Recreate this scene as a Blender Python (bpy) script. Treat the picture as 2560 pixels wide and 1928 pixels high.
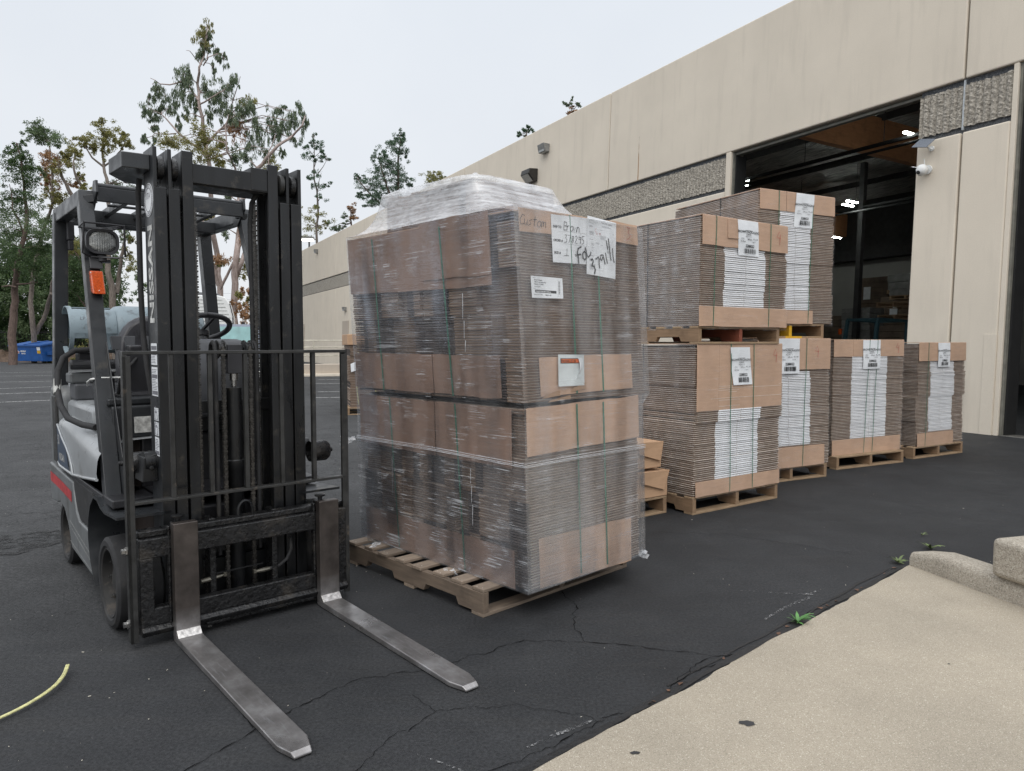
import bpy, bmesh, math, random
from mathutils import Vector, Matrix, noise
random.seed(7)
for o in list(bpy.data.objects): bpy.data.objects.remove(o)
scene = bpy.context.scene
COL = scene.collection
R = math.radians
# ------------------------------------------------------------------ camera
cam = bpy.data.objects.new('camera', bpy.data.cameras.new('camera'))
COL.objects.link(cam)
cam.location = (0, 0, 1.35)
cam.rotation_euler = (R(90) - 0.059928, 0, 0)
cam.data.sensor_width = 36
cam.data.lens = 36 * 1800 / 2560
cam.data.clip_end = 2000
cam.data.clip_start = 0.05
scene.camera = cam
# ------------------------------------------------------------------ world, overcast
SUN_EL, SUN_AZ = R(50), R(180)     # azimuth: direction to the sun, clockwise from +Y
world = bpy.data.worlds.new('World'); scene.world = world
world.use_nodes = True
wn = world.node_tree; wn.nodes.clear()
w_out = wn.nodes.new('ShaderNodeOutputWorld'); w_bg = wn.nodes.new('ShaderNodeBackground')
w_sky = wn.nodes.new('ShaderNodeTexSky'); w_sky.sky_type = 'NISHITA'; w_sky.sun_disc = False
w_sky.sun_elevation = SUN_EL; w_sky.sun_rotation = SUN_AZ
w_sky.air_density = 1.0; w_sky.dust_density = 3.0
# cloud layer: even grey, about three times brighter overhead than at the horizon (overcast)
w_tc = wn.nodes.new('ShaderNodeTexCoord'); w_sep = wn.nodes.new('ShaderNodeSeparateXYZ')
wn.links.new(w_tc.outputs['Generated'], w_sep.inputs[0])
w_r = wn.nodes.new('ShaderNodeValToRGB')
w_r.color_ramp.elements[0].position = 0.0; w_r.color_ramp.elements[0].color = (8.4, 8.6, 8.8, 1)
w_r.color_ramp.elements[1].position = 1.0; w_r.color_ramp.elements[1].color = (19.0, 19.6, 20.4, 1)
e = w_r.color_ramp.elements.new(0.18); e.color = (8.2, 8.5, 8.9, 1)
e = w_r.color_ramp.elements.new(0.42); e.color = (8.0, 8.45, 9.0, 1)
e = w_r.color_ramp.elements.new(0.62); e.color = (12.5, 13.0, 13.8, 1)
wn.links.new(w_sep.outputs['Z'], w_r.inputs[0])
w_n = wn.nodes.new('ShaderNodeTexNoise'); w_n.inputs['Scale'].default_value = 2.2; w_n.inputs['Detail'].default_value = 5; w_n.inputs['Roughness'].default_value = .5
wn.links.new(w_tc.outputs['Generated'], w_n.inputs['Vector'])
w_nr = wn.nodes.new('ShaderNodeValToRGB'); w_nr.color_ramp.elements[0].position = .3; w_nr.color_ramp.elements[0].color = (.955,.96,.97,1); w_nr.color_ramp.elements[1].position = .7; w_nr.color_ramp.elements[1].color = (1.04,1.035,1.03,1)
wn.links.new(w_n.outputs['Fac'], w_nr.inputs[0]); w_mul = wn.nodes.new('ShaderNodeMixRGB'); w_mul.blend_type = 'MULTIPLY'; w_mul.inputs[0].default_value = 1
wn.links.new(w_r.outputs[0], w_mul.inputs[1]); wn.links.new(w_nr.outputs[0], w_mul.inputs[2])
w_mix = wn.nodes.new('ShaderNodeMixRGB'); w_mix.inputs[0].default_value = 0.93
wn.links.new(w_sky.outputs[0], w_mix.inputs[1]); wn.links.new(w_mul.outputs[0], w_mix.inputs[2])
wn.links.new(w_mix.outputs[0], w_bg.inputs[0]); w_bg.inputs[1].default_value = 0.1
wn.links.new(w_bg.outputs[0], w_out.inputs[0])
sd = bpy.data.lights.new('sun', 'SUN'); sd.energy = 1.35; sd.angle = R(55); sd.color = (1, 0.965, 0.91)
sun = bpy.data.objects.new('sun', sd); COL.objects.link(sun)
sv = Vector((math.sin(SUN_AZ) * math.cos(SUN_EL), math.cos(SUN_AZ) * math.cos(SUN_EL), math.sin(SUN_EL)))
sun.rotation_euler = sv.to_track_quat('Z', 'Y').to_euler()
scene.view_settings.view_transform = 'Standard'
scene.view_settings.look = 'None'
scene.view_settings.exposure = 0.06
scene.view_settings.gamma = 1.0
scene.render.engine = 'CYCLES'
scene.cycles.transparent_max_bounces = 24
scene.cycles.max_bounces = 8

# ------------------------------------------------------------------ helpers
class MB:
    """collects shapes, links them as ONE mesh object"""
    def __init__(s): s.v = []; s.f = []; s.m = []; s.mi = 0
    def add(s, vs, fs):
        b = len(s.v); s.v += [tuple(p) for p in vs]
        for f in fs: s.f.append(tuple(b + i for i in f)); s.m.append(s.mi)
        return s
    def mat(s, i): s.mi = i; return s
    def hexa(s, p):
        return s.add(p, [(0,3,2,1),(4,5,6,7),(0,1,5,4),(1,2,6,5),(2,3,7,6),(3,0,4,7)])
    def box(s, a, b):
        x0,y0,z0 = [min(a[i],b[i]) for i in range(3)]; x1,y1,z1 = [max(a[i],b[i]) for i in range(3)]
        return s.hexa([(x0,y0,z0),(x1,y0,z0),(x1,y1,z0),(x0,y1,z0),(x0,y0,z1),(x1,y0,z1),(x1,y1,z1),(x0,y1,z1)])
    def rbox(s, c, size, rz=0, M=None):
        M = M or Matrix.Rotation(rz, 3, 'Z'); h = [q/2 for q in size]; c = Vector(c)
        return s.hexa([c + M @ Vector((sx*h[0], sy*h[1], sz*h[2])) for sx,sy,sz in
            ((-1,-1,-1),(1,-1,-1),(1,1,-1),(-1,1,-1),(-1,-1,1),(1,-1,1),(1,1,1),(-1,1,1))])
    def bar(s, p, q, w, d, up=(0,0,1)):
        """box beam p->q, w across, d along 'up'"""
        p = Vector(p); q = Vector(q); t = (q-p).normalized(); u = Vector(up); u = (u - t*u.dot(t)).normalized(); n = t.cross(u)
        vs = []
        for c in (p, q):
            for a, b in ((-1,-1),(1,-1),(1,1),(-1,1)): vs.append(c + n*(a*w/2) + u*(b*d/2))
        return s.hexa(vs)
    def tube(s, pts, r, n=8, cap=True):
        pts = [Vector(p) for p in pts]; rs = r if isinstance(r, (list, tuple)) else [r]*len(pts)
        ref = Vector((0,0,1)); rings = []
        t0 = (pts[1]-pts[0]).normalized()
        if abs(t0.z) > .9: ref = Vector((1,0,0))
        u = (ref - t0*ref.dot(t0)).normalized()
        for i, p in enumerate(pts):
            if i == 0: t = t0
            elif i == len(pts)-1: t = (pts[i]-pts[i-1]).normalized()
            else: t = (pts[i+1]-pts[i-1]).normalized()
            u = (u - t*u.dot(t)).normalized(); w = t.cross(u)
            rings.append([p + (u*math.cos(2*math.pi*k/n) + w*math.sin(2*math.pi*k/n))*rs[i] for k in range(n)])
        vs = [q for rg in rings for q in rg]; fs = []
        for i in range(len(pts)-1):
            for k in range(n):
                a = i*n+k; b = i*n+(k+1)%n; fs.append((a, b, b+n, a+n))
        if cap: fs.append(tuple(range(n))[::-1]); fs.append(tuple((len(pts)-1)*n+k for k in range(n)))
        return s.add(vs, fs)
    def lathe(s, p, axis, prof, n=32):
        """prof: list of (distance along axis, radius)"""
        p = Vector(p); t = Vector(axis).normalized(); ref = Vector((0,0,1)) if abs(t.z) < .9 else Vector((1,0,0))
        u = (ref - t*ref.dot(t)).normalized(); w = t.cross(u); vs = []; fs = []
        for a, r in prof:
            for k in range(n): vs.append(p + t*a + (u*math.cos(2*math.pi*k/n) + w*math.sin(2*math.pi*k/n))*max(r, 1e-5))
        for i in range(len(prof)-1):
            for k in range(n):
                a = i*n+k; b = i*n+(k+1)%n; fs.append((a, b, b+n, a+n))
        return s.add(vs, fs)
    def prism(s, poly, a, b, ax='y'):
        """2-D outline extruded along ax from a to b; outline in the other two axes (x,z for y; y,z for x; x,y for z)"""
        def P(q, t):
            return (q[0], t, q[1]) if ax == 'y' else ((t, q[0], q[1]) if ax == 'x' else (q[0], q[1], t))
        n = len(poly); vs = [P(q, a) for q in poly] + [P(q, b) for q in poly]
        fs = [tuple(range(n)), tuple(range(n, 2*n))[::-1]] + [(i, i+n, (i+1) % n+n, (i+1) % n) for i in range(n)]
        return s.add(vs, fs)
    def quad(s, *p): return s.add(p, [tuple(range(len(p)))])
    def ribbon(s, pts, w, nrm=(0,-1,0)):
        nrm = Vector(nrm); pts = [Vector(p) for p in pts]; vs = []; ws = w if isinstance(w, (list, tuple)) else [w]*len(pts)
        for i, p in enumerate(pts):
            a = pts[max(i-1,0)]; b = pts[min(i+1,len(pts)-1)]; t = (b-a).normalized(); n = t.cross(nrm).normalized()
            vs += [p - n*ws[i]/2, p + n*ws[i]/2]
        return s.add(vs, [(2*i, 2*i+1, 2*i+3, 2*i+2) for i in range(len(pts)-1)])
    def build(s, name, mats, parent=None, bevel=0, smooth=None, seg=2):
        me = bpy.data.meshes.new(name); me.from_pydata([tuple(q) for q in s.v], [], s.f); 
        for m in (mats if isinstance(mats, (list, tuple)) else [mats]): me.materials.append(m)
        for p, i in zip(me.polygons, s.m): p.material_index = i
        bm = bmesh.new(); bm.from_mesh(me); bmesh.ops.recalc_face_normals(bm, faces=bm.faces); bm.to_mesh(me); bm.free()
        o = bpy.data.objects.new(name, me); COL.objects.link(o)
        if parent: o.parent = parent
        if smooth is not None:
            for p in me.polygons: p.use_smooth = True
            try: me.set_sharp_from_angle(angle=R(smooth))
            except Exception: pass
        if bevel:
            b = o.modifiers.new('bevel', 'BEVEL'); b.width = bevel; b.segments = seg; b.limit_method = 'ANGLE'; b.angle_limit = R(35)
        return o
def tag(o, label=None, cat=None, group=None, kind=None):
    for k, v in (('label', label), ('category', cat), ('group', group), ('kind', kind)):
        if v: o[k] = v
    return o
def empty(name, loc=(0,0,0), rz=0, label=None, cat=None, group=None):
    o = bpy.data.objects.new(name, None); COL.objects.link(o); o.location = loc; o.rotation_euler = (0,0,rz)
    o.empty_display_size = .1
    return tag(o, label, cat, group)
def copy_tree(o, parent=None):
    kids = [c for c in bpy.data.objects if c.parent is o]
    c = o.copy(); COL.objects.link(c)
    if parent: c.parent = parent
    for k in kids: copy_tree(k, c)
    return c
def text_mesh(b, s, org, X, Y, size, align='LEFT', squeeze=1.0, bold=0.0):
    """adds the letters of s as flat faces to builder b"""
    cu = bpy.data.curves.new('t', 'FONT'); cu.body = s; cu.size = size; cu.align_x = align; cu.offset = bold; cu.resolution_u = 3
    to = bpy.data.objects.new('t', cu); COL.objects.link(to)
    bpy.context.view_layer.update()
    me = bpy.data.meshes.new_from_object(to.evaluated_get(bpy.context.evaluated_depsgraph_get()))
    X = Vector(X); Y = Vector(Y); org = Vector(org)
    b.add([org + X*v.co.x*squeeze + Y*v.co.y for v in me.vertices], [tuple(p.vertices) for p in me.polygons])
    bpy.data.objects.remove(to); bpy.data.curves.remove(cu); bpy.data.meshes.remove(me)

# ------------------------------------------------------------------ materials
def newmat(name):
    m = bpy.data.materials.new(name); m.use_nodes = True; nt = m.node_tree; p = nt.nodes['Principled BSDF']
    return m, nt, p
def ramp(nt, fac, stops):
    r = nt.nodes.new('ShaderNodeValToRGB'); el = r.color_ramp.elements
    while len(el) < len(stops): el.new(.5)
    for e, (p, c) in zip(el, stops): e.position = p; e.color = (c[0], c[1], c[2], 1) if len(c) > 1 else (c[0],)*3+(1,)
    nt.links.new(fac, r.inputs[0]); return r.outputs[0]
def coords(nt, scale=(1,1,1), kind='Object'):
    t = nt.nodes.new('ShaderNodeTexCoord'); mp = nt.nodes.new('ShaderNodeMapping'); mp.inputs['Scale'].default_value = scale
    nt.links.new(t.outputs[kind], mp.inputs[0]); return mp.outputs[0]
def noi(nt, vec, scale, detail=4, rough=.55):
    n = nt.nodes.new('ShaderNodeTexNoise'); n.inputs['Scale'].default_value = scale; n.inputs['Detail'].default_value = detail
    n.inputs['Roughness'].default_value = rough; nt.links.new(vec, n.inputs['Vector']); return n.outputs['Fac']
def mix(nt, fac, a, b, mode='MIX'):
    x = nt.nodes.new('ShaderNodeMixRGB'); x.blend_type = mode
    for s, i in ((fac, 0), (a, 1), (b, 2)):
        if isinstance(s, (int, float)): x.inputs[i].default_value = s if i == 0 else (s, s, s, 1)
        elif isinstance(s, tuple): x.inputs[i].default_value = s + (1,) if len(s) == 3 else s
        else: nt.links.new(s, x.inputs[i])
    return x.outputs[0]
def math_(nt, op, a, b=None):
    x = nt.nodes.new('ShaderNodeMath'); x.operation = op
    for s, i in ((a, 0), (b, 1)):
        if s is None: continue
        if isinstance(s, (int, float)): x.inputs[i].default_value = s
        else: nt.links.new(s, x.inputs[i])
    return x.outputs[0]
def bump(nt, p, h, strength, dist=.01):
    b = nt.nodes.new('ShaderNodeBump'); b.inputs['Strength'].default_value = strength; b.inputs['Distance'].default_value = dist
    nt.links.new(h, b.inputs['Height']); nt.links.new(b.outputs[0], p.inputs['Normal']); return b
def K(c, f): return tuple(max(0, min(1, q*f)) for q in c)
def mat(name, col, rough=.6, metal=0., var=(6, .25), stretch=(1,1,1), bmp=None, spec=.5, dirt=None, rv=.0):
    """col with noise variation; dirt=(colour, scale, threshold)"""
    m, nt, p = newmat(name); v = coords(nt, stretch)
    n = noi(nt, v, var[0]); c = ramp(nt, n, [(.3, K(col, 1-var[1])), (.7, K(col, 1+var[1]))])
    if dirt:
        d = noi(nt, coords(nt), dirt[1], 6, .65); f = ramp(nt, d, [(dirt[2]-.06, (0,)), (dirt[2]+.08, (1,))])
        c = mix(nt, f, c, dirt[0])
    nt.links.new(c, p.inputs['Base Color']); p.inputs['Roughness'].default_value = rough; p.inputs['Metallic'].default_value = metal
    p.inputs['Specular IOR Level'].default_value = spec
    if rv:
        r = noi(nt, v, var[0]*2.3, 5); nt.links.new(ramp(nt, r, [(.3, (max(0,rough-rv),)), (.7, (min(1,rough+rv),))]), p.inputs['Roughness'])
    if bmp: bump(nt, p, noi(nt, v, bmp[0], 5), bmp[1], bmp[2] if len(bmp) > 2 else .01)
    return m
M = {}
M['dark_paint'] = mat('dark_paint', (.020,.022,.0245), .36, var=(5,.3), bmp=(40,.25,.002), dirt=((.075,.068,.058), 7, .66), rv=.14)
M['mast_paint'] = mat('mast_paint', (.0085,.009,.0098), .38, var=(9,.45), stretch=(1,1,.25), bmp=(60,.3,.002), dirt=((.05,.044,.036), 14, .66), rv=.18)
M['greasy_black'] = mat('greasy_black', (.007,.007,.0075), .36, var=(20,.5), bmp=(55,.9,.006), dirt=((.032,.028,.024), 9, .6), rv=.2)
M['black_rubber'] = mat('black_rubber', (.016,.016,.017), .75, var=(9,.4), bmp=(80,.4,.003), dirt=((.045,.042,.038), 6, .62))
M['worn_bar'] = mat('worn_bar', (.024,.024,.023), .45, var=(14,.5), bmp=(50,.4,.003), dirt=((.11,.09,.07), 18, .67), rv=.15)
M['silver'] = mat('silver_paint', (.33,.345,.355), .33, .25, var=(3,.08), dirt=((.17,.17,.165), 4, .63), rv=.08)
M['silver_low'] = mat('silver_paint_dull', (.16,.168,.172), .42, .25, var=(4,.2), stretch=(1,1,1), dirt=((.10,.10,.098), 5, .6), rv=.1)
M['rim_dirt'] = mat('rim_dirt', (.018,.017,.016), .7, var=(12,.5), dirt=((.06,.05,.04), 10, .6))
M['plastic'] = mat('dark_plastic', (.022,.022,.025), .42, var=(8,.3), bmp=(90,.15,.001))
M['grey_plastic'] = mat('grey_plastic', (.075,.078,.085), .5, var=(8,.2))
M['vinyl'] = mat('seat_vinyl', (.032,.031,.036), .33, var=(4,.3), bmp=(14,.25,.01))
M['blue_decal'] = mat('blue_decal', (.045,.065,.10), .4, var=(4,.2))
M['red_tape'] = mat('red_tape', (.42,.035,.04), .4, var=(14,.25))
M['white'] = mat('white_paint', (.72,.73,.72), .5, var=(8,.1))
M['white_print'] = mat('white_print', (.50,.50,.48), .5, var=(40,.45))
M['label'] = mat('label', (.80,.82,.84), .4, var=(9,.08))
M['ink'] = mat('ink', (.008,.008,.009), .5, var=(9,.2))
M['grey_ink'] = mat('grey_ink', (.16,.16,.18), .6, var=(9,.2))
M['red_ink'] = mat('red_ink', (.45,.06,.05), .6, var=(30,.3))
M['chrome'] = mat('bare_steel', (.45,.44,.42), .25, 1., var=(30,.2), rv=.1)
M['orange_lens'] = mat('orange_lens', (.46,.068,.010), .2, var=(120,.35), stretch=(.1,1,1))
M['tank'] = mat('tank_paint', (.25,.315,.35), .45, var=(5,.12), bmp=(20,.2,.003), dirt=((.13,.15,.16), 16, .60))
M['label_dirty'] = mat('dirty_tag', (.36,.36,.34), .6, var=(20,.3))
M['brass_grey'] = mat('fitting_metal', (.16,.15,.125), .45, .8, var=(20,.3))
M['chain'] = mat('chain_steel', (.085,.08,.074), .30, .6, var=(60,.5))
M['zip'] = mat('nylon_white', (.7,.7,.68), .4, var=(9,.1))
# fork steel: worn bright, brown above
def fork_mat():
    m, nt, p = newmat('fork_steel'); v = coords(nt, (1,1,1)); v2 = coords(nt, (.35,3,1))
    n1 = noi(nt, v, 9, 6, .6); n2 = noi(nt, v2, 26, 6, .7); n3 = noi(nt, v, 3.2, 3)
    c = ramp(nt, n1, [(.3, (.19,.18,.175)), (.55, (.32,.305,.30)), (.75, (.50,.495,.495))])
    c = mix(nt, ramp(nt, n2, [(.55, (0,)), (.75, (1,))]), c, (.42,.42,.43))
    sp = nt.nodes.new('ShaderNodeSeparateXYZ'); tc = nt.nodes.new('ShaderNodeTexCoord'); nt.links.new(tc.outputs['Object'], sp.inputs[0])
    up = ramp(nt, sp.outputs['Z'], [(.06, (0,)), (.16, (1,))])
    c = mix(nt, up, c, ramp(nt, n1, [(.3, (.055,.047,.043)), (.7, (.13,.112,.102))]))
    nt.links.new(c, p.inputs['Base Color']); p.inputs['Metallic'].default_value = .75
    nt.links.new(mix(nt, up, ramp(nt, n3, [(.3, (.22,)), (.7, (.42,))]), (.42,.42,.42)), p.inputs['Roughness'])
    bump(nt, p, n2, .12, .001); return m
M['fork'] = fork_mat()
M['fork_bright'] = mat('fork_heel_steel', (.48,.46,.44), .38, .9, var=(60,.4), rv=.1)
# wood
def wood_mat(name, a, b, sx=(1.2,14,14)):
    m, nt, p = newmat(name); v = coords(nt, sx); n = noi(nt, v, 3.5, 6, .6); n2 = noi(nt, coords(nt), 5, 5, .6)
    oi = nt.nodes.new('ShaderNodeNewGeometry')
    c = ramp(nt, n, [(.25, a), (.75, b)])
    c = mix(nt, ramp(nt, n2, [(.52, (0,)), (.72, (.75,))]), c, K(a, .45))
    c = mix(nt, .45, c, ramp(nt, oi.outputs['Random Per Island'], [(0, K(a,.8)), (.5, K(b,.9)), (1, K(b,1.25))]))
    nt.links.new(c, p.inputs['Base Color']); p.inputs['Roughness'].default_value = .8
    bump(nt, p, n, .5, .004); return m
M['old_wood'] = wood_mat('old_pallet_wood', (.10,.078,.060), (.31,.24,.18))
M['stringer_wood'] = wood_mat('stringer_wood', (.065,.050,.040), (.235,.175,.125), (14,1.2,14))
M['new_wood'] = wood_mat('new_pallet_wood', (.21,.135,.08), (.42,.30,.185))
M['new_stringer'] = wood_mat('new_stringer_wood', (.16,.10,.058), (.38,.25,.15), (14,1.2,14))
M['yellow_paint'] = mat('yellow_paint', (.62,.36,.02), .6, var=(9,.2))
# cardboard
def card_mat(name, c0, flute=260, spec=.3):
    m, nt, p = newmat(name); v = coords(nt); n = noi(nt, v, 4, 5, .6); n2 = noi(nt, coords(nt, (.6,.6,4)), 12, 4)
    c = ramp(nt, n, [(.28, K(c0,.86)), (.72, K(c0,1.12))]); c = mix(nt, .25, c, ramp(nt, n2, [(.3, K(c0,.75)), (.7, K(c0,1.15))]))
    nt.links.new(c, p.inputs['Base Color']); p.inputs['Roughness'].default_value = .62; p.inputs['Specular IOR Level'].default_value = spec
    bump(nt, p, n2, .25, .004); return m
M['card'] = card_mat('cardboard', (.50,.335,.235))
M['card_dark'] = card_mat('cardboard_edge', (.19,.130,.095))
M['card_box'] = card_mat('cardboard_tan', (.47,.30,.185))
M['card_pale'] = mat('cardboard_liner', (.38,.31,.255), .6, var=(12,.25))
M['card_flap_shade'] = mat('cardboard_flap_shade', (.085,.066,.060), .6, var=(10,.3))  # some flaps coloured dark to paint in the shade of recessed columns
M['card_liner'] = mat('cardboard_white_liner', (.62,.55,.48), .6, var=(14,.25))
M['card_shade'] = mat('painted_gap_shade', (.045,.032,.026), .8, var=(9,.3))  # near-black: shade inside the gaps put into the colour
M['card_white'] = mat('cardboard_white', (.84,.85,.87), .45, var=(7,.06))
M['strap'] = mat('strap_green', (.045,.17,.105), .35, var=(9,.2))
M['strap_black'] = mat('strap_black', (.012,.012,.012), .4, var=(9,.2))
M['strap_yellow'] = mat('strap_yellow', (.52,.50,.24), .4, var=(60,.35), stretch=(1,1,1))
def film_mat(name, patch=.3, streak=.5, haze=.04, sz=1.0, gl=.16, tint=(.9,.93,.97), milk=.1):
    """clear wrap: mostly see-through, glossy in patches, with fine white pulled streaks"""
    m, nt, p = newmat(name)
    n1 = noi(nt, coords(nt, (9*sz,9*sz,1.1)), 1.0, 3, .5); n2 = noi(nt, coords(nt, (2.6,2.6,2.2)), 1.3, 3); n3 = noi(nt, coords(nt, (1.6,1.6,90)), 1.6, 4, .6)
    pt = math_(nt, 'MULTIPLY', ramp(nt, n1, [(.36, (.15,)), (.64, (1,))]), ramp(nt, n2, [(.34, (.2,)), (.62, (1,))]))
    pt = math_(nt, 'MULTIPLY', pt, ramp(nt, n3, [(.3, (.6,)), (.7, (1,))])); pt = math_(nt, 'ADD', math_(nt, 'MULTIPLY', pt, patch), haze)
    s1 = noi(nt, coords(nt, (2.2,2.2,150)), 1.5, 3, .55); s2 = noi(nt, coords(nt, (5,5,9)), 1.4, 2); s3 = noi(nt, coords(nt, (1.0,1.0,46)), 1.8, 5, .7)
    st = math_(nt, 'MULTIPLY', ramp(nt, s1, [(.55, (0,)), (.64, (1,))]), ramp(nt, s2, [(.52, (0,)), (.60, (1,))]))
    st2 = math_(nt, 'MULTIPLY', ramp(nt, s3, [(.60, (0,)), (.72, (1,))]), .45); st = math_(nt, 'MULTIPLY', math_(nt, 'MAXIMUM', st, st2), streak)
    gl_ = nt.nodes.new('ShaderNodeBsdfGlossy'); gl_.inputs['Roughness'].default_value = gl; gl_.inputs['Color'].default_value = tint + (1,)
    bb = nt.nodes.new('ShaderNodeBump'); bb.inputs['Strength'].default_value = .5; bb.inputs['Distance'].default_value = .004; nt.links.new(n3, bb.inputs['Height']); nt.links.new(bb.outputs[0], gl_.inputs['Normal'])
    mk_ = math_(nt, 'MULTIPLY', ramp(nt, noi(nt, coords(nt, (6*sz,6*sz,.9)), 1.3, 3, .5), [(.35, (.25,)), (.62, (1,))]), ramp(nt, n3, [(.32, (.55,)), (.66, (1,))])); st = math_(nt, 'ADD', st, math_(nt, 'MULTIPLY', mk_, milk))
    tr = nt.nodes.new('ShaderNodeBsdfTransparent'); m1 = nt.nodes.new('ShaderNodeMixShader'); m2 = nt.nodes.new('ShaderNodeMixShader')
    nt.links.new(pt, m1.inputs[0]); nt.links.new(tr.outputs[0], m1.inputs[1]); nt.links.new(gl_.outputs[0], m1.inputs[2])
    p.inputs['Base Color'].default_value = (.85,.87,.9,1); p.inputs['Roughness'].default_value = .3
    nt.links.new(st, m2.inputs[0]); nt.links.new(m1.outputs[0], m2.inputs[1]); nt.links.new(p.outputs[0], m2.inputs[2])
    nt.links.new(m2.outputs[0], nt.nodes['Material Output'].inputs[0]); return m
def tent_mat():
    m, nt, p = newmat('stretch_film_gathered'); n = noi(nt, coords(nt, (1.2,1.2,26)), 2.4, 6, .7); n2 = noi(nt, coords(nt, (7,7,7)), 1.2, 4); n3 = noi(nt, coords(nt, (3,9,30)), 2.5, 5, .7)
    f = math_(nt, 'ADD', math_(nt, 'MULTIPLY', ramp(nt, n, [(.38, (0,)), (.70, (1,))]), .32), math_(nt, 'MULTIPLY', ramp(nt, n3, [(.45, (0,)), (.72, (1,))]), .18)); f = math_(nt, 'ADD', f, math_(nt, 'ADD', math_(nt, 'MULTIPLY', n2, .34), .10)); f = math_(nt, 'MINIMUM', f, .93)
    gl_ = nt.nodes.new('ShaderNodeBsdfGlossy'); gl_.inputs['Roughness'].default_value = .22; bb = nt.nodes.new('ShaderNodeBump'); bb.inputs['Strength'].default_value = .4; bb.inputs['Distance'].default_value = .008; nt.links.new(n3, bb.inputs['Height']); nt.links.new(bb.outputs[0], gl_.inputs['Normal'])
    p.inputs['Base Color'].default_value = (.86,.88,.91,1); p.inputs['Roughness'].default_value = .35; nt.links.new(bb.outputs[0], p.inputs['Normal'])
    tr = nt.nodes.new('ShaderNodeBsdfTransparent'); m0 = nt.nodes.new('ShaderNodeMixShader'); m0.inputs[0].default_value = .3; m1 = nt.nodes.new('ShaderNodeMixShader')
    nt.links.new(p.outputs[0], m0.inputs[1]); nt.links.new(gl_.outputs[0], m0.inputs[2]); nt.links.new(f, m1.inputs[0]); nt.links.new(tr.outputs[0], m1.inputs[1]); nt.links.new(m0.outputs[0], m1.inputs[2])
    nt.links.new(m1.outputs[0], nt.nodes['Material Output'].inputs[0]); return m
M['film'] = film_mat('stretch_film', .30, .24, .05, milk=.19)
M['film_low'] = film_mat('stretch_film_thick', .38, .05, .08, gl=.14, milk=.10)
M['film_left_shade'] = film_mat('stretch_film_side_shade', .42, .42, .06, gl=.14, tint=(.80,.86,.97), milk=.075)  # left side of the wrap: its shade and bluish reflection put into the tint
M['film_tent'] = tent_mat()
M['film_thin'] = film_mat('stretch_film_thin', .10, .3, .01, milk=.04)
M['film_heavy'] = film_mat('stretch_film_heavy', .18, .5, .03, milk=.06)

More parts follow.
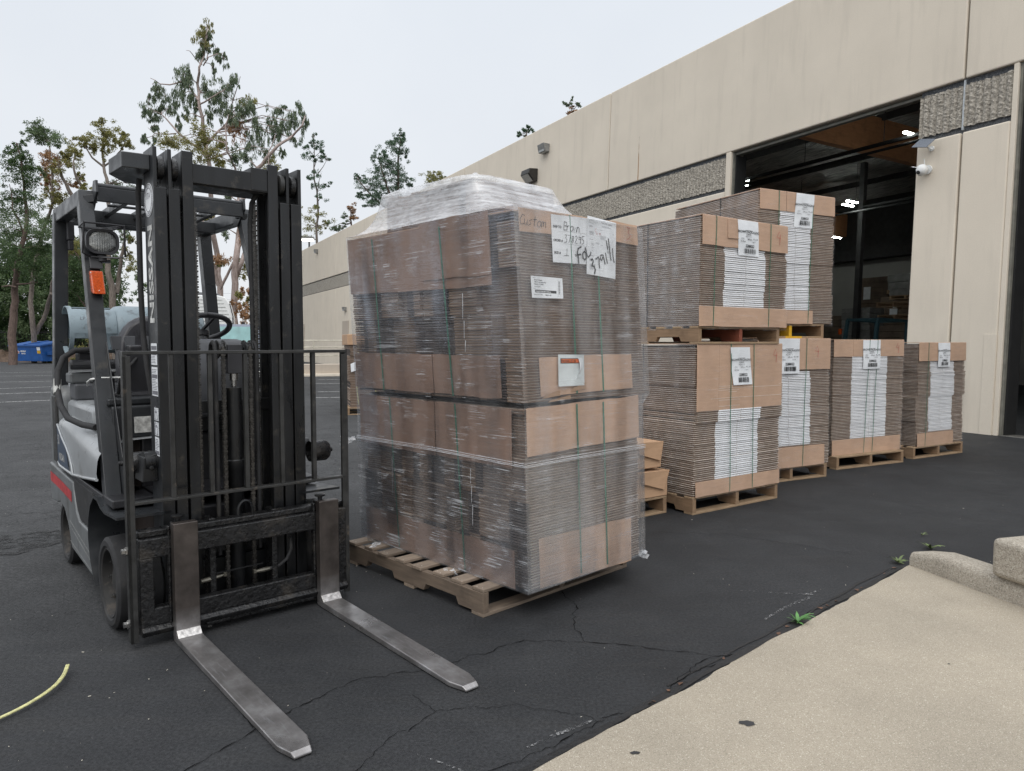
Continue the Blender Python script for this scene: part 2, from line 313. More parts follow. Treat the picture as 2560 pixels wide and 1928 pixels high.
# ================================================================== GROUND
def asphalt_mat():
    m, nt, p = newmat('asphalt'); v = coords(nt)
    big = noi(nt, v, .35, 4, .6); mid = noi(nt, v, 2.6, 6, .65); fine = noi(nt, v, 140, 3, .7); fine2 = noi(nt, v, 38, 4, .7)
    streak = noi(nt, coords(nt, (1.2,9,1)), 1.1, 5, .65)
    # old weathered surface far away and to the left, newer sealed coat in front
    sp = nt.nodes.new('ShaderNodeSeparateXYZ'); tc = nt.nodes.new('ShaderNodeTexCoord'); nt.links.new(tc.outputs['Object'], sp.inputs[0])
    d = math_(nt, 'SUBTRACT', sp.outputs['Y'], math_(nt, 'MULTIPLY', sp.outputs['X'], 1.15))
    d = math_(nt, 'ADD', d, math_(nt, 'MULTIPLY', big, 1.6))
    old = ramp(nt, math_(nt, 'DIVIDE', d, 20), [(.27, (0,)), (.40, (1,))])
    new_c = ramp(nt, mid, [(.25, (.0225,.0233,.0250)), (.5, (.0278,.0287,.0305)), (.78, (.0355,.0362,.0378))])
    new_c = mix(nt, ramp(nt, streak, [(.5, (0,)), (.75, (.5,))]), new_c, (.036,.0355,.035))
    old_c = ramp(nt, fine2, [(.3, (.034,.035,.036)), (.7, (.078,.079,.081))])
    old_c = mix(nt, ramp(nt, mid, [(.3, (.5,)), (.6, (0,))]), old_c, (.032,.033,.034))
    c = mix(nt, old, new_c, old_c)
    sp2 = ramp(nt, fine, [(.72, (0,)), (.80, (1,))]); c = mix(nt, math_(nt, 'MULTIPLY', sp2, .6), c, (.11,.108,.10))
    gr = ramp(nt, noi(nt, v, 75, 4, .8), [(.35, (.62,)), (.5, (1,)), (.68, (1.5,))]); c = mix(nt, 1.0, c, gr, 'MULTIPLY')
    bs_ = ramp(nt, noi(nt, coords(nt, (.9,.9,1)), .9, 4, .7), [(.35, (.86,)), (.65, (1.16,))]); c = mix(nt, 1.0, c, bs_, 'MULTIPLY')
    # crack network, weak in front, strong in the old part
    vo = nt.nodes.new('ShaderNodeTexVoronoi'); vo.feature = 'DISTANCE_TO_EDGE'; vo.inputs['Scale'].default_value = 2.1
    wv = nt.nodes.new('ShaderNodeVectorMath'); wv.operation = 'ADD'; nz = nt.nodes.new('ShaderNodeTexNoise'); nz.inputs['Scale'].default_value = 3.5; nz.inputs['Detail'].default_value = 5
    nt.links.new(v, nz.inputs['Vector']); nt.links.new(nz.outputs['Color'], wv.inputs[0]); nt.links.new(v, wv.inputs[1]); nt.links.new(wv.outputs[0], vo.inputs['Vector'])
    ck = ramp(nt, vo.outputs['Distance'], [(.004, (1,)), (.022, (0,))]); ck = math_(nt, 'MULTIPLY', ck, math_(nt, 'MULTIPLY', old, ramp(nt, big, [(.4, (.0,)), (.6, (.9,))])))
    c = mix(nt, ck, c, (.022,.022,.023))
    nt.links.new(c, p.inputs['Base Color'])
    nt.links.new(mix(nt, old, ramp(nt, mid, [(.3, (.62,)), (.7, (.78,))]), .92), p.inputs['Roughness']); p.inputs['Specular IOR Level'].default_value = .22
    h = math_(nt, 'ADD', math_(nt, 'MULTIPLY', fine, .5), math_(nt, 'MULTIPLY', fine2, .8)); h = math_(nt, 'ADD', h, math_(nt, 'MULTIPLY', ck, -1.5))
    b = bump(nt, p, h, .35, .006); nt.links.new(mix(nt, old, .45, .95), b.inputs['Strength']); return m
M['asphalt'] = asphalt_mat()
def aggregate_mat(name, tones, scale=230, dark=.5, patch=.08, rough=.85, bs=.5):
    m, nt, p = newmat(name); v = coords(nt)
    vo = nt.nodes.new('ShaderNodeTexVoronoi'); vo.inputs['Scale'].default_value = scale; nt.links.new(v, vo.inputs['Vector'])
    sp = nt.nodes.new('ShaderNodeSeparateRGB') if hasattr(bpy.types, 'ShaderNodeSeparateRGB') else nt.nodes.new('ShaderNodeSeparateColor')
    nt.links.new(vo.outputs['Color'], sp.inputs[0]); c = ramp(nt, sp.outputs[0], tones)
    pt = noi(nt, v, 1.6, 5, .6); c = mix(nt, 1.0, c, ramp(nt, pt, [(.3, (1-patch,)), (.7, (1+patch,))]), 'MULTIPLY')
    f2 = noi(nt, v, 420, 2); c = mix(nt, .35, c, ramp(nt, f2, [(.3, K(tones[0][1], .8)), (.7, K(tones[-1][1], 1.05))]))
    nt.links.new(c, p.inputs['Base Color']); p.inputs['Roughness'].default_value = rough; p.inputs['Specular IOR Level'].default_value = .25
    bump(nt, p, vo.outputs['Distance'], bs, .004); return m
M['concrete_pad'] = aggregate_mat('concrete_pad', [(0,(.15,.125,.095)), (.06,(.29,.248,.186)), (.5,(.325,.28,.214)), (.94,(.355,.306,.238)), (.988,(.62,.57,.48))], 330, patch=.18)
M['concrete_kerb'] = aggregate_mat('concrete_kerb', [(0,(.17,.15,.12)), (.3,(.33,.29,.235)), (.8,(.42,.375,.31)), (1,(.52,.48,.41))], 170, patch=.25)
M['band_stone'] = aggregate_mat('band_stone', [(0,(.10,.09,.08)), (.25,(.24,.22,.185)), (.6,(.39,.355,.30)), (1,(.56,.52,.45))], 55, bs=1.0)
M['crack'] = mat('crack_dark', (.004,.004,.004), .95, spec=.1)
M['chalk'] = None
def worn_mat(name, col, scale, thr, amp=1.0, st=(1,1,1)):
    m, nt, p = newmat(name); n = noi(nt, coords(nt, st), scale, 6, .75); p.inputs['Base Color'].default_value = col + (1,); p.inputs['Roughness'].default_value = .85
    tr = nt.nodes.new('ShaderNodeBsdfTransparent'); mx = nt.nodes.new('ShaderNodeMixShader'); nt.links.new(ramp(nt, n, [(thr-.05, (0,)), (thr+.05, (amp,))]), mx.inputs[0])
    nt.links.new(tr.outputs[0], mx.inputs[1]); nt.links.new(p.outputs[0], mx.inputs[2]); nt.links.new(mx.outputs[0], nt.nodes['Material Output'].inputs[0]); return m
M['chalk'] = worn_mat('white_scuff', (.22,.22,.22), 70, .56)
M['line_paint'] = worn_mat('worn_line_paint', (.42,.42,.41), 14, .46)
M['stain'] = worn_mat('oil_stain', (.016,.016,.016), 9, .52, .9)

b = MB(); S_ = 900
b.quad((-S_,-S_,0), (S_,-S_,0), (S_,S_,0), (-S_,S_,0)); tag(b.build('asphalt_ground', M['asphalt']), kind='structure')
# concrete pad with the ragged edge of the seal coat
edge = []
e0, e1 = Vector((-4.3,-1.72)), Vector((2.409,4.29)); n_e = 330
for i in range(n_e+1):
    t = i/n_e; q = e0.lerp(e1, t); nn = Vector((-(e1-e0).y, (e1-e0).x)).normalized()
    o = noise.noise(Vector((t*14, 0, 0)))*.030 + noise.noise(Vector((t*75, 3, 0)))*.012 + noise.noise(Vector((t*260, 8, 0)))*.005
    edge.append(q + nn*o)
b = MB(); ring = [(q.x, q.y, .004) for q in edge] + [(2.62,3.60,.004), (4.6,-3.2,.004), (-4.3,-6,.004)]
b.v = ring; b.f = [tuple(range(len(ring)))]; b.m = [0]
bmq = b.build('concrete_pad', M['concrete_pad']); tag(bmq, kind='structure')
# kerb on the pad's right side
kd = Vector((.268,-.963,0)); kn = Vector((.963,.268,0))
def kp(s, w, z): q = Vector((2.405,4.285,0)) + kd*s + kn*w; return (q.x, q.y, z)
b = MB(); prof = [(-.0,-.02), (.0,.085), (.012,.112), (.03,.12), (.155,.12), (.175,.105), (.185,-.02)]
rows = []
for i in range(25):
    s = i*.17; drop = .035*max(0, 1-s/.18)
    rows.append([kp(s + (.02*(w>.1) if i == 0 else 0), w + .004*noise.noise(Vector((s*3,w*9,0))), (z - (drop if z > .05 else 0)) + .003*noise.noise(Vector((s*8,w*20,2)))) for w, z in prof])
vs = [p for r_ in rows for p in r_]; n = len(prof); fs = [(i*n+k, i*n+k+1, (i+1)*n+k+1, (i+1)*n+k) for i in range(len(rows)-1) for k in range(n-1)]
fs.append(tuple(range(n))); b.add(vs, fs); tag(b.build('kerb', M['concrete_kerb'], smooth=50), kind='structure')
blk = empty('concrete_block', kp(.575,.098,.119), math.atan2(kd.y, kd.x), 'square concrete block with rounded edges standing on the low kerb', 'concrete block')
b = MB(); b.box((-.02,-.125,0), (1.6,.16,.205)); b.build('block_body', M['concrete_kerb'], blk, bevel=.03, seg=4, smooth=60)

# cracks in the sealed asphalt (real jagged seams 1 mm above the coat)
def crack(b, pts, w, amp=.012, z=.0035):
    out = []
    for i in range(len(pts)-1):
        a, c = Vector(pts[i]+(0,)), Vector(pts[i+1]+(0,)); n = max(3, int((c-a).length/.022)); nn = Vector((-(c-a).y, (c-a).x, 0)).normalized()
        for k in range(n):
            q = a.lerp(c, k/n); o = noise.noise(q*9)*amp*2.4 + noise.noise(q*34)*amp*1.3; out.append(q + nn*o)
    out.append(Vector(pts[-1]+(0,)))
    ws = [max(.0016, w*.75*(.6 + 1.6*noise.noise(p*17))) for p in out]
    b.ribbon([(p.x, p.y, z) for p in out], ws, (0,0,1))
CR = [([(-.42,1.93),(-.13,2.15),(.10,2.30),(.33,2.50)], .006), ([(.33,2.50),(.58,2.62),(.66,2.80),(.86,3.02),(1.15,3.08)], .007),
      ([(.86,3.02),(.55,3.13),(.33,3.17),(.05,3.19)], .005), ([(.33,3.17),(.30,3.35),(.33,3.60),(.27,3.83)], .005), ([(.05,3.19),(-.30,2.92),(-.60,2.82),(-.85,2.52),(-1.03,2.18),(-1.16,1.98)], .0055),
      ([(.33,2.50),(.02,2.60),(-.28,2.56),(-.36,2.42)], .003), ([(-.36,2.42),(-.47,2.28),(-.56,2.02)], .003), ([(-.28,2.56),(-.38,2.68)], .003),
      ([(1.15,3.08),(.95,2.95),(.80,2.93),(.66,2.80)], .005), ([(1.15,3.08),(1.3,3.27),(1.62,3.55),(2.0,3.9),(2.28,4.22)], .008), ([(-.9,2.45),(-1.0,2.6),(-1.02,2.75)], .003),
      ([(1.2,3.2),(1.45,3.5),(1.75,3.72),(2.05,4.0)], .006), ([(2.2,4.5),(1.5,5.0),(1.0,5.05)], .003)]
b = MB()
for pts, w in CR: crack(b, pts, w)
tag(b.build('ground_cracks', M['crack']), kind='structure')
b = MB()   # fresh tar run along the pad joint
pts = [e0.lerp(e1, t/160) + Vector((-.668,.744))*(.016+.012*noise.noise(Vector((t*.13,1,0)))) for t in range(95, 160)]
b.ribbon([(q.x,q.y,.0052) for q in pts], [.030+.022*noise.noise(Vector((i*.21,7,0)))+.008*noise.noise(Vector((i*.9,3,0))) for i in range(len(pts))], (0,0,1))
pts = [e0.lerp(e1, t/160) + Vector((-.668,.744))*(.055+.03*noise.noise(Vector((t*.17,4,0)))) for t in range(118, 158)]
b.ribbon([(q.x,q.y,.0030) for q in pts], [.010+.012*abs(noise.noise(Vector((i*.35,9,0)))) for i in range(len(pts))], (0,0,1))
M['tar'] = mat('fresh_tar', (.009,.009,.0095), .55, var=(30,.4), bmp=(40,.8,.006)); tag(b.build('tar_joint', M['tar']), kind='structure')
b = MB()   # white scuffs along the pad and tyre arcs
b.ribbon([(-.31,2.28,.0045),(-.12,2.17,.0045),(.0,2.05,.0045),(.06,1.95,.0045)], [.004,.012,.018,.02], (0,0,1))
b.ribbon([(.05,2.32,.0045),(.18,2.42,.0045),(.30,2.50,.0045)], [.01,.02,.008], (0,0,1))
b.ribbon([(1.23,3.84,.0045),(1.45,3.80,.0045),(1.60,3.78,.0045),(1.66,3.84,.0045)], [.003,.012,.028,.01], (0,0,1))
b.ribbon([(1.22,3.42,.0045),(1.38,3.58,.0045),(1.58,3.74,.0045)], [.012,.02,.02], (0,0,1))
b.ribbon([(-.12,2.02,.0045),(-.03,2.1,.0045),(.10,2.16,.0045)], [.05,.06,.02], (0,0,1))
tag(b.build('ground_scuffs', M['chalk']), kind='structure')
b = MB(); b.quad(*[(x,y,.004) for x,y in ((-3.6,4.35),(-3.15,4.5),(-2.95,5.0),(-3.2,5.2),(-3.65,4.9))])
tag(b.build('oil_stain', M['stain']), kind='structure')
b = MB()   # worn parking lines
for x0,y0,x1,y1 in ((-14,14.2,-8.9,18.2),(-15,17.5,-9.9,21.5),(-16,20,-11.5,24),(-22,22,-13,26.5),(-24,27,-15,31),(-25,31,-16,35),(-4.9,17.5,-2.2,17.9),(-5.4,19.6,-2.0,20.0),(-6.6,23.5,-2.5,24.2),(-7.0,26,-3,26.8)):
    d = Vector((x1-x0, y1-y0, 0)).normalized()*.05; nn = Vector((-d.y, d.x, 0))
    b.quad((x0-nn.x,y0-nn.y,.004),(x1-nn.x,y1-nn.y,.004),(x1+nn.x,y1+nn.y,.004),(x0+nn.x,y0+nn.y,.004))
tag(b.build('parking_lines', M['line_paint']), kind='structure')
# small pale litter and grit on the asphalt
M['grit'] = mat('grit', (.45,.42,.36), .8, var=(30,.4))
b = MB(); rg = random.Random(3)
for i in range(420):
    y = 1.9 + 9*rg.random()**1.4; x = (rg.random()*2-1)*(1.0+y*.62) + .15
    if (x - .078)*(4.29-2.194) - (y-2.194)*(2.409-.078) > -.05 and x < 2.5: continue
    s = rg.choice((.0008,.0012,.0016,.0026)); L_ = s*rg.choice((1,1.5,4)); a = rg.random()*3.1
    b.rbox((x,y,.0025), (L_,s,s*.8), a)
tag(b.build('grit', M['grit']), kind='stuff')
M['black_spot'] = mat('tar_spot', (.022,.022,.023), .6)
b = MB()
for cx_, cy_, rx_, ry_, sd_ in ((.83,2.47,.032,.017,1),(.405,2.285,.013,.009,2),(1.83,2.94,.006,.004,5),(1.02,3.1,.004,.003,4),(.50,2.02,.007,.006,7),(.06,2.08,.012,.007,9),(.35,2.09,.008,.004,11)):
    pts = [(cx_+math.cos(a/14*6.283)*rx_*(1+.9*noise.noise(Vector((math.cos(a/14*6.283)*1.6,math.sin(a/14*6.283)*1.6,sd_+.4)))), cy_+math.sin(a/14*6.283)*ry_*(1+.9*noise.noise(Vector((a*.8,sd_+.3,0)))), .0065) for a in range(14)]
    b.quad(*pts)
tag(b.build('tar_spots', M['black_spot']), kind='structure')
# plastic strap off-cut at the left
so = MB(); cp = [Vector(q) for q in ((-1.99,2.24,.008),(-1.88,2.40,.010),(-1.80,2.55,.016),(-1.772,2.68,.022),(-1.785,2.78,.026),(-1.823,2.875,.030))]; pts = []
for i in range(41):
    t = i/40*5; k = min(4,int(t)); f = t-k; p0, p1, p2, p3 = cp[max(0,k-1)], cp[k], cp[k+1], cp[min(5,k+2)]
    pts.append(.5*((2*p1)+(-p0+p2)*f+(2*p0-5*p1+4*p2-p3)*f*f+(-p0+3*p1-3*p2+p3)*f**3))
so.tube(pts, .0048, 8); so.tube([p+Vector((.007,.001,.001)) for p in pts[2:]], .0040, 8)
tag(so.build('plastic_strap', M['strap_yellow']), 'curled pale yellow plastic strap lying on the asphalt left of the forklift', 'strap')
# weeds in the joint
M['leaf_green'] = mat('weed_leaf', (.07,.19,.045), .5, var=(20,.35))
M['leaf_dull'] = mat('weed_leaf_dull', (.11,.15,.05), .55, var=(20,.35))
M['dead_leaf'] = mat('dead_leaf', (.11,.055,.032), .7, var=(20,.4))
def weed(x, y, s, n, label, m, seed):
    rg = random.Random(seed); b = MB()
    for i in range(n):
        a = i/n*6.283 + rg.random()*.5; L_ = s*(.6+.5*rg.random()); up = rg.random()*.8+.15; w = L_*.10; pr = None
        d = Vector((math.cos(a), math.sin(a), 0)); sd_ = Vector((-d.y, d.x, 0)); prev = []
        for k in range(5):
            t = k/4; c = d*(L_*t*.9) + Vector((0,0,L_*up*math.sin(t*1.9)*.6+.003)); ww = w*math.sin(min(1,t*1.1+.12)*3.0)
            prev.append((c - sd_*ww, c + sd_*ww + Vector((0,0,.002))))
        for k in range(4): b.quad(prev[k][0], prev[k+1][0], prev[k+1][1], prev[k][1])
    o = b.build('weed', m); o.location = (x,y,.004); return tag(o, label, 'weed', 'weeds in the asphalt joint')
weed(1.375,3.39,.085,15,'bright green leafy weed growing in the middle of the pad edge joint', M['leaf_green'], 1)
weed(2.36,4.33,.075,12,'yellowish low weed at the near end of the kerb', M['leaf_dull'], 2)
weed(2.73,4.62,.09,8,'thin grassy weed behind the kerb tip', M['leaf_dull'], 3)
weed(2.98,4.05,.08,7,'small round-leaved weed behind the kerb beside the concrete block', M['leaf_green'], 4)
weed(2.86,4.95,.05,5,'tiny sparse weed farthest out on the asphalt behind the kerb', M['leaf_dull'], 6)
b = MB(); rg = random.Random(8)
for i in range(17):
    t = rg.random(); q = Vector((.5,2.58)).lerp(Vector((2.36,4.26)), t); q += Vector((-.66,.74))*rg.random()*.035; s = .006+.012*rg.random(); a = rg.random()*6
    b.quad(*[(q.x+math.cos(a+k)*s*(1 if k%2 else .5), q.y+math.sin(a+k)*s*(1 if k%2 else .5), .006+.008*rg.random()) for k in (0,1.3,3.1,4.6)])
tag(b.build('dead_leaves', M['dead_leaf']), kind='stuff')

# ================================================================== WAREHOUSE  (own frame: X along wall away, Y out of the wall, Z up)
WF = Matrix(((-0.473315,-0.880351,0.030906,6.977828),(0.880892,-0.473081,0.014947,10.430845),(0.001463,0.034299,0.999411,0),(0,0,0,1)))
def stucco(name, col, rust=False):
    m, nt, p = newmat(name); v = coords(nt); n = noi(nt, v, .8, 5, .6); n2 = noi(nt, coords(nt, (3,3,.35)), 1.4, 5, .6); f = noi(nt, v, 60, 4, .7)
    c = ramp(nt, n, [(.3, K(col,.94)), (.7, K(col,1.05))]); c = mix(nt, ramp(nt, n2, [(.52, (0,)), (.8, (.6,))]), c, K(col,.74)); n3 = noi(nt, coords(nt, (1.3,1.3,.12)), 2.6, 5, .7); c = mix(nt, ramp(nt, n3, [(.60, (0,)), (.74, (.22,))]), c, K(col,.74)); c = mix(nt, .12, c, ramp(nt, f, [(.3, K(col,.6)), (.7, K(col,1.3))]))
    nt.links.new(c, p.inputs['Base Color']); p.inputs['Roughness'].default_value = .85; p.inputs['Specular IOR Level'].default_value = .25; bump(nt, p, f, .25, .004); return m
WALLC = (.68,.612,.512)
M['wall'] = stucco('painted_concrete', WALLC); M['wall_dark'] = stucco('joint_sealant', (.14,.125,.10)); M['wall_low'] = stucco('painted_concrete_low', (.46,.40,.335))
M['door_frame'] = mat('door_frame_paint', (.17,.165,.14), .6, var=(7,.25)); M['frame_black'] = mat('door_seal', (.012,.012,.012), .7)
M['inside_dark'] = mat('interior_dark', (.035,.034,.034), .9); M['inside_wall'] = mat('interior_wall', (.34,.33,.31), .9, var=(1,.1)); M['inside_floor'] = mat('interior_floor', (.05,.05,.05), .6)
M['glulam'] = wood_mat('glulam_beam', (.30,.12,.05), (.55,.26,.12), (14,1.0,5)); M['foil'] = mat('roof_insulation_foil', (.34,.32,.30), .38, .4, var=(5,.7), stretch=(.5,3,1), bmp=(5,1.0,.12))
wh = bpy.data.objects.new('warehouse', None); COL.objects.link(wh); wh.matrix_world = WF
tag(wh, 'long beige tilt-up concrete warehouse with ribbed stone band and open loading doors', 'warehouse')
TH = -.22
joints = [-9, .68, 9.8, 19.0, 28.2, 37.4, 46.6, 55.8, 62]
b = MB()
for a, c in zip(joints[:-1], joints[1:]): b.box((a+.014, TH, 5.32), (c-.014, 0, 7.83))
for a, c in ((.694,1.37),(-.0,.666)): b.box((a, TH, -1), (c, 0, 4.52))
ll = [5.57,9.8,19.0,28.2,37.4,46.6,55.8,62]
for i, (a, c) in enumerate(zip(ll[:-1], ll[1:])): b.box((a+(.014 if i else 0), TH, -1), (c-.014, 0, 4.52))
b.build('wall_panel', M['wall'], wh, bevel=.022, seg=2)
b = MB(); b.box((-9,TH+.02,5.30), (62,-.06,7.80)); b.box((.02,TH+.02,-1), (1.35,-.06,4.6)); b.box((5.6,TH+.02,-1),(62,-.06,5.33)); b.build('panel_joint', M['wall_dark'], wh)
# jamb strips: smooth returns beside the stone band
b = MB(); b.box((5.425,TH,-1),(5.568,.0,5.318)); b.build('door_jamb', M['wall'], wh, bevel=.01)
b = MB(); b.box((-.075,TH-.05,-1),(-.003,-.012,5.318)); b.build('door_jamb', M['wall'], wh, bevel=.008)
b = MB(); b.box((-.112,TH-.1,-1),(-.078,-.05,5.317)); b.box((5.39,TH-.1,-1),(5.422,-.05,5.317)); b.box((1.375,TH-.1,-1),(1.40,-.1,5.317)); b.box((1.40,-.20,5.25),(5.39,-.10,5.318)); b.box((-9,-.2,5.25),(-.112,-.1,5.318))
b.build('door_frame', M['door_frame'], wh)
b = MB(); b.box((-.14,TH-.16,-1),(-.115,-.10,5.24)); b.build('door_seal', M['frame_black'], wh); b = MB(); b.box((5.36,TH-.16,-1),(5.388,-.10,5.24)); b.build('door_seal', M['frame_black'], wh)
# stone band, vertical ribs as real geometry
def band(a, c):
    b = MB(); n = int((c-a)/.034); rg = random.Random(int(a*10)); cols = []
    z0, z1, nz = 4.60, 5.235, 22
    for i in range(n+1):
        u = a + (c-a)*i/n; rib = .034*abs(math.sin(i*math.pi/3))
        cols.append([(u, -.050 + rib + rg.uniform(-.008,.008), z0 + (z1-z0)*k/nz + (rg.uniform(-.012,.012) if k in (0,nz) else 0)) for k in range(nz+1)])
    vs = [p for r_ in cols for p in r_]; m_ = nz+1
    b.add(vs, [(i*m_+k, (i+1)*m_+k, (i+1)*m_+k+1, i*m_+k+1) for i in range(n) for k in range(nz)]); return b.build('stone_band', M['band_stone'], wh)
M['band_edge'] = aggregate_mat('band_edge', [(0,(.03,.034,.04)), (.5,(.075,.08,.09)), (1,(.16,.165,.17))], 70, bs=1.0)
band(.0, .668); band(.692, 1.365); band(5.575, 30)
b = MB()
for a, c in ((0,1.366),(5.572,62)): b.box((a,-.13,4.50),(c,-.058,5.34))
b.build('band_recess', M['band_edge'], wh)
b = MB(); b.box((30,-.055,4.565),(62,-.035,5.275)); b.build('stone_band', M['band_stone'], wh)
M['sealant_white'] = mat('sealant_white', (.42,.45,.47), .6, var=(30,.2))
b = MB(); b.box((.668,-.05,4.56),(.69,-.012,5.3)); b.build('sealant_strip', M['sealant_white'], wh)
M['rust'] = worn_mat('rust_streak', (.42,.22,.09), 9, .42, .7, (1,1,.1))
b = MB(); b.quad((8.515,.003,5.33),(8.55,.003,5.33),(8.545,.003,6.39),(8.52,.003,6.39)); b.build('rust_streak', M['rust'], wh)
# corner guard and door sill
b = MB(); b.box((.003,.002,-.8),(.17,.008,1.47)); b.box((-.003,-.07,-.8),(.003,.008,1.47)); b.build('corner_guard', M['wall'], wh, bevel=.002)
M['sill'] = mat('steel_sill', (.10,.095,.085), .6, var=(9,.3)); b = MB(); b.box((-9,-.35,-.06),(-.12,-.02,.012)); b.box((1.4,-.35,-.3),(5.36,-.1,.012)); b.build('door_sill', M['sill'], wh, bevel=.01)
# shell of the interior
b = MB(); b.box((-9,-14.2,-1),(62,-14,7.3)); b.box((62,-14.2,-1),(62.2,0,7.8)); b.box((-9.2,-14.2,-1),(-9,0,7.8)); b.build('rear_wall', M['inside_wall'], wh)
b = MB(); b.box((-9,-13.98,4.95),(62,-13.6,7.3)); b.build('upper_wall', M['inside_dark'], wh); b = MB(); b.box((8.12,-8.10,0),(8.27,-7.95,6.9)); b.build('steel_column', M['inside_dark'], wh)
b = MB(); b.box((-9,-14,-.05),(62,-.36,.0)); b.build('warehouse_floor', M['inside_floor'], wh)
b = MB(); rg = random.Random(4); nu, nv = 120, 30; g_ = [[(-9+40*i/nu, -.3-13.7*k/nv, 6.95+.10*noise.noise(Vector((i*.5,k*1.3,0)))+ .05*noise.noise(Vector((i*1.7,k*.5,5)))) for k in range(nv+1)] for i in range(nu+1)]
b.add([p for r_ in g_ for p in r_], [(i*(nv+1)+k,(i+1)*(nv+1)+k,(i+1)*(nv+1)+k+1,i*(nv+1)+k+1) for i in range(nu) for k in range(nv)]); b.build('roof_insulation', M['foil'], wh, smooth=80)
b = MB(); b.box((-9,-14,7.25),(62,-.23,7.45)); b.build('roof', M['inside_dark'], wh)
b = MB()
for u in (-2.6,5.3,13.0): b.box((u-.09,-14,5.9),(u+.09,-.24,6.75))
b.build('roof_beam', M['glulam'], wh)
b = MB()
for k in range(5): b.box((-9,-1.9-k*2.6,6.70),(62,-1.96-k*2.6,6.86))
b.build('roof_purlin', M['inside_dark'], wh)
b = MB(); b.tube([(-9,-2.9,5.62),(20,-2.9,5.62)],.045,8); b.tube([(-9,-2.68,5.42),(20,-2.68,5.42)],.03,8); b.tube([(-9,-8,5.6),(20,-8,5.6)],.04,8); b.tube([(-9,-7.6,5.4),(20,-7.6,5.4)],.03,8)
for u in range(-4,18,2): b.tube([(u,-2.9,5.6),(u,-2.9,6.9)],.008,5); b.tube([(u+.4,-8,5.6),(u+.4,-8,6.9)],.008,5)
b.build('sprinkler_pipe', M['frame_black'], wh)
# far personnel doors, vents
b = MB(); b.box((34.3,.001,.5),(35.6,.03,2.53)); b.build('personnel_door', M['wall_low'], wh, bevel=.01); b = MB(); b.box((45.6,.001,.5),(47.4,.03,2.57)); b.build('personnel_door', M['wall_low'], wh, bevel=.01)
def winst(name, u, y, v): 
    o = bpy.data.objects.new(name, None); COL.objects.link(o); o.matrix_world = WF @ Matrix.Translation((u,y,v)); return o
def emis(name, col, s):
    m, nt, p = newmat(name); p.inputs['Base Color'].default_value = col+(1,); p.inputs['Emission Color'].default_value = col+(1,); p.inputs['Emission Strength'].default_value = s; return m
M['tube_light'] = emis('tube_light', (.92,1,.95), 55)
for i, (u, y, v, lb) in enumerate(((3.4,-2.9,5.66,'lit ceiling lamp nearest the door pillar beside the orange beam'),(8.0,-2.95,5.66,'upper lit ceiling lamp of the pair at the left door jamb'),(8.26,-3.2,5.62,'lower lit ceiling lamp of the pair at the left door jamb'),
        (7.92,-7.2,5.6,'right lit ceiling lamp of the pair in mid doorway'),(8.16,-7.35,5.56,'left lit ceiling lamp of the pair in mid doorway'),(12.1,-12.0,5.6,'farthest lit ceiling lamp low behind the top load'),(15.5,-11.5,5.6,'unseen ceiling lamp added deep inside to brighten the rear wall'),(2.2,-7.2,5.6,'unseen ceiling lamp added behind the door pillar to brighten the interior'))):  # last two lamps are unseen, added to brighten the interior
    o = winst('ceiling_lamp', u, y, v); tag(o, lb, 'ceiling lamp', 'ceiling lamps in the warehouse')
    h = MB(); h.box((-.025,-.23,.018),(.025,.23,.03)); h.build('lamp_housing', M['white'], o); h = MB(); h.box((-.035,-.22,-.010),(.035,.22,.017)); h.build('lamp_tube', M['tube_light'], o)
# wall lights, camera, solar panel
M['lamp_grey'] = mat('lamp_housing', (.20,.20,.19), .5); M['lamp_glass'] = mat('lamp_glass', (.30,.31,.30), .12, var=(60,.3)); M['bronze'] = mat('bronze_housing', (.022,.020,.018), .45)
def wallpack(u, v, s, m, lb, wide=False):
    o = winst('wall_light', u, 0, v); tag(o, lb, 'wall light')
    h = MB(); h.prism([(0,-.14*s),(.10*s,-.13*s),(.24*s,.02*s),(.22*s,.13*s),(0,.15*s)] if wide else [(0,-.12*s),(.16*s,-.12*s),(.22*s,.12*s),(0,.12*s)], -.19*s, .19*s, 'x'); h.build('light_housing', m, o, bevel=.012)
    h = MB()
    if wide: h.quad((-.16*s,.105*s,-.133*s),(.16*s,.105*s,-.133*s),(.16*s,.238*s,.01*s),(-.16*s,.238*s,.01*s)); [setattr(h,'v',[(x,y+.006,z-.006) for x,y,z in h.v])]
    else: h.box((-.16*s,.02,-.125*s),(.16*s,.15*s,-.12*s)); h.box((-.15*s,.17*s,-.11*s),(.15*s,.178*s,-.02*s))
    h.build('light_glass', M['lamp_glass'], o)
wallpack(13.03,7.13,1.0,M['lamp_grey'],'small grey box light high on the beige wall above the floodlight')
wallpack(13.75,6.45,1.35,M['bronze'],'black tilted floodlight on the wall just above the wrapped load', True)
wallpack(42.2,7.25,1.0,M['lamp_grey'],'tiny grey wall light on the farthest wall panel near the mast')
wallpack(35.0,3.2,.9,M['lamp_grey'],'tiny wall light over the far grey personnel door')
o = winst('security_camera', 1.165, 0, 4.02); tag(o, 'white round security camera with two antennas on the door pillar', 'security camera')
h = MB(); h.lathe((0,0,.04),(0,1,0),[(0,.07),(.03,.07),(.03,.02),(.09,.02)]); h.build('camera_mount', M['white'], o, smooth=40)
h = MB(); h.lathe((0.02,.13,.02),(0,.3,-1),[(-.085,.01),(-.08,.045),(-.05,.075),(0,.085),(.05,.07),(.08,.04),(.085,.005)]); h.build('camera_dome', M['white'], o, smooth=60)
h = MB(); h.tube([(.0,.08,.06),(.02,.09,.2)],.007); h.tube([(.05,.12,.06),(.17,.16,.10)],.007); h.build('antenna', M['white'], o)
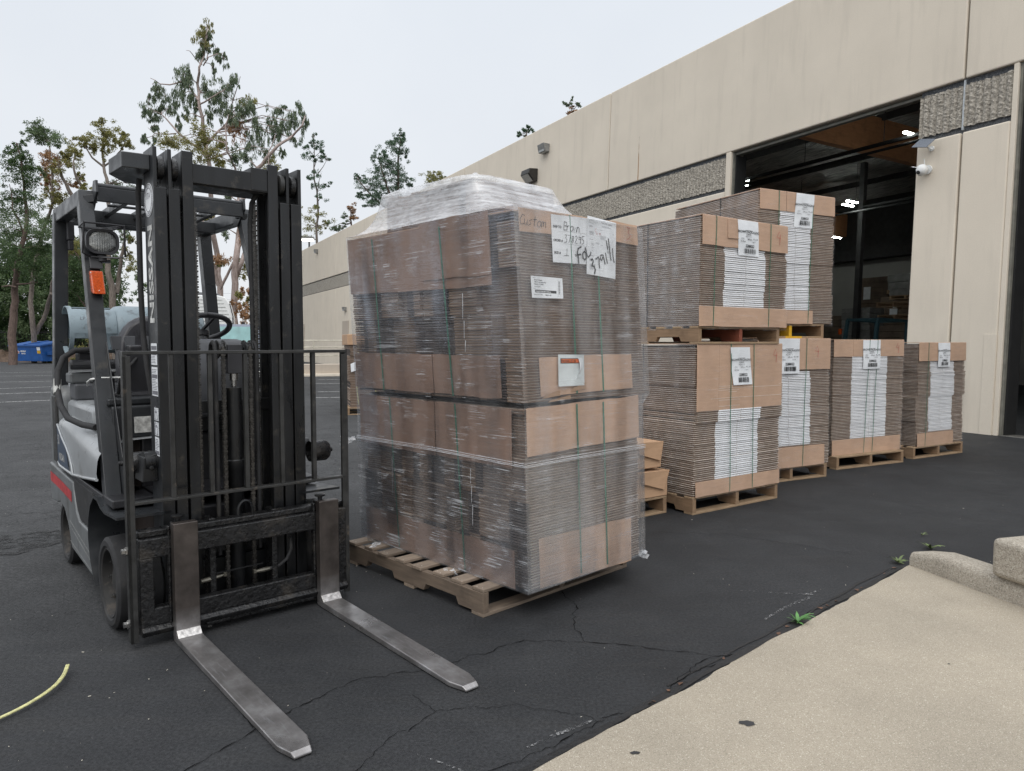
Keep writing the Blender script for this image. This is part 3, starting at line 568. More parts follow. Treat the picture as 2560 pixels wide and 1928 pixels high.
h = MB(); h.lathe((.03,.19,-.02),(0,1,-.2),[(0,.03),(.02,.028),(.025,.001)]); h.build('camera_lens', M['ink'], o, smooth=40)
o = winst('solar_panel', 1.16, 0, 4.40); tag(o, 'small tilted solar panel on a white arm above the security camera', 'solar panel')
h = MB(); h.tube([(-.04,.0,-.02),(-.04,.06,-.03),(0,.14,.03)],.014); h.lathe((-.04,0,-.02),(0,1,0),[(0,.04),(.02,.04),(.02,.001)]); h.build('panel_arm', M['white'], o, smooth=40)
M['solar'] = mat('solar_cells', (.14,.16,.19), .25, var=(60,.2)); h = MB(); Ms = Matrix.Rotation(R(-48),3,'X') @ Matrix.Rotation(R(-20),3,'Z'); h.rbox((0,.17,.045),(.30,.19,.012),M=Ms); h.build('panel_cells', M['solar'], o, bevel=.003)

# ================================================================== PALLETS AND LOADS
def pallet(x, y, z, ang, w, d, label, deck, stringer, ntop=7, old=False, mid=None, group=None, seed=1, longs=None):
    """x axis = along the face with the openings, y axis = back; stringers run along y"""
    rg = random.Random(seed); o = empty('wooden_pallet', (x,y,z), ang, label, 'pallet', group)
    b = MB(); bw = .09 if not old else .088
    pitch = (d-bw)/(ntop-1)
    for i in range(ntop):
        yy = i*pitch + (rg.uniform(-.006,.006) if old else 0); tw = rg.uniform(-.006,.006) if old else 0; l = rg.uniform(-.012,.012) if old else 0
        b.hexa([(l,yy,.121),(w+l,yy+tw,.121),(w+l,yy+bw+tw,.121),(l,yy+bw,.121),(l,yy,.138),(w+l,yy+tw,.138),(w+l,yy+bw+tw,.138),(l,yy+bw,.138)])
    b.build('deck_boards', deck, o, bevel=.003)
    b = MB()
    for yy in (0, (d-bw)/2, d-bw): b.box((.002,yy,0),(w-.002,yy+bw,.017))
    b.build('bottom_boards', deck, o, bevel=.002)
    for i, xs in enumerate((0.002, w/2-.019, w-.040)):
        b = MB(); n1, n2 = .17*d, .39*d
        pr = [(0,.018),(n1-.02,.018),(n1,.055),(n2-.02,.055),(n2,.018),(d-n2,.018),(d-n2+.02,.055),(d-n1,.055),(d-n1+.02,.018),(d,.018),(d,.120),(0,.120)]
        b.prism(pr, xs, xs+.038, 'x')
        b.build('stringer', (mid if (mid and i == 1) else stringer), o, bevel=.002)
    if old:
        b = MB()
        for i in range(ntop):
            for xs in (.02, w/2, w-.02):
                for q in (.025,.06): b.lathe((xs+rg.uniform(-.006,.006), i*pitch+q, .1385),(0,0,1),[(0,.003),(.0012,.0025),(.0012,.0001)],6)
        b.build('nails', M['grit'], o)
    return o

def layers(root, w, d, z0, z1, pitch, seed, white=None, bundle=18, jit=.004, lean=(0,0), shift=.008, taper=0, wav=.0, big_=False, row=False):
    """stack of flattened boxes: every sheet a thin slab with a pale liner edge"""
    rg = random.Random(seed); n = int((z1-z0)/pitch); b = MB(); wb = MB(); ox = oy = 0
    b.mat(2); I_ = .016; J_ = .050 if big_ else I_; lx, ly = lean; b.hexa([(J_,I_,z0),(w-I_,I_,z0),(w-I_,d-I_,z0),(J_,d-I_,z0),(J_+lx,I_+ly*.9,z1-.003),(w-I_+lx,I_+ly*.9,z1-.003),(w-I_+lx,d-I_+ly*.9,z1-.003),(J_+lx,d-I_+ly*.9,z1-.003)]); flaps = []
    for i in range(n):
        z = z0 + i*pitch
        if i % bundle == 0: ox, oy = rg.uniform(-shift,shift), rg.uniform(-shift,shift)*.8
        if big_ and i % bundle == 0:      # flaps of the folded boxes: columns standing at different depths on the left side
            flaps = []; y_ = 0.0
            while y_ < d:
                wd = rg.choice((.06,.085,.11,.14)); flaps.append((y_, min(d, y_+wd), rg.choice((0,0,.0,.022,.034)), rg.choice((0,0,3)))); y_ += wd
        t = (z-z0)/(z1-z0); lx = lean[0]*t + ox + rg.uniform(-jit,jit); ly = lean[1]*t + oy*.6 + rg.uniform(-jit,jit)
        sg = rg.uniform(-.0012,.0012); s2 = rg.uniform(-.0012,.0012)
        zz = lambda a, c, q: (a, c, q + sg*a + s2*c)
        a0, a1, c0, c1 = lx, w+lx, ly, d+ly
        b.mat(0); q0, q1 = z, z+pitch*.60; A0 = a0
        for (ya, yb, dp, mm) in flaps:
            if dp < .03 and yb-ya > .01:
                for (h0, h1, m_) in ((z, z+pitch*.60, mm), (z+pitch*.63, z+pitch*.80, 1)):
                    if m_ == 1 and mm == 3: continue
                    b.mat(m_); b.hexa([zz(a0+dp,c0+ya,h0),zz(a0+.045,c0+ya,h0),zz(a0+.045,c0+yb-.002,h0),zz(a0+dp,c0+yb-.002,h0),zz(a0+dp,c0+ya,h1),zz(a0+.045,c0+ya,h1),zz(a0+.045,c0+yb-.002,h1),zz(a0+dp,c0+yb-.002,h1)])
        b.mat(0)
        if big_: a0 += .036
        b.hexa([zz(a0,c0,q0),zz(a1,c0,q0),zz(a1,c1,q0),zz(a0,c1,q0),zz(a0,c0,q1),zz(a1,c0,q1),zz(a1,c1,q1),zz(a0,c1,q1)])
        b.mat(1); q0, q1 = z+pitch*.63, z+pitch*.80; e = .002 + rg.uniform(0,.0025)
        b.hexa([zz(a0-e,c0-e,q0),zz(a1+e,c0-e,q0),zz(a1+e,c1+e,q0),zz(a0-e,c1+e,q0),zz(a0-e,c0-e,q1),zz(a1+e,c0-e,q1),zz(a1+e,c1+e,q1),zz(a0-e,c1+e,q1)])
        if white and white[2] <= z <= white[3]:
            j = ox*.9 + rg.uniform(-.003,.003); u0 = white[0]+j+lean[0]*t; u1 = white[1]+j+rg.uniform(-.003,.003)+lean[0]*t; m_ = (u0+u1)/2 + ox*.6
            for (s, e_) in ((u0, m_-.002), (m_+.002, u1)):
                wb.hexa([zz(s,c0-.006,z+.001),zz(e_,c0-.006,z+.001),zz(e_,c0+.03,z+.001),zz(s,c0+.03,z+.001),zz(s,c0-.006,z+pitch*.80),zz(e_,c0-.006,z+pitch*.80),zz(e_,c0+.03,z+pitch*.80),zz(s,c0+.03,z+pitch*.80)])
    o = b.build('cardboard_sheets', [M['card_dark'], M['card_pale'] if not row else M['card_liner'], M['card_shade'], M['card_flap_shade']], root)
    if white: wb.build('white_panels', M['card_white'], root, bevel=.002, seg=1)
    return o
def stroke(b, pts, x, z, s, w, y, slant=0):
    b.ribbon([(x + (p[0]+slant*p[1])*s, y, z + p[1]*s) for p in pts], w, (0,-1,0))
FOUR = [[(.35,1),(.0,.45),(.55,.42)],[(.5,.75),(.42,-.2)]]
THREE = [[(.1,1),(.45,.95),(.25,.7),(.2,.62),(.5,.3),(.45,.2),(.0,-.1)]]
def ship_label(root, x0, x1, z0, z1, y, skew=0, drape=True, code=True, seed=1):
    b = MB(); n = 8
    rows = []
    top = [(.05,.0)] if drape else []
    for k in range(n+1):
        t = k/n; z = z1 + (z0-z1)*t; bow = -.004*math.sin(t*5+seed); rows.append([(x0+skew*t, y-.004+bow, z), ((x0+x1)/2+skew*t, y-.007+bow, z), (x1+skew*t, y-.004+bow*.5, z)])
    if drape: rows.insert(0, [(x0+.01, y+.10, z1+.004), ((x0+x1)/2, y+.10, z1+.006), (x1+.01, y+.10, z1+.004)])
    b.add([p for r_ in rows for p in r_], [(i*3+k,i*3+k+1,(i+1)*3+k+1,(i+1)*3+k) for i in range(len(rows)-1) for k in range(2)])
    lab = b.build('shipping_label', M['label'], root)
    b = MB(); w = x1-x0; h = z1-z0; X = (1,0,skew*-.0); yy = y-.0125; sk = lambda t: skew*t; P = lambda fx, t: (x0+sk(t)+w*fx, yy, z1-h*t)
    text_mesh(b, 'BROWN PACKAGING', P(.48,.36), (1,0,0), (0,0,1), w*.105, 'CENTER', 1.0, .0004)
    text_mesh(b, 'CHINO', P(.48,.42), (1,0,0), (0,0,1), w*.075, 'CENTER'); text_mesh(b, '4 0 4 1 1', P(.48,.48), (1,0,0), (0,0,1), w*.085, 'CENTER')
    text_mesh(b, '--------------', P(.5,.30), (1,0,0), (0,0,1), w*.08, 'CENTER', 1, .0006)
    rg = random.Random(seed)
    for fx, t, s in ((.18,.55,'C7/1'),(.52,.55,'240 pcs'),(.80,.54,'40 x 48'),(.2,.62,'E2 flute'),(.7,.62,'1 of 4')): text_mesh(b, s, P(fx,t), (1,0,0), (0,0,1), w*.075, 'CENTER')
    text_mesh(b, '2288022', P(.52,.76), (1,0,0), (0,0,1), w*.12, 'CENTER', 1, .0008)
    xx = .26
    while xx < .80:
        bw_ = rg.choice((.012,.022,.03)); b.quad(P(xx,.80),P(xx+bw_,.80),P(xx+bw_,.93),P(xx,.93)); xx += bw_ + rg.choice((.010,.016,.022))
    b.build('print', M['ink'], lab)
def cap(root, name, w, z0, z1, y=-.006, splits=(), x0=0, x1=None, thick=.005, top_d=None, seed=1, m=None, cut=0, sag=0):
    b = MB(); x1 = w if x1 is None else x1; rg = random.Random(seed); xs = [x0]+list(splits)+[x1]
    for i, (a, c) in enumerate(zip(xs[:-1], xs[1:])):
        g = .003 if i else 0; n = 8; dy = rg.uniform(-.002,.002)
        top = []; bot = []
        for k in range(n+1):
            u = a+g+(c-a-g)*k/n; q = .003*noise.noise(Vector((u*6,z1,seed)))
            bot.append((u, y-thick+dy+q-.003, z0 + .006*noise.noise(Vector((u*5,seed,0))) - sag*(u-x0))); top.append((u, y-thick+dy+q*.4, z1))
        vs = top+bot+[(p[0],p[1]+thick,p[2]) for p in top]+[(p[0],p[1]+thick,p[2]) for p in bot]; N = n+1
        fs = [(k,k+1,N+k+1,N+k) for k in range(n)]+[(2*N+k,3*N+k,3*N+k+1,2*N+k+1) for k in range(n)]+[(k,2*N+k,2*N+k+1,k+1) for k in range(n)]+[(N+k,N+k+1,3*N+k+1,3*N+k) for k in range(n)]+[(0,N,3*N,2*N),(n,2*N+n,3*N+n,N+n)]
        b.add(vs, fs)
    if top_d: b.box((x0,y-.002,z1-.001),(x1,top_d,z1+.005))
    return b.build(name, m or M['card'], root, bevel=.0015, seg=1)
def strapv(root, xs_top, x_bot, z0, z1, y=-.018, w=.0065, m='strap'):
    b = MB(); b.ribbon([(xs_top + (x_bot-xs_top)*t, y - .002*math.sin(t*9), z1+(z0-z1)*t) for t in [i/12 for i in range(13)]], w, (0,-1,0))
    b.add([(xs_top-w/2,y,z1),(xs_top+w/2,y,z1),(xs_top+w/2,.25,z1+.008),(xs_top-w/2,.25,z1+.008)],[(0,1,2,3)])
    o = b.build('strap', M[m], root); md = o.modifiers.new('t','SOLIDIFY'); md.thickness = .0012; return o

def card_load(label, fc, rt, d, z0, z1, o_):
    fc = Vector(fc); rt = Vector(rt); w = (rt-fc).length; ang = math.atan2((rt-fc).y, (rt-fc).x)
    root = empty('cardboard_load', (fc.x,fc.y,0), ang, label, 'cardboard load', 'strapped loads of flattened boxes'); g = o_.get
    layers(root, w, d, z0, z1-.012, .0160, g('seed',1), white=g('white'), lean=g('lean',(0,0)), shift=g('shift',.010), row=True)
    # cap with crushed folds along the top edge
    cap(root, 'top_cap', w, g('capz'), z1, splits=g('splits',()), top_d=d, seed=g('seed',1))
    if g('flap'): cap(root, 'cap_flap', w, g('flap')[2], z1-.003, y=-.012, x0=g('flap')[0], x1=g('flap')[1], seed=3)
    if g('base'): cap(root, 'base_cap', w, z0-.005, g('base')[0], y=-.01, x0=g('base')[1], x1=g('base')[2], seed=5)
    for a, c in g('straps', ()): strapv(root, a, c, z0, z1)
    if g('black'): 
        b = MB(); b.ribbon([(-.014, g('black'), z) for z in (z0, (z0+z1)/2, z1)], .01, (-1,0,0)); b.build('strap', M['strap_black'], root)
    if g('label'): ship_label(root, *g('label'), -.014, skew=g('skew',0), drape=g('drape',True), seed=g('seed',1))
    mk = g('mark')
    if mk:
        b = MB()
        for s in FOUR: stroke(b, s, mk[0], mk[1], .095, .004, -.0185)
        b.build('handwritten_mark', M['red_ink'], root)
    # wrap: four sides, slightly wavy
    b = MB(); e = .016; nz, nx = 10, 8
    def wall(f, L_, fm=False):
        g_ = [[f(L_*i/nx, z0-.03+(z1-z0+.035)*k/nz, .004*noise.noise(Vector((i*.7,k*.6,L_*3)))) for k in range(nz+1)] for i in range(nx+1)]
        b.add([p for r_ in g_ for p in r_], [(i*(nz+1)+k,(i+1)*(nz+1)+k,(i+1)*(nz+1)+k+1,i*(nz+1)+k+1) for i in range(nx) for k in range(nz)])
    wall(lambda u, z, n_: (-e+n_*1.5, u, z), d); wall(lambda u, z, n_: (w+e+n_, u, z), d)
    b.mat(1); wall(lambda u, z, n_: (u, -e-.010+n_, z), w)
    b.build('stretch_film', [M['film_thin'] if not g('heavy') else M['film_heavy'], M['film_front']], root, smooth=60)
    return root, w, ang
M['film_front'] = film_mat('stretch_film_front', .05, .15, .0, milk=.02)

G1 = 'pallets under the row of loads'
def under(fc, rt, w_, d_, z, label, seed, mid=None, dx=-.01, dy=.02, deck='new_wood', st='new_stringer', nt=7):
    fc = Vector(fc); rt = Vector(rt); ang = math.atan2((rt-fc).y, (rt-fc).x); q = fc + (rt-fc).normalized()*dx + Vector((-math.sin(ang), math.cos(ang)))*dy
    return pallet(q.x, q.y, z, ang, w_, d_, label, M[deck], M[st], nt, mid=mid, group=G1, seed=seed)
A1, B1 = (1.423,5.57), (2.313,6.191); A2, B2 = (2.29,6.74), (3.170,7.190); A3, B3 = (3.414,7.657), (4.437,8.176); A4, B4 = (4.682,8.302), (5.519,8.777)
A5, B5 = (1.449,5.563), (2.334,6.183); A6, B6 = (2.315,6.83), (3.215,7.285)
under(A1,B1,1.09,1.15,0,'light wooden pallet on the ground under the nearest lower load of the row',11, dx=-.02, dy=-.005)
under(A2,B2,1.0,1.15,0,'orange-tinted wooden pallet on the ground under the second lower load from the left',12, dy=.0, dx=-.01)
under(A3,B3,1.10,1.15,0,'wooden pallet under the third ground load, its film tail hanging in front',13, dx=-.03, dy=-.10)
under(A4,B4,1.02,1.1,0,'wooden pallet under the farthest load of the row near the door pillar',14, dx=-.07, dy=-.02)
M['red_stringer'] = wood_mat('red_stringer', (.16,.045,.025), (.30,.09,.05), (14,1.2,14))
under(A5,B5,1.03,1.15,1.337,'wooden pallet with a reddish middle block, stacked under the front upper load',15, mid=M['red_stringer'], dx=-.02, dy=.0)
p6 = under(A6,B6,.93,1.15,1.392,'wooden pallet with a yellow painted middle block under the rear upper load',16, mid=M['yellow_paint'], dx=-.02, dy=.0)
b = MB(); b.box((.40,-.0012,-.001),(.62,.0,.018)); b.build('yellow_patch', M['yellow_paint'], p6)
for (a, c, z, dx_, m_) in ((A5,B5,1.475,-.01,0),(A6,B6,1.53,0,0)):
    pass
card_load('nearest lower load with a deep brown cap, another load stacked on it', A1, B1, 1.16, .141, 1.335, dict(seed=21, white=(.25,.79,.25,.80), capz=.81, splits=(.26,), base=(.255,0,1.075), straps=((.40,.41),(.69,.70)), label=(.385,.63,1.005,1.31), skew=.045, drape=False, mark=(.95,1.20), black=.55, shift=.013))
card_load('second lower load, half hidden by the nearest one, with a brown cap and label', A2, B2, 1.15, .141, 1.385, dict(seed=22, white=(.12,.72,.34,1.06), capz=1.085, base=(.335,0,.93), straps=((.645,.62),), label=(.26,.545,1.05,1.385), mark=(.76,1.22), shift=.012))
card_load('third ground load standing before the doorway, brown cap with its label across the top edge', A3, B3, 1.15, .141, 1.375, dict(seed=23, white=(.29,.865,.30,1.19), capz=1.195, splits=(.30,), base=(.30,.0,1.12), straps=((.56,.50),(.69,.64)), label=(.45,.735,1.06,1.375), mark=(1.0,1.25), shift=.016))
card_load('farthest load of the row, in front of the beige door pillar', A4, B4, 1.10, .141, 1.345, dict(seed=24, white=(.245,.725,.30,1.13), capz=1.13, splits=(.17,), base=(.29,.01,.74), straps=((.18,.16),), label=(.365,.61,1.06,1.345), shift=.016))
card_load('front upper load with a loose cap flap, stacked on the nearest lower load', A5, B5, 1.15, 1.478, 2.325, dict(seed=25, white=(.27,.785,1.62,2.10), capz=2.10, flap=(.29,.44,2.17), base=(1.63,-.03,1.085), straps=((.155,.13),(.84,.83)), label=(.405,.665,2.045,2.325), skew=.02, mark=(.92,2.18), black=.55, heavy=True, shift=.008))
card_load('rear upper load, the tallest one, reaching up before the dark doorway', A6, B6, 1.20, 1.535, 2.785, dict(seed=26, white=(.27,.68,1.66,2.60), capz=2.60, splits=(.34,), base=(1.66,.22,.73), straps=((.24,.22),(.70,.66)), label=(.46,.71,2.46,2.785), skew=-.02, black=.5, shift=.010))

# small box trays strapped on a pallet, between the wrapped load and the row
q = Vector((1.075,5.47)); ang = R(35)
pallet(.72, 5.29, 0, ang, .62, 1.0, 'orange-tinted pallet with the two open tan boxes, mostly behind the wrapped load', M['new_wood'], M['new_stringer'], 6, seed=31, group='')
for k, (z, lb, dx_) in enumerate(((.141,'lower sagging tan box under a green strap beside the wrapped load',.0),(.37,'upper crumpled tan box resting on the lower tan box',-.03))):
    o = empty('tan_box', (.78+dx_,5.33,z), ang, lb, 'box', 'tan boxes on the small pallet')
    b = MB(); b.hexa([(0,0,0),(.55-.03*k,0,0),(.55-.03*k,.8,0),(0,.8,0),(-.01,-.012,.215),(.575-.03*k,.02,.20),(.54,.8,.205),(0,.8,.205)]); b.build('box_body', M['card_box'], o, bevel=.006)
    b = MB(); b.hexa([(.26,-.018,.12),(.50,-.016,.05),(.505,-.006,.05),(.27,-.008,.12),(.25,-.020,.214),(.570-.03*k,-.006,.203),(.575-.03*k,.004,.203),(.27,-.008,.214)]); b.build('box_flap', M['card_box'], o, bevel=.004)
o = empty('green_strap', (.78,5.33,0), ang, 'bright green strap holding the two tan boxes to their pallet', 'strap'); b = MB(); b.ribbon([(.13,-.035,.12),(.15,-.045,.35),(.13,-.03,.57)], .02, (0,-1,0)); b.ribbon([(.13,-.03,.57),(.13,.4,.58)],.02,(0,0,1)); b.build('strap_band', M['strap'], o)

# ---------------------------------------------------------------- the big wrapped load
FC = Vector((.072,3.428)); ANG = math.atan2(4.075-3.428, .744-.072)
big = empty('wrapped_load', (FC.x,FC.y,0), ANG, 'tall film-wrapped load of brown flattened boxes with handwritten papers, beside the forklift', 'cardboard load')
W0, D0 = .93, 1.41
pq = FC + Vector((math.cos(ANG),math.sin(ANG)))*(-.135) + Vector((-math.sin(ANG),math.cos(ANG)))*.17
pallet(pq.x, pq.y, 0, ANG, 1.16, 1.24, 'weathered grey-brown pallet with protruding deck boards under the big wrapped load', M['old_wood'], M['stringer_wood'], 8, old=True, seed=5)
def block(z0, z1, x0, y0, x1, y1, seed, pitch=.0135, lean=(0,0)):
    s = layers(big, x1-x0, y1-y0, z0, z1, pitch, seed, bundle=16, jit=.0028, shift=.0045, lean=lean, big_=True); s.location = (x0,y0,0); return s
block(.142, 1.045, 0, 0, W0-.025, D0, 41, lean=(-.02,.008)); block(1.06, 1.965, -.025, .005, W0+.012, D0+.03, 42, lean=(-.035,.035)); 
# upper small bundle under the film tent
TB = [(.02,.40),(.62,.40),(.62,1.20),(.02,1.20)]
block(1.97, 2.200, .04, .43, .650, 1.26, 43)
def LX(z): return -.020*max(0,z-.142)/.903 if z < 1.05 else -.025-.035*(z-1.06)/.905
def LY(z): return .008*max(0,z-.142)/.903 if z < 1.05 else .005+.035*(z-1.06)/.905
def fpanel(face, a, c, z0, z1, name='cover_sheet', seed=1, off=.008, m=None, zs=0):
    """flat cover card on the right ('r', y=0) or left ('l', x=0) face"""
    b = MB(); n = 10; rows = []
    for k in range(n+1):
        u = a+(c-a)*k/n; r_ = []
        for j in range(7):
            z = z0+(z1-z0)*j/6; r_.append((u + (LX(z) if face == 'r' else LY(z)), (LY(z) if face == 'r' else LX(z)) - off - .003*noise.noise(Vector((u*4,z*5,seed))), z + (.008*noise.noise(Vector((u*6,seed,z))) if j in (0,6) else 0) + zs*(u-a)))
        rows.append(r_)
    P = (lambda q: q) if face == 'r' else (lambda q: (q[1]-.0, q[0], q[2]))
    b.add([P(q) for r_ in rows for q in r_], [(i*7+j,(i+1)*7+j,(i+1)*7+j+1,i*7+j+1) for i in range(n) for j in range(6)])
    o = b.build(name, m or M['card'], big); md = o.modifiers.new('t','SOLIDIFY'); md.thickness = .003; md.offset = 0; return o
fpanel('r', .03, .955, 1.875, 1.985, seed=1, off=.012, zs=.02)
fpanel('r', .115, .85, 1.085, 1.275, seed=2, off=.012, zs=.02); fpanel('r', .01, .90, .80, 1.035, seed=3, off=.012, zs=.02); fpanel('r', .08, .82, .142, .39, seed=4, off=.012, zs=-.02)
M['card_left_shade'] = card_mat('cardboard_cover_shade', (.265,.175,.132))  # darker copy of the cardboard: shade of the left face painted in
fpanel('l', .155, 1.44, 1.625, 1.955, seed=5, off=.012, m=M['card_left_shade'], zs=.01); fpanel('l', .155, .70, 1.68, 1.985, seed=6, off=.017, m=M['card_left_shade']); fpanel('l', .13, .66, 1.075, 1.285, seed=7, off=.012, m=M['card_left_shade']); fpanel('l', .668, 1.44, 1.075, 1.285, seed=17, off=.012, m=M['card_left_shade'])
fpanel('l', .07, .665, .735, 1.03, seed=8, off=.012, m=M['card_left_shade']); fpanel('l', .673, 1.42, .735, 1.03, seed=18, off=.012, m=M['card_left_shade']); fpanel('l', .07, 1.39, .142, .335, seed=9, off=.012, m=M['card_left_shade'])
b = MB(); b.box((-.06,.04,1.966),(.845,D0+.06,1.972)); b.build('cover_sheet', M['card'], big)
# torn strip at the seam
b = MB(); 
for i, (u0, u1, z, h) in enumerate(((.09,.22,1.075,.03),(.30,.42,1.10,.035),(.13,.30,1.055,.02))):
    b.quad((u0,-.012,z),(u1,-.014,z+.012),(u1-.01,-.020,z+h+.01),(u0+.02,-.016,z+h*.6))
b.build('torn_card', M['card_box'], big)
def bstrap(face, u1, u0, z0, z1, off):
    b = MB(); pts = [(u0+(u1-u0)*t, z0+(z1-z0)*t) for t in [i/10 for i in range(11)]]
    b.ribbon([(u,LY(z)-off,z) if face == 'r' else (LX(z)-off,u,z) for u, z in pts], .012, (0,-1,0) if face == 'r' else (-1,0,0)); b.build('strap', M['strap'], big)
bstrap('r', .325, .352, 1.09, 1.99, .0165); bstrap('r', .535, .565, 1.09, 1.99, .0165); bstrap('r', .352, .386, .15, 1.035, .0165); bstrap('r', .565, .603, .15, 1.035, .0165)
bstrap('l', 1.20, 1.14, 1.07, 1.95, .0205); bstrap('l', .57, .50, 1.07, 1.95, .0205); bstrap('l', 1.10, 1.04, .15, 1.03, .0165); bstrap('l', .50, .444, .15, 1.03, .0165)
b = MB()
for u, za, zb in ((.411,1.47,1.60),(.405,1.37,1.46),(.40,1.30,1.36),(.39,.62,.70),(.385,.52,.61),(.38,.40,.51),(1.1,.45,.68)): b.ribbon([(LX(za)-.012,u,za),(LX(za)-.019,u-.008,(za+zb)/2),(LX(zb)-.012,u-.004,zb)], .004, (-1,0,0))
b.build('white_tape', M['card_white'], big)
# papers on the right face
def U2(x, z, off=.0315): return (x+.014, LY(z)-.0150-(off-.024), z)
def paper(pts, name='paper_sheet', off=.030, m='label'):
    b = MB(); b.quad(*[U2(x,z,off) for x,z in pts]); o = b.build(name, M[m], big); md = o.modifiers.new('t','SOLIDIFY'); md.thickness = .0006; return o
p1 = paper([(.173,1.978),(.455,1.99),(.432,1.752),(.181,1.744)], off=.0255)
b = MB()
for s, x, z in (('SHIP TO',.187,1.915),('ORDER #',.187,1.848),('SKID #',.189,1.787),('OF',.345,1.786)): text_mesh(b, s, U2(x,z,.0262), (1,0,.03), (-.02,0,1), .0165, 'LEFT', 1.0, .0006)
for x0, x1, z in ((.26,.45,1.905),(.26,.445,1.842),(.255,.30,1.780),(.36,.41,1.779)): b.ribbon([U2(x0,z,.0262),U2(x1,z+.003,.0262)], .0008)
b.build('print', M['ink'], p1)
b = MB()
def hand(b, strokes, x, z, s, w, off=.027, sl=.12, rot=0):
    c, q = math.cos(rot), math.sin(rot)
    for st in strokes: b.ribbon([U2(x + ((p[0]+sl*p[1])*c - p[1]*q)*s, z + ((p[0]+sl*p[1])*q + p[1]*c)*s, off) for p in st], w)
GL = {'B':[[(.05,0),(.05,1)],[(.05,1),(.5,.95),(.5,.6),(.1,.52),(.6,.45),(.6,.05),(.05,0)]],'r':[[(0,0),(.05,.6)],[(.05,.4),(.2,.6),(.4,.55)]],'o':[[(.25,.6),(0,.4),(.05,.05),(.35,.0),(.5,.3),(.4,.58),(.2,.6)]],
 'w':[[(0,.6),(.1,0),(.3,.5),(.5,0),(.65,.6)]],'n':[[(0,0),(.0,.6)],[(0,.4),(.25,.62),(.4,.5),(.45,0)]],'C':[[(.6,.85),(.3,1),(0,.5),(.2,.02),(.6,.1)]],'u':[[(0,.6),(.05,.1),(.3,0),(.45,.6),(.5,0)]],'s':[[(.4,.6),(.05,.5),(.35,.2),(.0,0)]],
 't':[[(.2,1),(.2,.1),(.35,0)],[(0,.65),(.45,.68)]],'m':[[(0,0),(.02,.6),(.2,.6),(.25,.05),(.3,.55),(.5,.58),(.6,0)]],'3':[[(.05,.95),(.45,.98),(.2,.6),(.5,.4),(.4,.08),(0,.02)]],'7':[[(0,.95),(.5,1),(.2,0)]],'8':[[(.4,.9),(.1,.85),(.15,.6),(.4,.35),(.25,0),(.05,.2),(.4,.6),(.4,.9)]],
 '2':[[(.0,.8),(.25,1),(.45,.75),(0,.02),(.5,.05)]],'9':[[(.45,.85),(.1,.9),(.1,.55),(.45,.6),(.48,.9),(.4,0)]],'5':[[(.5,1),(.1,1),(.08,.6),(.4,.5),(.4,.1),(0,0)]],'1':[[(.1,.75),(.3,1),(.25,0)]],'F':[[(.1,1),(.05,.0)],[(.1,1),(.55,1.05)],[(.08,.5),(.45,.55)]],'L':[[(.1,1),(.25,.1),(.6,.3)]],'|':[[(.1,1),(.15,0)]]}
def write(b, s, x, z, size, w, adv=.72, **k):
    for ch in s:
        if ch in GL: hand(b, GL[ch], x, z, size, w, **k)
        c = k.get('rot', 0); x += adv*size*math.cos(c); z += adv*size*math.sin(c)
write(b, 'Brown', .262, 1.910, .042, .0036, .60); write(b, '378295', .266, 1.848, .040, .0033, .66, rot=.03); write(b, '1', .272, 1.783, .036, .0022); b.ribbon([U2(.262,1.783,.027),U2(.298,1.786,.027)],.0022)
b.build('handwriting', M['ink'], p1)
p2 = paper([(.449,2.004),(.687,1.992),(.669,1.690),(.431,1.703)], off=.0285)
b = MB(); rg = random.Random(6)
text_mesh(b, 'PURCHASE  ORDER', U2(.56,1.975,.0292), (1,0,-.05), (0,0,1), .010, 'LEFT', 1, .0002)
b.ribbon([U2(.465,1.985,.0292),U2(.495,1.984,.0292),U2(.495,1.968,.0292),U2(.465,1.969,.0292),U2(.465,1.985,.0292)],.0012)
for x, z, w_, n_ in ((.46,1.955,.03,2),(.50,1.978,.035,2),(.56,1.962,.09,2),(.46,1.925,.04,4),(.545,1.94,.03,1),(.55,1.91,.05,5),(.655,1.93,.01,2),(.46,1.885,.03,1),(.475,1.865,.022,3),(.475,1.845,.022,2),(.475,1.828,.02,1),(.51,1.87,.03,2),(.55,1.86,.02,1),(.60,1.86,.045,2),(.60,1.835,.03,3),(.45,1.80,.05,1),(.455,1.785,.03,3),(.455,1.755,.05,4),(.52,1.79,.06,2),(.455,1.735,.04,2)):
    for k in range(n_): b.ribbon([U2(x,z-k*.0048,.0292),U2(x+w_*rg.uniform(.7,1),z-k*.0048-.001,.0292)], .0013)
b.build('print', M['grey_ink'], p2)
b = MB(); write(b, 'C', .505, 1.925, .02, .0016, off=.030); write(b, 'u', .515, 1.913, .018, .0016, off=.030); write(b, 'm', .54, 1.913, .018, .0016, off=.030); b.build('red_handwriting', M['red_ink'], p2)
b = MB(); hx = lambda pts, w=.0085: b.ribbon([U2(x,z,.0305) for x,z in pts], w)
hx([(.392,1.838),(.366,1.826),(.360,1.80),(.366,1.785),(.370,1.75)]); hx([(.362,1.793),(.388,1.800)]); hx([(.418,1.818),(.402,1.806),(.404,1.780),(.418,1.773),(.430,1.785),(.428,1.808),(.414,1.817)]); hx([(.421,1.838),(.437,1.796),(.444,1.789),(.462,1.801),(.468,1.819)])
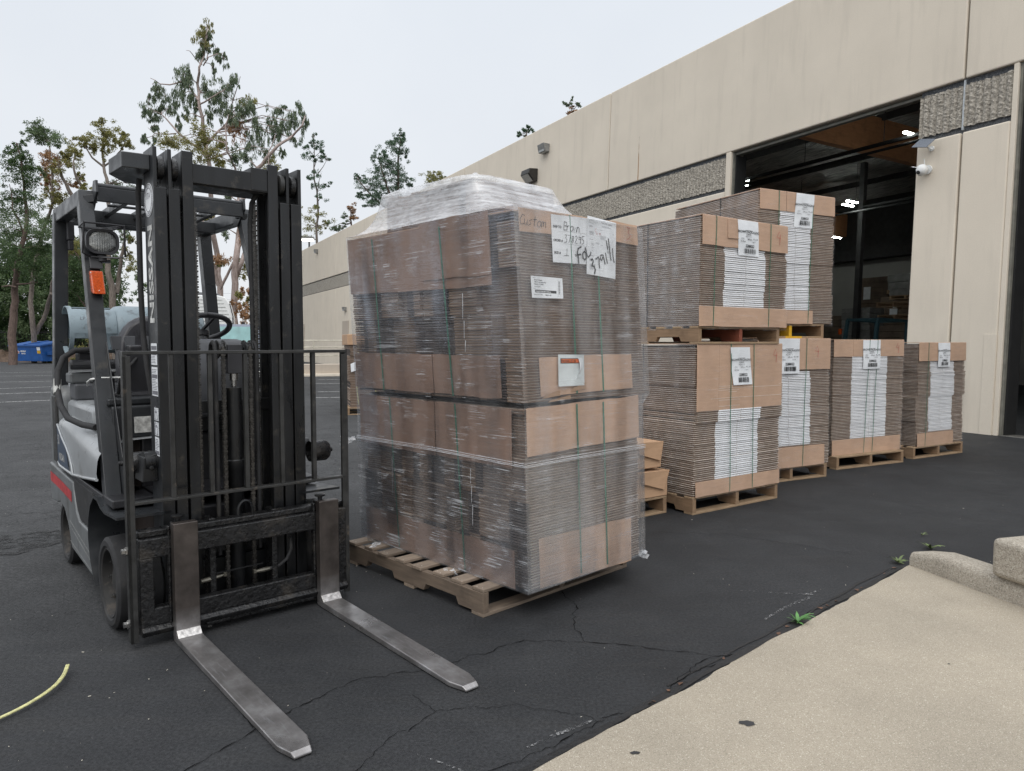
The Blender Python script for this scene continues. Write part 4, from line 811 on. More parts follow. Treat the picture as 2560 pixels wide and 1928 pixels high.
hx([(.464,1.775),(.478,1.782),(.486,1.772),(.474,1.752),(.470,1.748),(.492,1.745),(.500,1.728),(.494,1.710),(.490,1.708)],.0095); hx([(.503,1.783),(.528,1.797),(.532,1.786),(.533,1.750),(.536,1.738)],.0085); hx([(.562,1.812),(.545,1.806),(.543,1.786),(.553,1.780),(.564,1.800),(.566,1.812),(.576,1.782),(.583,1.762)],.0085); hx([(.587,1.824),(.594,1.795),(.602,1.768)],.0075)
hx([(.597,1.890),(.602,1.865),(.606,1.842)],.0075); hx([(.615,1.902),(.620,1.86),(.628,1.81),(.634,1.787)],.0080); hx([(.648,1.853),(.649,1.825),(.655,1.795),(.660,1.777)],.0075)
b.build('marker_writing', M['ink'], p2)
b = MB(); write(b, 'Custom', -.045, 1.905, .050, .0034, .60, off=.0245, sl=.2); b.build('handwriting', M['ink'], big)
b = MB()
for s in THREE: b.ribbon([U2(.78+p[0]*.075,1.915+p[1]*.065,.0245) for p in s], .0028)
b.build('red_mark', M['red_ink'], big)
p3 = paper([(.012,1.667),(.236,1.667),(.240,1.567),(.018,1.562)], off=.034)
b = MB()
for s, x, z, sz, bo in (('SHIP TO',.024,1.656,.006,0),('Brown Packaging',.034,1.646,.0085,.0003),('1000 W. Corporate Way',.034,1.636,.0085,.0003),('Anaheim, CA 92801',.034,1.626,.0085,.0003),('Cust Ord. 40876',.034,1.615,.0065,.0001),('Ship Via',.028,1.606,.006,0),('Shipping Order #: 37829','.030',1.577,.0065,.0001),('Skid # 1 of 1',.112,1.576,.0085,.0004)):
    text_mesh(b, s, U2(float(x),z,.0347), (1,0,0), (0,0,1), sz, 'LEFT', .95, bo)
b.quad(U2(.040,1.602,.0347),U2(.190,1.602,.0347),U2(.190,1.589,.0347),U2(.040,1.589,.0347))
z = 1.650
while z > 1.588:
    h = rg.choice((.0008,.0014,.002)); b.quad(U2(.206,z,.0347),U2(.216,z,.0347),U2(.216,z-h,.0347),U2(.206,z-h,.0347)); z -= h+rg.choice((.0008,.0013))
b.ribbon([U2(.202,1.657,.0347),U2(.222,1.657,.0347),U2(.222,1.575,.0347),U2(.202,1.575,.0347),U2(.202,1.657,.0347)],.0007)
b.build('print', M['ink'], p3)
b = MB(); text_mesh(b, 'Custom Corporation California', U2(.045,1.5925,.0352), (1,0,0), (0,0,1), .0085, 'LEFT', .95, .0003); b.build('white_print', M['white'], p3)
M['pouch'] = mat('pouch', (.62,.66,.66), .18, var=(5,.1), bmp=(9,.7,.01)); M['pouch_orange'] = mat('pouch_orange', (.75,.16,.03), .35, var=(9,.1))
p4 = paper([(.19,1.290),(.385,1.287),(.384,1.130),(.188,1.132)], 'packing_list_pouch', .036, 'pouch')
b = MB(); b.quad(U2(.205,1.271,.0367),U2(.365,1.268,.0367),U2(.365,1.243,.0367),U2(.205,1.245,.0367)); b.quad(*[U2(x,z,.0372) for x,z in ((.212,1.267),(.36,1.265),(.36,1.247),(.212,1.249))]); b.m[0]=0; b.m[1]=1; b.build('pouch_band', [M['ink'], M['pouch_orange']], p4)
b = MB(); text_mesh(b, 'PACKING LIST EN', U2(.214,1.2505,.0378), (1,0,-.01), (0,0,1), .0185, 'LEFT', .72, .0004); b.build('print', M['ink'], p4)
b = MB(); rows = []
for k in range(9):
    t = k/8; rows.append([(.345-.012*t*t*2+.02*t*(1-t)*3,-.020-.006*math.sin(t*3.1),1.272-.115*t),(.378-.05*t*t+.02*t*(1-t)*3,-.019,1.272-.105*t)])
b.add([p for r_ in rows for p in r_], [(2*i,2*i+1,2*i+3,2*i+2) for i in range(8)]); b.build('curled_slip', M['label'], p4, smooth=60)
# the film: lower wrap, upper wrap, gathered tent on top
def wrapwall(b, face, L0, L1, z0, z1, off, nx=24, nz=30, amp=.004, tuck=0):
    g_ = []
    for i in range(nx+1):
        col = []
        for k in range(nz+1):
            u = L0+(L1-L0)*i/nx; z = z0+(z1-z0)*k/nz; o_ = off(z) if callable(off) else off; nn = amp*noise.noise(Vector((u*3,z*14,o_*50+ord(face))))
            col.append({'r':(u,-o_-nn,z),'l':(-o_-nn,u,z),'R':(W0+o_+nn-.03,u,z),'b':(u,D0+o_+nn,z)}[face])
        g_.append(col)
    b.add([p for c in g_ for p in c], [(i*(nz+1)+k,(i+1)*(nz+1)+k,(i+1)*(nz+1)+k+1,i*(nz+1)+k+1) for i in range(nx) for k in range(nz)])
def ringwrap(z0, z1, xa, ya, xb, yb, m, nz=34, name='stretch_film', amp=.004, seed=0):
    b = MB(); NP = 30; rows = []
    for k in range(nz+1):
        z = z0+(z1-z0)*k/nz; X0, Y0, X1, Y1 = [f(z) if callable(f) else f for f in (xa,ya,xb,yb)]; c = [(X0,Y0),(X1,Y0),(X1,Y1),(X0,Y1)]; row = []
        for e_ in range(4):
            a, d = Vector(c[e_]), Vector(c[(e_+1)%4]); nn = Vector(((d-a).y,-(d-a).x)).normalized()
            for i in range(NP):
                q = a.lerp(d, i/NP); q = q + nn*(amp*noise.noise(Vector((q.x*3+seed,q.y*3,z*14)))*(1 if i else 0)); row.append((q.x,q.y,z))
        rows.append(row)
    n = 4*NP; b.add([p for r_ in rows for p in r_], [(k*n+i,k*n+(i+1)%n,(k+1)*n+(i+1)%n,(k+1)*n+i) for k in range(nz) for i in range(n)]); b.m = [1 if i >= 3*NP else 0 for k in range(nz) for i in range(n)]; return b.build(name, [M[m],M['film_left_shade']], big, smooth=60)
ringwrap(.143, 1.985, lambda z: LX(z)-.025, lambda z: LY(z)-.034, lambda z: W0+LX(z)+(-.012 if z < 1.05 else .050), lambda z: D0+LY(z)+.025, 'film', amp=.003)
ringwrap(.140, .765, lambda z: LX(z)-.029, lambda z: LY(z)-.037, lambda z: W0+LX(z)-.008, lambda z: D0+LY(z)+.032, 'film_low', nz=14, amp=.003, seed=5)
b = MB()
for zc in (.765,.775,.758): b.tube([(-.045,D0+.037,zc+.0),(-.046,.7,zc+.006),(-.047,-.035,zc),(.4,-.036,zc+.004),(W0-.020,-.035,zc)],.0018,5)
b.build('film_edge', M['film_tent'], big, smooth=60)
# tent: rings from the outer rim up over the top bundle
rim = []; top = []; NR = 120
def rr(t, x0, y0, x1, y1, r):
    P_ = 2*((x1-x0)+(y1-y0)); s = (t % 1)*P_; L1_, L2_ = x1-x0, y1-y0
    if s < L1_: q = (x0+s, y0)
    elif s < L1_+L2_: q = (x1, y0+s-L1_)
    elif s < 2*L1_+L2_: q = (x1-(s-L1_-L2_), y1)
    else: q = (x0, y1-(s-2*L1_-L2_))
    return Vector(q)
b = MB(); rings = []; NK = 14
for k in range(NK+1):
    t = k/NK; ring = []
    for i in range(NR):
        # corner-matched perimeters
        seg = i*4/NR; j = int(seg); f = seg-j
        oc = [(-.084,.006),(W0-.008,.006),(W0-.008,D0+.066),(-.084,D0+.066)]; ic = [(-.005,.385),(.675,.385),(.675,1.30),(-.005,1.30)]
        o_ = Vector(oc[j]).lerp(Vector(oc[(j+1)%4]), f); n_ = Vector(ic[j]).lerp(Vector(ic[(j+1)%4]), f); ctr = Vector((.335,.84)); sm = min(f,1-f); n_ = ctr + (n_-ctr)*(1-.10*max(0,1-sm/.22)**2)
        q = o_.lerp(n_, t**.62); z = 1.985 + (2.212-1.985)*(.28*t + .72*t**3.2)
        fold = noise.noise(Vector((i*.55, t*1.2, 3)))*.016*math.sin(t*3.14) + noise.noise(Vector((i*1.7, t*2, 9)))*.006*math.sin(t*3.14)
        ring.append((q.x, q.y, z + fold))
    rings.append(ring)
for k in range(1, 7):
    t = k/6; rings.append([((1-t)*rings[NK][i][0]+t*.345, (1-t)*rings[NK][i][1]+t*.845, 2.218 + .028*noise.noise(Vector((i*.3,k*.8,4)))*min(1,3*(1-t)) + .015*math.sin(t*3)) for i in range(NR)])
b.add([p for r_ in rings for p in r_], [(k*NR+i, k*NR+(i+1)%NR, (k+1)*NR+(i+1)%NR, (k+1)*NR+i) for k in range(len(rings)-1) for i in range(NR)])
b.build('film_tent', M['film_tent'], big, smooth=70)
def tatter(org, d, n, L_, seed):
    rg = random.Random(seed); b = MB()
    for i in range(n):
        p = Vector(org); v = Vector(d); pts = [p.copy()]
        for k in range(6): v += Vector((rg.uniform(-.5,.5),rg.uniform(-.5,.5),rg.uniform(-.5,.4))); p += v.normalized()*L_/6; pts.append(p.copy())
        b.ribbon(pts, [.022*rg.random()+.006 for _ in pts], (rg.uniform(-1,1),-1,rg.uniform(-1,1)))
    o = b.build('film_tail', M['film_tent'], big)
tatter((-.06,D0+.03,.76), (-1,.3,-.1), 9, .10, 1); tatter((.90,.0,.145), (1,.2,-.2), 6, .07, 2); tatter((-.04,.5,.14),(-.6,.2,-.4),7,.07,5); tatter((-.04,1.2,.14),(-.8,.2,-.2),9,.09,6)

# distant pile left of the wrapped load
o = empty('box_pile', (-3.02,13.35,0), R(18), 'distant pile of brown corrugated trays with yellowish bands behind the wrapped load', 'box pile')
layers(o, 1.0, 1.1, .141, 1.34, .03, 77, bundle=4, shift=.03, jit=.006)
b = MB(); b.box((-.03,-.03,1.30),(1.02,1.1,1.50)); b.build('top_box', M['card_box'], o, bevel=.008)
b = MB(); 
for u in (.16,.5): b.ribbon([(u,-.04,.2),(u-.03,-.05,.5),(u+.02,-.045,.8),(u,-.04,1.3)],.012)
b.build('strap', M['strap_yellow'], o); b = MB(); b.quad((.02,-.05,.95),(.2,-.05,1.03),(.2,-.05,.85),(.03,-.05,.8)); b.build('shipping_label', M['label'], o)
pallet(-3.05, 13.30, 0, R(18), 1.05, 1.15, 'distant orange pallet under the pile of brown trays', M['new_wood'], M['new_stringer'], 7, seed=9)

# ---------------------------------------------------------------- goods inside the warehouse
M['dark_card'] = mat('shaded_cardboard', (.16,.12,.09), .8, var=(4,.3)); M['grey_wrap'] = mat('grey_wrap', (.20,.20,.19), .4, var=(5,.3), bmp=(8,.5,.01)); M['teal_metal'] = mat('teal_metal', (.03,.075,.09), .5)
def stackbox(u, y, z, w, d, h, m, lb, nm='stored_load', cat='stored goods', rot=0, sheet=False):
    o = bpy.data.objects.new(nm, None); COL.objects.link(o); o.matrix_world = WF @ Matrix.Translation((u,y,z)) @ Matrix.Rotation(rot,4,'Z'); tag(o, lb, cat)
    b = MB(); rg = random.Random(int(u*37+z*11)); n = max(2, int(h/.16)); 
    for i in range(n): j = rg.uniform(-.02,.02); b.box((-w/2+j,-d/2+j,h*i/n+.004),(w/2+j,d/2+j*.5,h*(i+1)/n-.002))
    b.build('carton_layers', m, o, bevel=.012)
    b = MB(); b.box((-w/2-.01,-d/2-.01,-.10),(w/2+.01,d/2+.01,-.085)); b.box((-w/2,-d/2,-.085),(-w/2+.05,d/2,-.02)); b.box((w/2-.05,-d/2,-.085),(w/2,d/2,-.02)); b.box((-.02,-d/2,-.085),(.02,d/2,-.02)); b.box((-w/2-.01,-d/2-.01,-.02),(w/2+.01,d/2+.01,0)); b.build('pallet_base', M['new_wood'], o)
    if sheet: b = MB(); b.quad((-.0,d/2+.022,h*.3),(.25,d/2+.022,h*.3),(.25,d/2+.022,h*.7),(.0,d/2+.022,h*.7)); b.build('paper_sheet', M['label'], o)
    return o
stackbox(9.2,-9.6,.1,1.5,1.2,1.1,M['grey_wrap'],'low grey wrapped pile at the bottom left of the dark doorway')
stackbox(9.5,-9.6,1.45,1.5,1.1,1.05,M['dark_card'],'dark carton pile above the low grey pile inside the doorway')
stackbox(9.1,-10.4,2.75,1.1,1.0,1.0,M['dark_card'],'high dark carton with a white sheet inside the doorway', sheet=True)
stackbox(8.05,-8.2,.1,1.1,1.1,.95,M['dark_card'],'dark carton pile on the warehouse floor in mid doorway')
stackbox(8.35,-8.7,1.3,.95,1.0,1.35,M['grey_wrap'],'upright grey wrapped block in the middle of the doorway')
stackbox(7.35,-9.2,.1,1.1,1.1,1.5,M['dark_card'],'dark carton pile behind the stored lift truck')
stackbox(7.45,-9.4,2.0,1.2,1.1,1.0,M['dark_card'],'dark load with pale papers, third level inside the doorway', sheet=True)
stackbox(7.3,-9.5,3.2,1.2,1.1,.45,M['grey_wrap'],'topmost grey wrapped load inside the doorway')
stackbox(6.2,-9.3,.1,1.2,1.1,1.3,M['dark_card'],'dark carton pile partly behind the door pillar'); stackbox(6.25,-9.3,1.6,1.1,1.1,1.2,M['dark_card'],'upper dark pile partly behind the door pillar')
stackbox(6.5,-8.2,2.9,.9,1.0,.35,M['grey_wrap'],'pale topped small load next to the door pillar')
def loosepallet(u, y, z, lb, rot=0):
    o = pallet(0,0,0,0,1.0,1.1,lb,M['new_wood'],M['new_stringer'],6,group='empty pallets inside the warehouse',seed=int(u*5)); o.matrix_world = WF @ Matrix.Translation((u,y,z)) @ Matrix.Rotation(rot,4,'Z')
loosepallet(7.0,-7.2,2.55,'upper empty wooden pallet on the stacks beside the pillar', R(180)); loosepallet(6.95,-7.2,2.2,'lower empty wooden pallet on the stacks beside the pillar', R(180))
stackbox(6.5,-7.9,.1,1.05,1.0,1.95,M['dark_card'],'dark stack under the empty pallets inside the doorway')
o = bpy.data.objects.new('stored_lift_truck', None); COL.objects.link(o); o.matrix_world = WF @ Matrix.Translation((6.0,-5.6,0)); tag(o, 'dark lift truck with a grey gas cylinder parked in the warehouse by the pillar', 'lift truck')
b = MB(); b.box((-.5,-.9,.1),(.5,.9,.95)); b.box((-.5,-.9,.95),(.5,-.3,1.15)); b.build('truck_body', M['plastic'], o, bevel=.06)
b = MB()
for x in (-.45,.4): b.bar((x,-.8,1.0),(x,-.8,2.1),.07,.07,(0,1,0)); b.bar((x,.5,1.0),(x,.35,2.1),.07,.07,(0,1,0)); b.bar((x,.35,2.1),(x,-.8,2.1),.07,.07)
for y in (-.8,-.4,0,.35): b.bar((-.45,y,2.1),(.4,y,2.1),.05,.05)
b.build('overhead_guard', M['teal_metal'], o); b = MB(); b.lathe((-.45,-.55,1.3),(1,0,0),[(0,.01),(.03,.13),(.08,.16),(.8,.16),(.87,.13),(.9,.01)],20); b.build('gas_cylinder', M['tank'], o, smooth=40)
b = MB(); b.box((.42,.52,1.35),(.5,.56,1.55)); b.build('tail_lamp', M['red_tape'], o); b = MB(); b.box((.42,.52,1.72),(.5,.56,1.86)); b.build('turn_signal', M['orange_lens'], o)

# ================================================================== FORKLIFT  (local: X forward, Y to its left, Z up; origin under the fork heels)
FK = empty('forklift', (-1.2355,3.3705,0), math.atan2(-.7597,.6503), 'silver and dark grey forklift with a black mast and two long worn forks', 'forklift')
YC = .015
def side(y): return YC + (y if True else 0)
# forks
for y0 in (-.348, .345):
    b = MB(); w = .106; L_ = 1.20
    # shank and blade as one bent profile swept across
    zt = lambda x: .030 - .030*max(0,x)/L_
    b.hexa([(-.045,y0,.01),(0,y0,.03),(0,y0+w,.03),(-.045,y0+w,.01),(-.045,y0,.545),(0,y0,.545),(0,y0+w,.545),(-.045,y0+w,.545)])
    n = 16; top = []; bot = []
    xs = [-.045,-.02]+[L_*(i/n)**.9*0.93 for i in range(1,n+1)]
    vs = []
    def halfw(x): return w/2 if x < L_-.085 else w/2 - .028*(x-(L_-.085))/.085
    xs = [-.045,-.03,0,.02,.3,.6,.9,L_-.085,L_-.02,L_]
    for x in xs:
        h = w/2 if x <= L_-.085 else (w/2-.018*(x-L_+.085)/.065 if x < L_-.01 else w/2-.022)
        zb = .003; z = .034 if x <= 0 else .034-.012*x/L_
        if x == L_: z = .012
        if x == -.045: zb = .015
        if x == -.03: zb = .006
        c = y0+w/2; vs += [(x,c-h,zb),(x,c+h,zb),(x,c+h,z),(x,c-h,z)]
    fs = [(4*i+k,4*i+(k+1)%4,4*i+4+(k+1)%4,4*i+4+k) for i in range(len(xs)-1) for k in range(4)] + [(0,3,2,1),tuple(4*(len(xs)-1)+k for k in range(4))]
    b.add(vs, fs); f = b.build('fork', M['fork'], FK, bevel=.004, seg=3)
    b = MB(); b.hexa([(-.001,y0+.002,.034),(.028,y0+.002,.0342),(.028,y0+w-.002,.0342),(-.001,y0+w-.002,.034),(-.001,y0+.002,.062),(.0015,y0+.002,.062),(.0015,y0+w-.002,.062),(-.001,y0+w-.002,.062)]); b.build('heel_fillet', M['fork_bright'], f, bevel=.003)
    b = MB(); b.box((-.105,y0+.012,.42),(-.046,y0+w-.012,.538)); b.box((-.10,y0+.012,.07),(-.046,y0+w-.012,.16)); b.box((-.075,y0-.012,.07),(-.046,y0,.53)); b.build('fork_hook', M['greasy_black'], f, bevel=.005)
    b = MB(); b.lathe((-.07,y0+w*.35,.538),(0,0,1),[(0,.012),(.02,.012),(.022,.026),(.030,.028),(.034,.02),(.035,.0)],16); b.build('fork_pin', M['mast_paint'], f, smooth=40)
# carriage
b = MB(); cy0, cy1 = -.476, .518
b.box((-.105,cy0,.395),(-.047,cy1,.485)); b.box((-.14,cy0,.485),(-.075,cy1,.515)); b.box((-.10,cy0,.09),(-.05,cy1,.170)); b.prism([(-.11,.05),(-.04,.05),(-.03,.075),(-.05,.092),(-.11,.092)],cy0,cy1)
b.box((-.10,-.1,.035),(-.05,.06,.05)); b.box((-.10,-.20,.03),(-.05,.34,.05))
for y in (cy0, cy1-.058): b.box((-.102,y,.05),(-.049,y+.058,.40))
for y in (-.16,.14): b.box((-.19,y,.06),(-.108,y+.03,.52))
b.build('carriage', M['greasy_black'], FK, bevel=.006)
b = MB(); pts = [(-.12,.015+.035*math.cos(a),.53+.05*math.sin(a)) for a in [i*math.pi/10 for i in range(11)]]; b.tube([(-.12,.05,.50)]+pts+[(-.12,-.02,.50)],.008,8); b.build('lifting_eye', M['mast_paint'], FK, smooth=40)
# load backrest: flat bars
b = MB(); yl, yr = -.519, .537; xf = -.05
b.box((xf-.045,yl,.03),(xf,yl+.014,1.30)); b.box((xf-.009,yl,.03),(xf,yl+.032,1.29)); b.box((xf-.06,yr-.014,.03),(xf,yr,1.30)); b.box((xf-.009,yr-.034,.03),(xf-.001,yr-.002,1.29))
b.box((xf-.040,yl,1.297),(xf+.001,yr,1.312)); b.box((xf-.040,yl+.014,.640),(xf-.001,yr-.014,.653))
for y in (-.327,-.159,.005,.180,.348): b.box((xf-.042,y,.653),(xf-.002,y+.013,1.297)); b.box((xf-.009,y-.006,.653),(xf-.003,y+.002,1.297))
b.build('load_backrest', M['worn_bar'], FK, bevel=.002)
b = MB()
for y, z in ((yl-.005,.44),(yl-.005,.115)): b.lathe((xf-.025,y,z),(0,-1,0),[(-.01,.02),(.003,.02),(.004,.013),(.018,.013),(.019,.0)],6)
for y in (-.18,.38,.46): b.lathe((xf-.03,y,.028),(0,0,-1),[(-.02,.012),(.012,.012),(.013,0)],8)
b.build('bolts', M['chrome'], FK)
# mast rails
def rail(y0, y1, web_side, z1, name, notch=True, x0=-.36, x1=-.2, m='mast_paint', zb=.04, nt=2.055):
    b = MB(); fl = .018; wt = .016; wy0, wy1 = (y0, y0+wt) if web_side < 0 else (y1-wt, y1)
    zt = nt if notch else z1
    b.box((x1-fl,y0,zb),(x1,y1,zt)); b.box((x0,y0,zb),(x0+fl,y1,zt)); b.box((x0+fl,wy0+.001,zb),(x1-fl,wy1-.001,zt))
    if notch:
        b.box((x0,wy0,zt-.001),(x1,wy1,z1)); a, c = (wy1-.002, y1) if web_side < 0 else (y0, wy0+.002)
        b.box((x1-fl-.002,a,zt-.02),(x1-.003,c,zt))
    return b.build(name, M[m], FK, bevel=.003)
rail(-.335,-.281,-1,2.235,'outer_mast_rail'); rail(-.273,-.223,-1,2.232,'middle_mast_rail'); rail(-.212,-.163,-1,2.236,'inner_mast_rail',False)
rail(.194,.245,1,2.236,'inner_mast_rail',False); rail(.255,.304,1,2.232,'middle_mast_rail'); rail(.312,.366,1,2.235,'outer_mast_rail')
b = MB()   # closed sides so that the rail flank reads as steel plate
b.box((-.36,-.3365,.3),(-.2015,-.334,2.236)); b.box((-.36,.365,.3),(-.2015,.3675,2.236)); b.build('rail_flank', M['dark_paint'], FK)
for y0, y1 in ((-.318,-.284),(-.256,-.226),(.258,.286),(.315,.346)):
    b = MB(); b.lathe((-.252,y0,2.150),(0,1,0),[(0,.02),(0,.047),(.004,.053),(y1-y0-.004,.053),(y1-y0,.047),(y1-y0,.02)],28); b.build('mast_roller', M['worn_bar'] if y0 > .25 and y0 < .3 else M['greasy_black'], FK, smooth=35)
b = MB(); b.box((-.225,-.166,2.095),(-.205,.196,2.185)); b.box((-.30,-.166,2.178),(-.225,.196,2.190)); b.box((-.30,-.166,2.09),(-.222,.196,2.10)); b.box((-.35,.11,2.10),(-.202,.192,2.21)); b.build('mast_crosshead', M['mast_paint'], FK, bevel=.003)
# rear tie plate at the mast top
b = MB(); poly = [(-.245,-.337),(-.26,-.45),(-.47,-.46),(-.62,-.36),(-.62,.34),(-.50,.40),(-.26,.385),(-.245,.369),(-.38,.369),(-.52,.27),(-.52,-.24),(-.38,-.338)]
b.prism(poly, 2.135, 2.205, 'z'); b.build('mast_tie_plate', M['dark_paint'], FK, bevel=.004)
# lower cross members behind the carriage

for q0_, q1_ in (((-.36,-.28,.30),(-.30,.31,.42)),((-.36,-.28,1.0),(-.33,.31,1.06)),((-.37,-.28,.06),(-.33,.31,.26))): b = MB(); b.box(q0_,q1_); b.build('mast_cross_member', M['mast_paint'], FK, bevel=.003)
# centre lift cylinder
b = MB(); b.lathe((-.27,.026,.06),(0,0,1),[(0,.01),(0,.038),(.66,.038),(.665,.042),(.70,.042),(.705,.037),(1.065,.037),(1.07,.0)],24); b.build('lift_cylinder', M['mast_paint'], FK, smooth=40)
b = MB(); b.lathe((-.27,.026,1.13),(0,0,1),[(0,.013),(.03,.013),(.031,.021),(.07,.021),(.071,0)],20); b.build('piston_rod', M['chrome'], FK, smooth=40)
b = MB(); b.box((-.30,-.012,1.195),(-.235,.062,1.34)); b.build('rod_head', M['plastic'], FK, bevel=.004)
def chain(x, y, z0, z1, w=.020):
    b = MB(); n = int((z1-z0)/.0125)
    for i in range(n):
        z = z0+i*.0125; ww = w if i % 2 else w*.62
        b.box((x-.0075,y-ww/2,z),(x+.0075,y+ww/2,z+.0105))
        b.box((x-.003,y-w/2-.002,z+.004),(x+.003,y+w/2+.002,z+.007))
    b.box((x-.003,y-w*.3,z0),(x+.003,y+w*.3,z1)); b.build('lift_chain', M['chain'], FK); 
chain(-.235,-.035,.07,1.33); chain(-.235,.098,.07,1.33); chain(-.30,.158,.5,2.07,.026); chain(-.30,-.135,.5,2.0,.026)
for y in (-.035,.098):
    b = MB(); b.lathe((-.275,y-.018,1.315),(0,1,0),[(0,.01),(0,.046),(.006,.046),(.008,.036),(.028,.036),(.030,.046),(.036,.046),(.036,.01)],24); b.build('chain_sheave', M['greasy_black'], FK, smooth=35)
    b = MB(); s = -1 if y < 0 else 1; q = y + s*.035
    b.tube([(-.24,q,.30),(-.24,q,1.28)]+[(-.275+.035*math.cos(a),q,1.30+.05*math.sin(a)) for a in (0,.8,1.57,2.3,3.14)]+[(-.31,q,.9)],.011,8); b.build('hydraulic_hose', M['black_rubber'], FK, smooth=50)
b = MB(); b.tube([(-.30,.14,.8),(-.30,.136,1.95),(-.295,.145,2.05),(-.29,.165,2.09),(-.285,.18,2.10)],.012,8); b.build('hydraulic_hose', M['black_rubber'], FK, smooth=50)
b = MB(); b.tube([(-.40,-.345,2.12),(-.405,-.352,2.05),(-.41,-.352,1.6),(-.40,-.35,1.4),(-.37,-.345,1.25),(-.36,-.33,1.1)],.013,8); b.build('hydraulic_hose', M['black_rubber'], FK, smooth=50)
b = MB(); b.tube([(-.12,.24,.36),(-.12,.245,.30),(-.12,.22,.25),(-.12,.18,.225),(-.12,.13,.22)],.009,8); b.build('hydraulic_hose', M['black_rubber'], FK, smooth=50)
b = MB(); b.tube([(-.12,.13,.22),(-.12,.10,.219),(-.12,.06,.219)],[.010,.012,.007],8); b.lathe((-.12,.06,.219),(0,1,0),[(-.012,.0),(-.012,.012),(.0,.012),(.001,0)],6); b.build('hose_fitting', M['brass_grey'], FK, smooth=40); b = MB(); b.tube([(-.12,-.20,.225),(-.12,-.15,.228),(-.12,-.09,.235)],[.011,.012,.006],8); b.lathe((-.12,-.09,.235),(0,1,0),[(-.006,0),(-.006,.012),(.008,.012),(.009,0)],6); b.build('hose_fitting', M['brass_grey'], FK, smooth=40)
b = MB(); b.tube([(-.13,-.14,.245),(-.13,.10,.25)],.004,6); b.tube([(-.13,-.14,.17),(-.13,-.10,.10)],.005,6); b.build('hydraulic_pipe', M['mast_paint'], FK)
# tilt cylinders and brackets
for y0, s in ((-.36,-1),(.39,1)):
    if s < 0: b = MB(); b.hexa([(-.40,-.405,.700),(-.26,-.405,.700),(-.26,-.337,.700),(-.40,-.337,.700),(-.40,-.395,.815),(-.26,-.395,.815),(-.26,-.337,.83),(-.40,-.337,.83)]); b.lathe((-.255,-.365,.765),(1,0,0),[(-.004,.012),(.002,.012),(.003,0)],10); b.build('pivot_box', M['mast_paint'], FK, bevel=.012, seg=3)
    b = MB(); b.lathe((-.20 if s > 0 else -.42,y0-.0*s,.775),(0,s,0),[(0,.055),(.085,.055),(.10,.045),(.102,.012),(.125,.012),(.126,0)] if s > 0 else [(0,.05),(.07,.05),(.085,.04),(.087,.012),(.11,.012),(.111,0)],20)
    b.build('mast_pivot', M['greasy_black'], FK, smooth=35)
    b = MB(); b.tube([(-.34,y0,.775),(-.62,y0+.01*s,.72),(-.95,y0,.68)],[.03,.042,.042],14); b.lathe((-.30,y0-.03,.79),(0,1,0),[(0,.01),(0,.05),(.06,.05),(.06,.01)],18); b.build('tilt_cylinder', M['mast_paint'], FK, smooth=40)
    # overhead guard
gd = empty('overhead_guard'); gd.parent = FK
for s in (-1, 1):
    y = YC + s*.478
    b = MB(); fx = -.52 if s < 0 else -.52
    yt = -.438 if s < 0 else .420; b.bar((-1.165,yt,2.155),(-.60,y,.575),.072,.066,(1,0,0)); b.hexa([(-.58,y-s*.04,.575),(-.46,y-s*.04,.575),(-.46,y-s*.046,.575),(-.58,y-s*.046,.575),(-.86,y-s*.04,1.35),(-.83,y-s*.04,1.35),(-.83,y-s*.046,1.35),(-.86,y-s*.046,1.35)]); b.build('front_leg', M['dark_paint'], gd, bevel=.006)
    b = MB(); b.bar((-1.92,yt,2.15),(-1.925,y+s*.01,1.0),.075,.085,(1,0,0)); b.build('rear_leg', M['dark_paint'], gd, bevel=.006)
    b = MB(); b.bar((-1.96,yt,2.135),(-1.135,yt,2.130),.066,.085); b.build('side_rail', M['dark_paint'], gd, bevel=.006)
    b = MB(); b.prism([(-1.23,2.065),(-1.15,2.065),(-1.03,2.15),(-1.04,2.215),(-1.10,2.22)], -.008+s*.393-.006, -.008+s*.393+.006); b.bar((-1.12,-.008+s*.385,2.13),(-1.14,-.008+s*.43,2.12),.05,.04); b.build('gusset_plate', M['dark_paint'], gd, bevel=.002)
b = MB(); b.bar((-1.065,-.398,2.145),(-1.065,.382,2.145),.03,.075,(0,0,1)); b.tube([(-1.07,-.400,2.19),(-1.07,.384,2.19)],.016,10); b.build('front_crossbar', M['dark_paint'], gd, bevel=.003)
b = MB(); b.bar((-1.60,-.41,2.105),(-1.60,.39,2.105),.05,.07); b.bar((-1.90,-.41,2.12),(-1.90,.39,2.12),.05,.07); b.build('rear_crossbar', M['dark_paint'], gd, bevel=.004)
b = MB()
for y in (-.24,-.08,.08,.24): b.bar((-1.08,y-.01,2.135),(-1.88,y-.01,2.125),.028,.045)
b.tube([(-1.30,-.30,2.13),(-1.30,.28,2.13)],.009,6); b.tube([(-1.75,-.3,2.13),(-1.75,.28,2.13)],.009,6); b.build('roof_bars', M['dark_paint'], gd, bevel=.003)
b = MB(); b.box((-1.87,-.42,1.98),(-1.82,-.38,2.10)); b.box((-1.865,-.415,1.92),(-1.825,-.385,1.98)); b.build('lamp_bracket', M['plastic'], gd, bevel=.006)
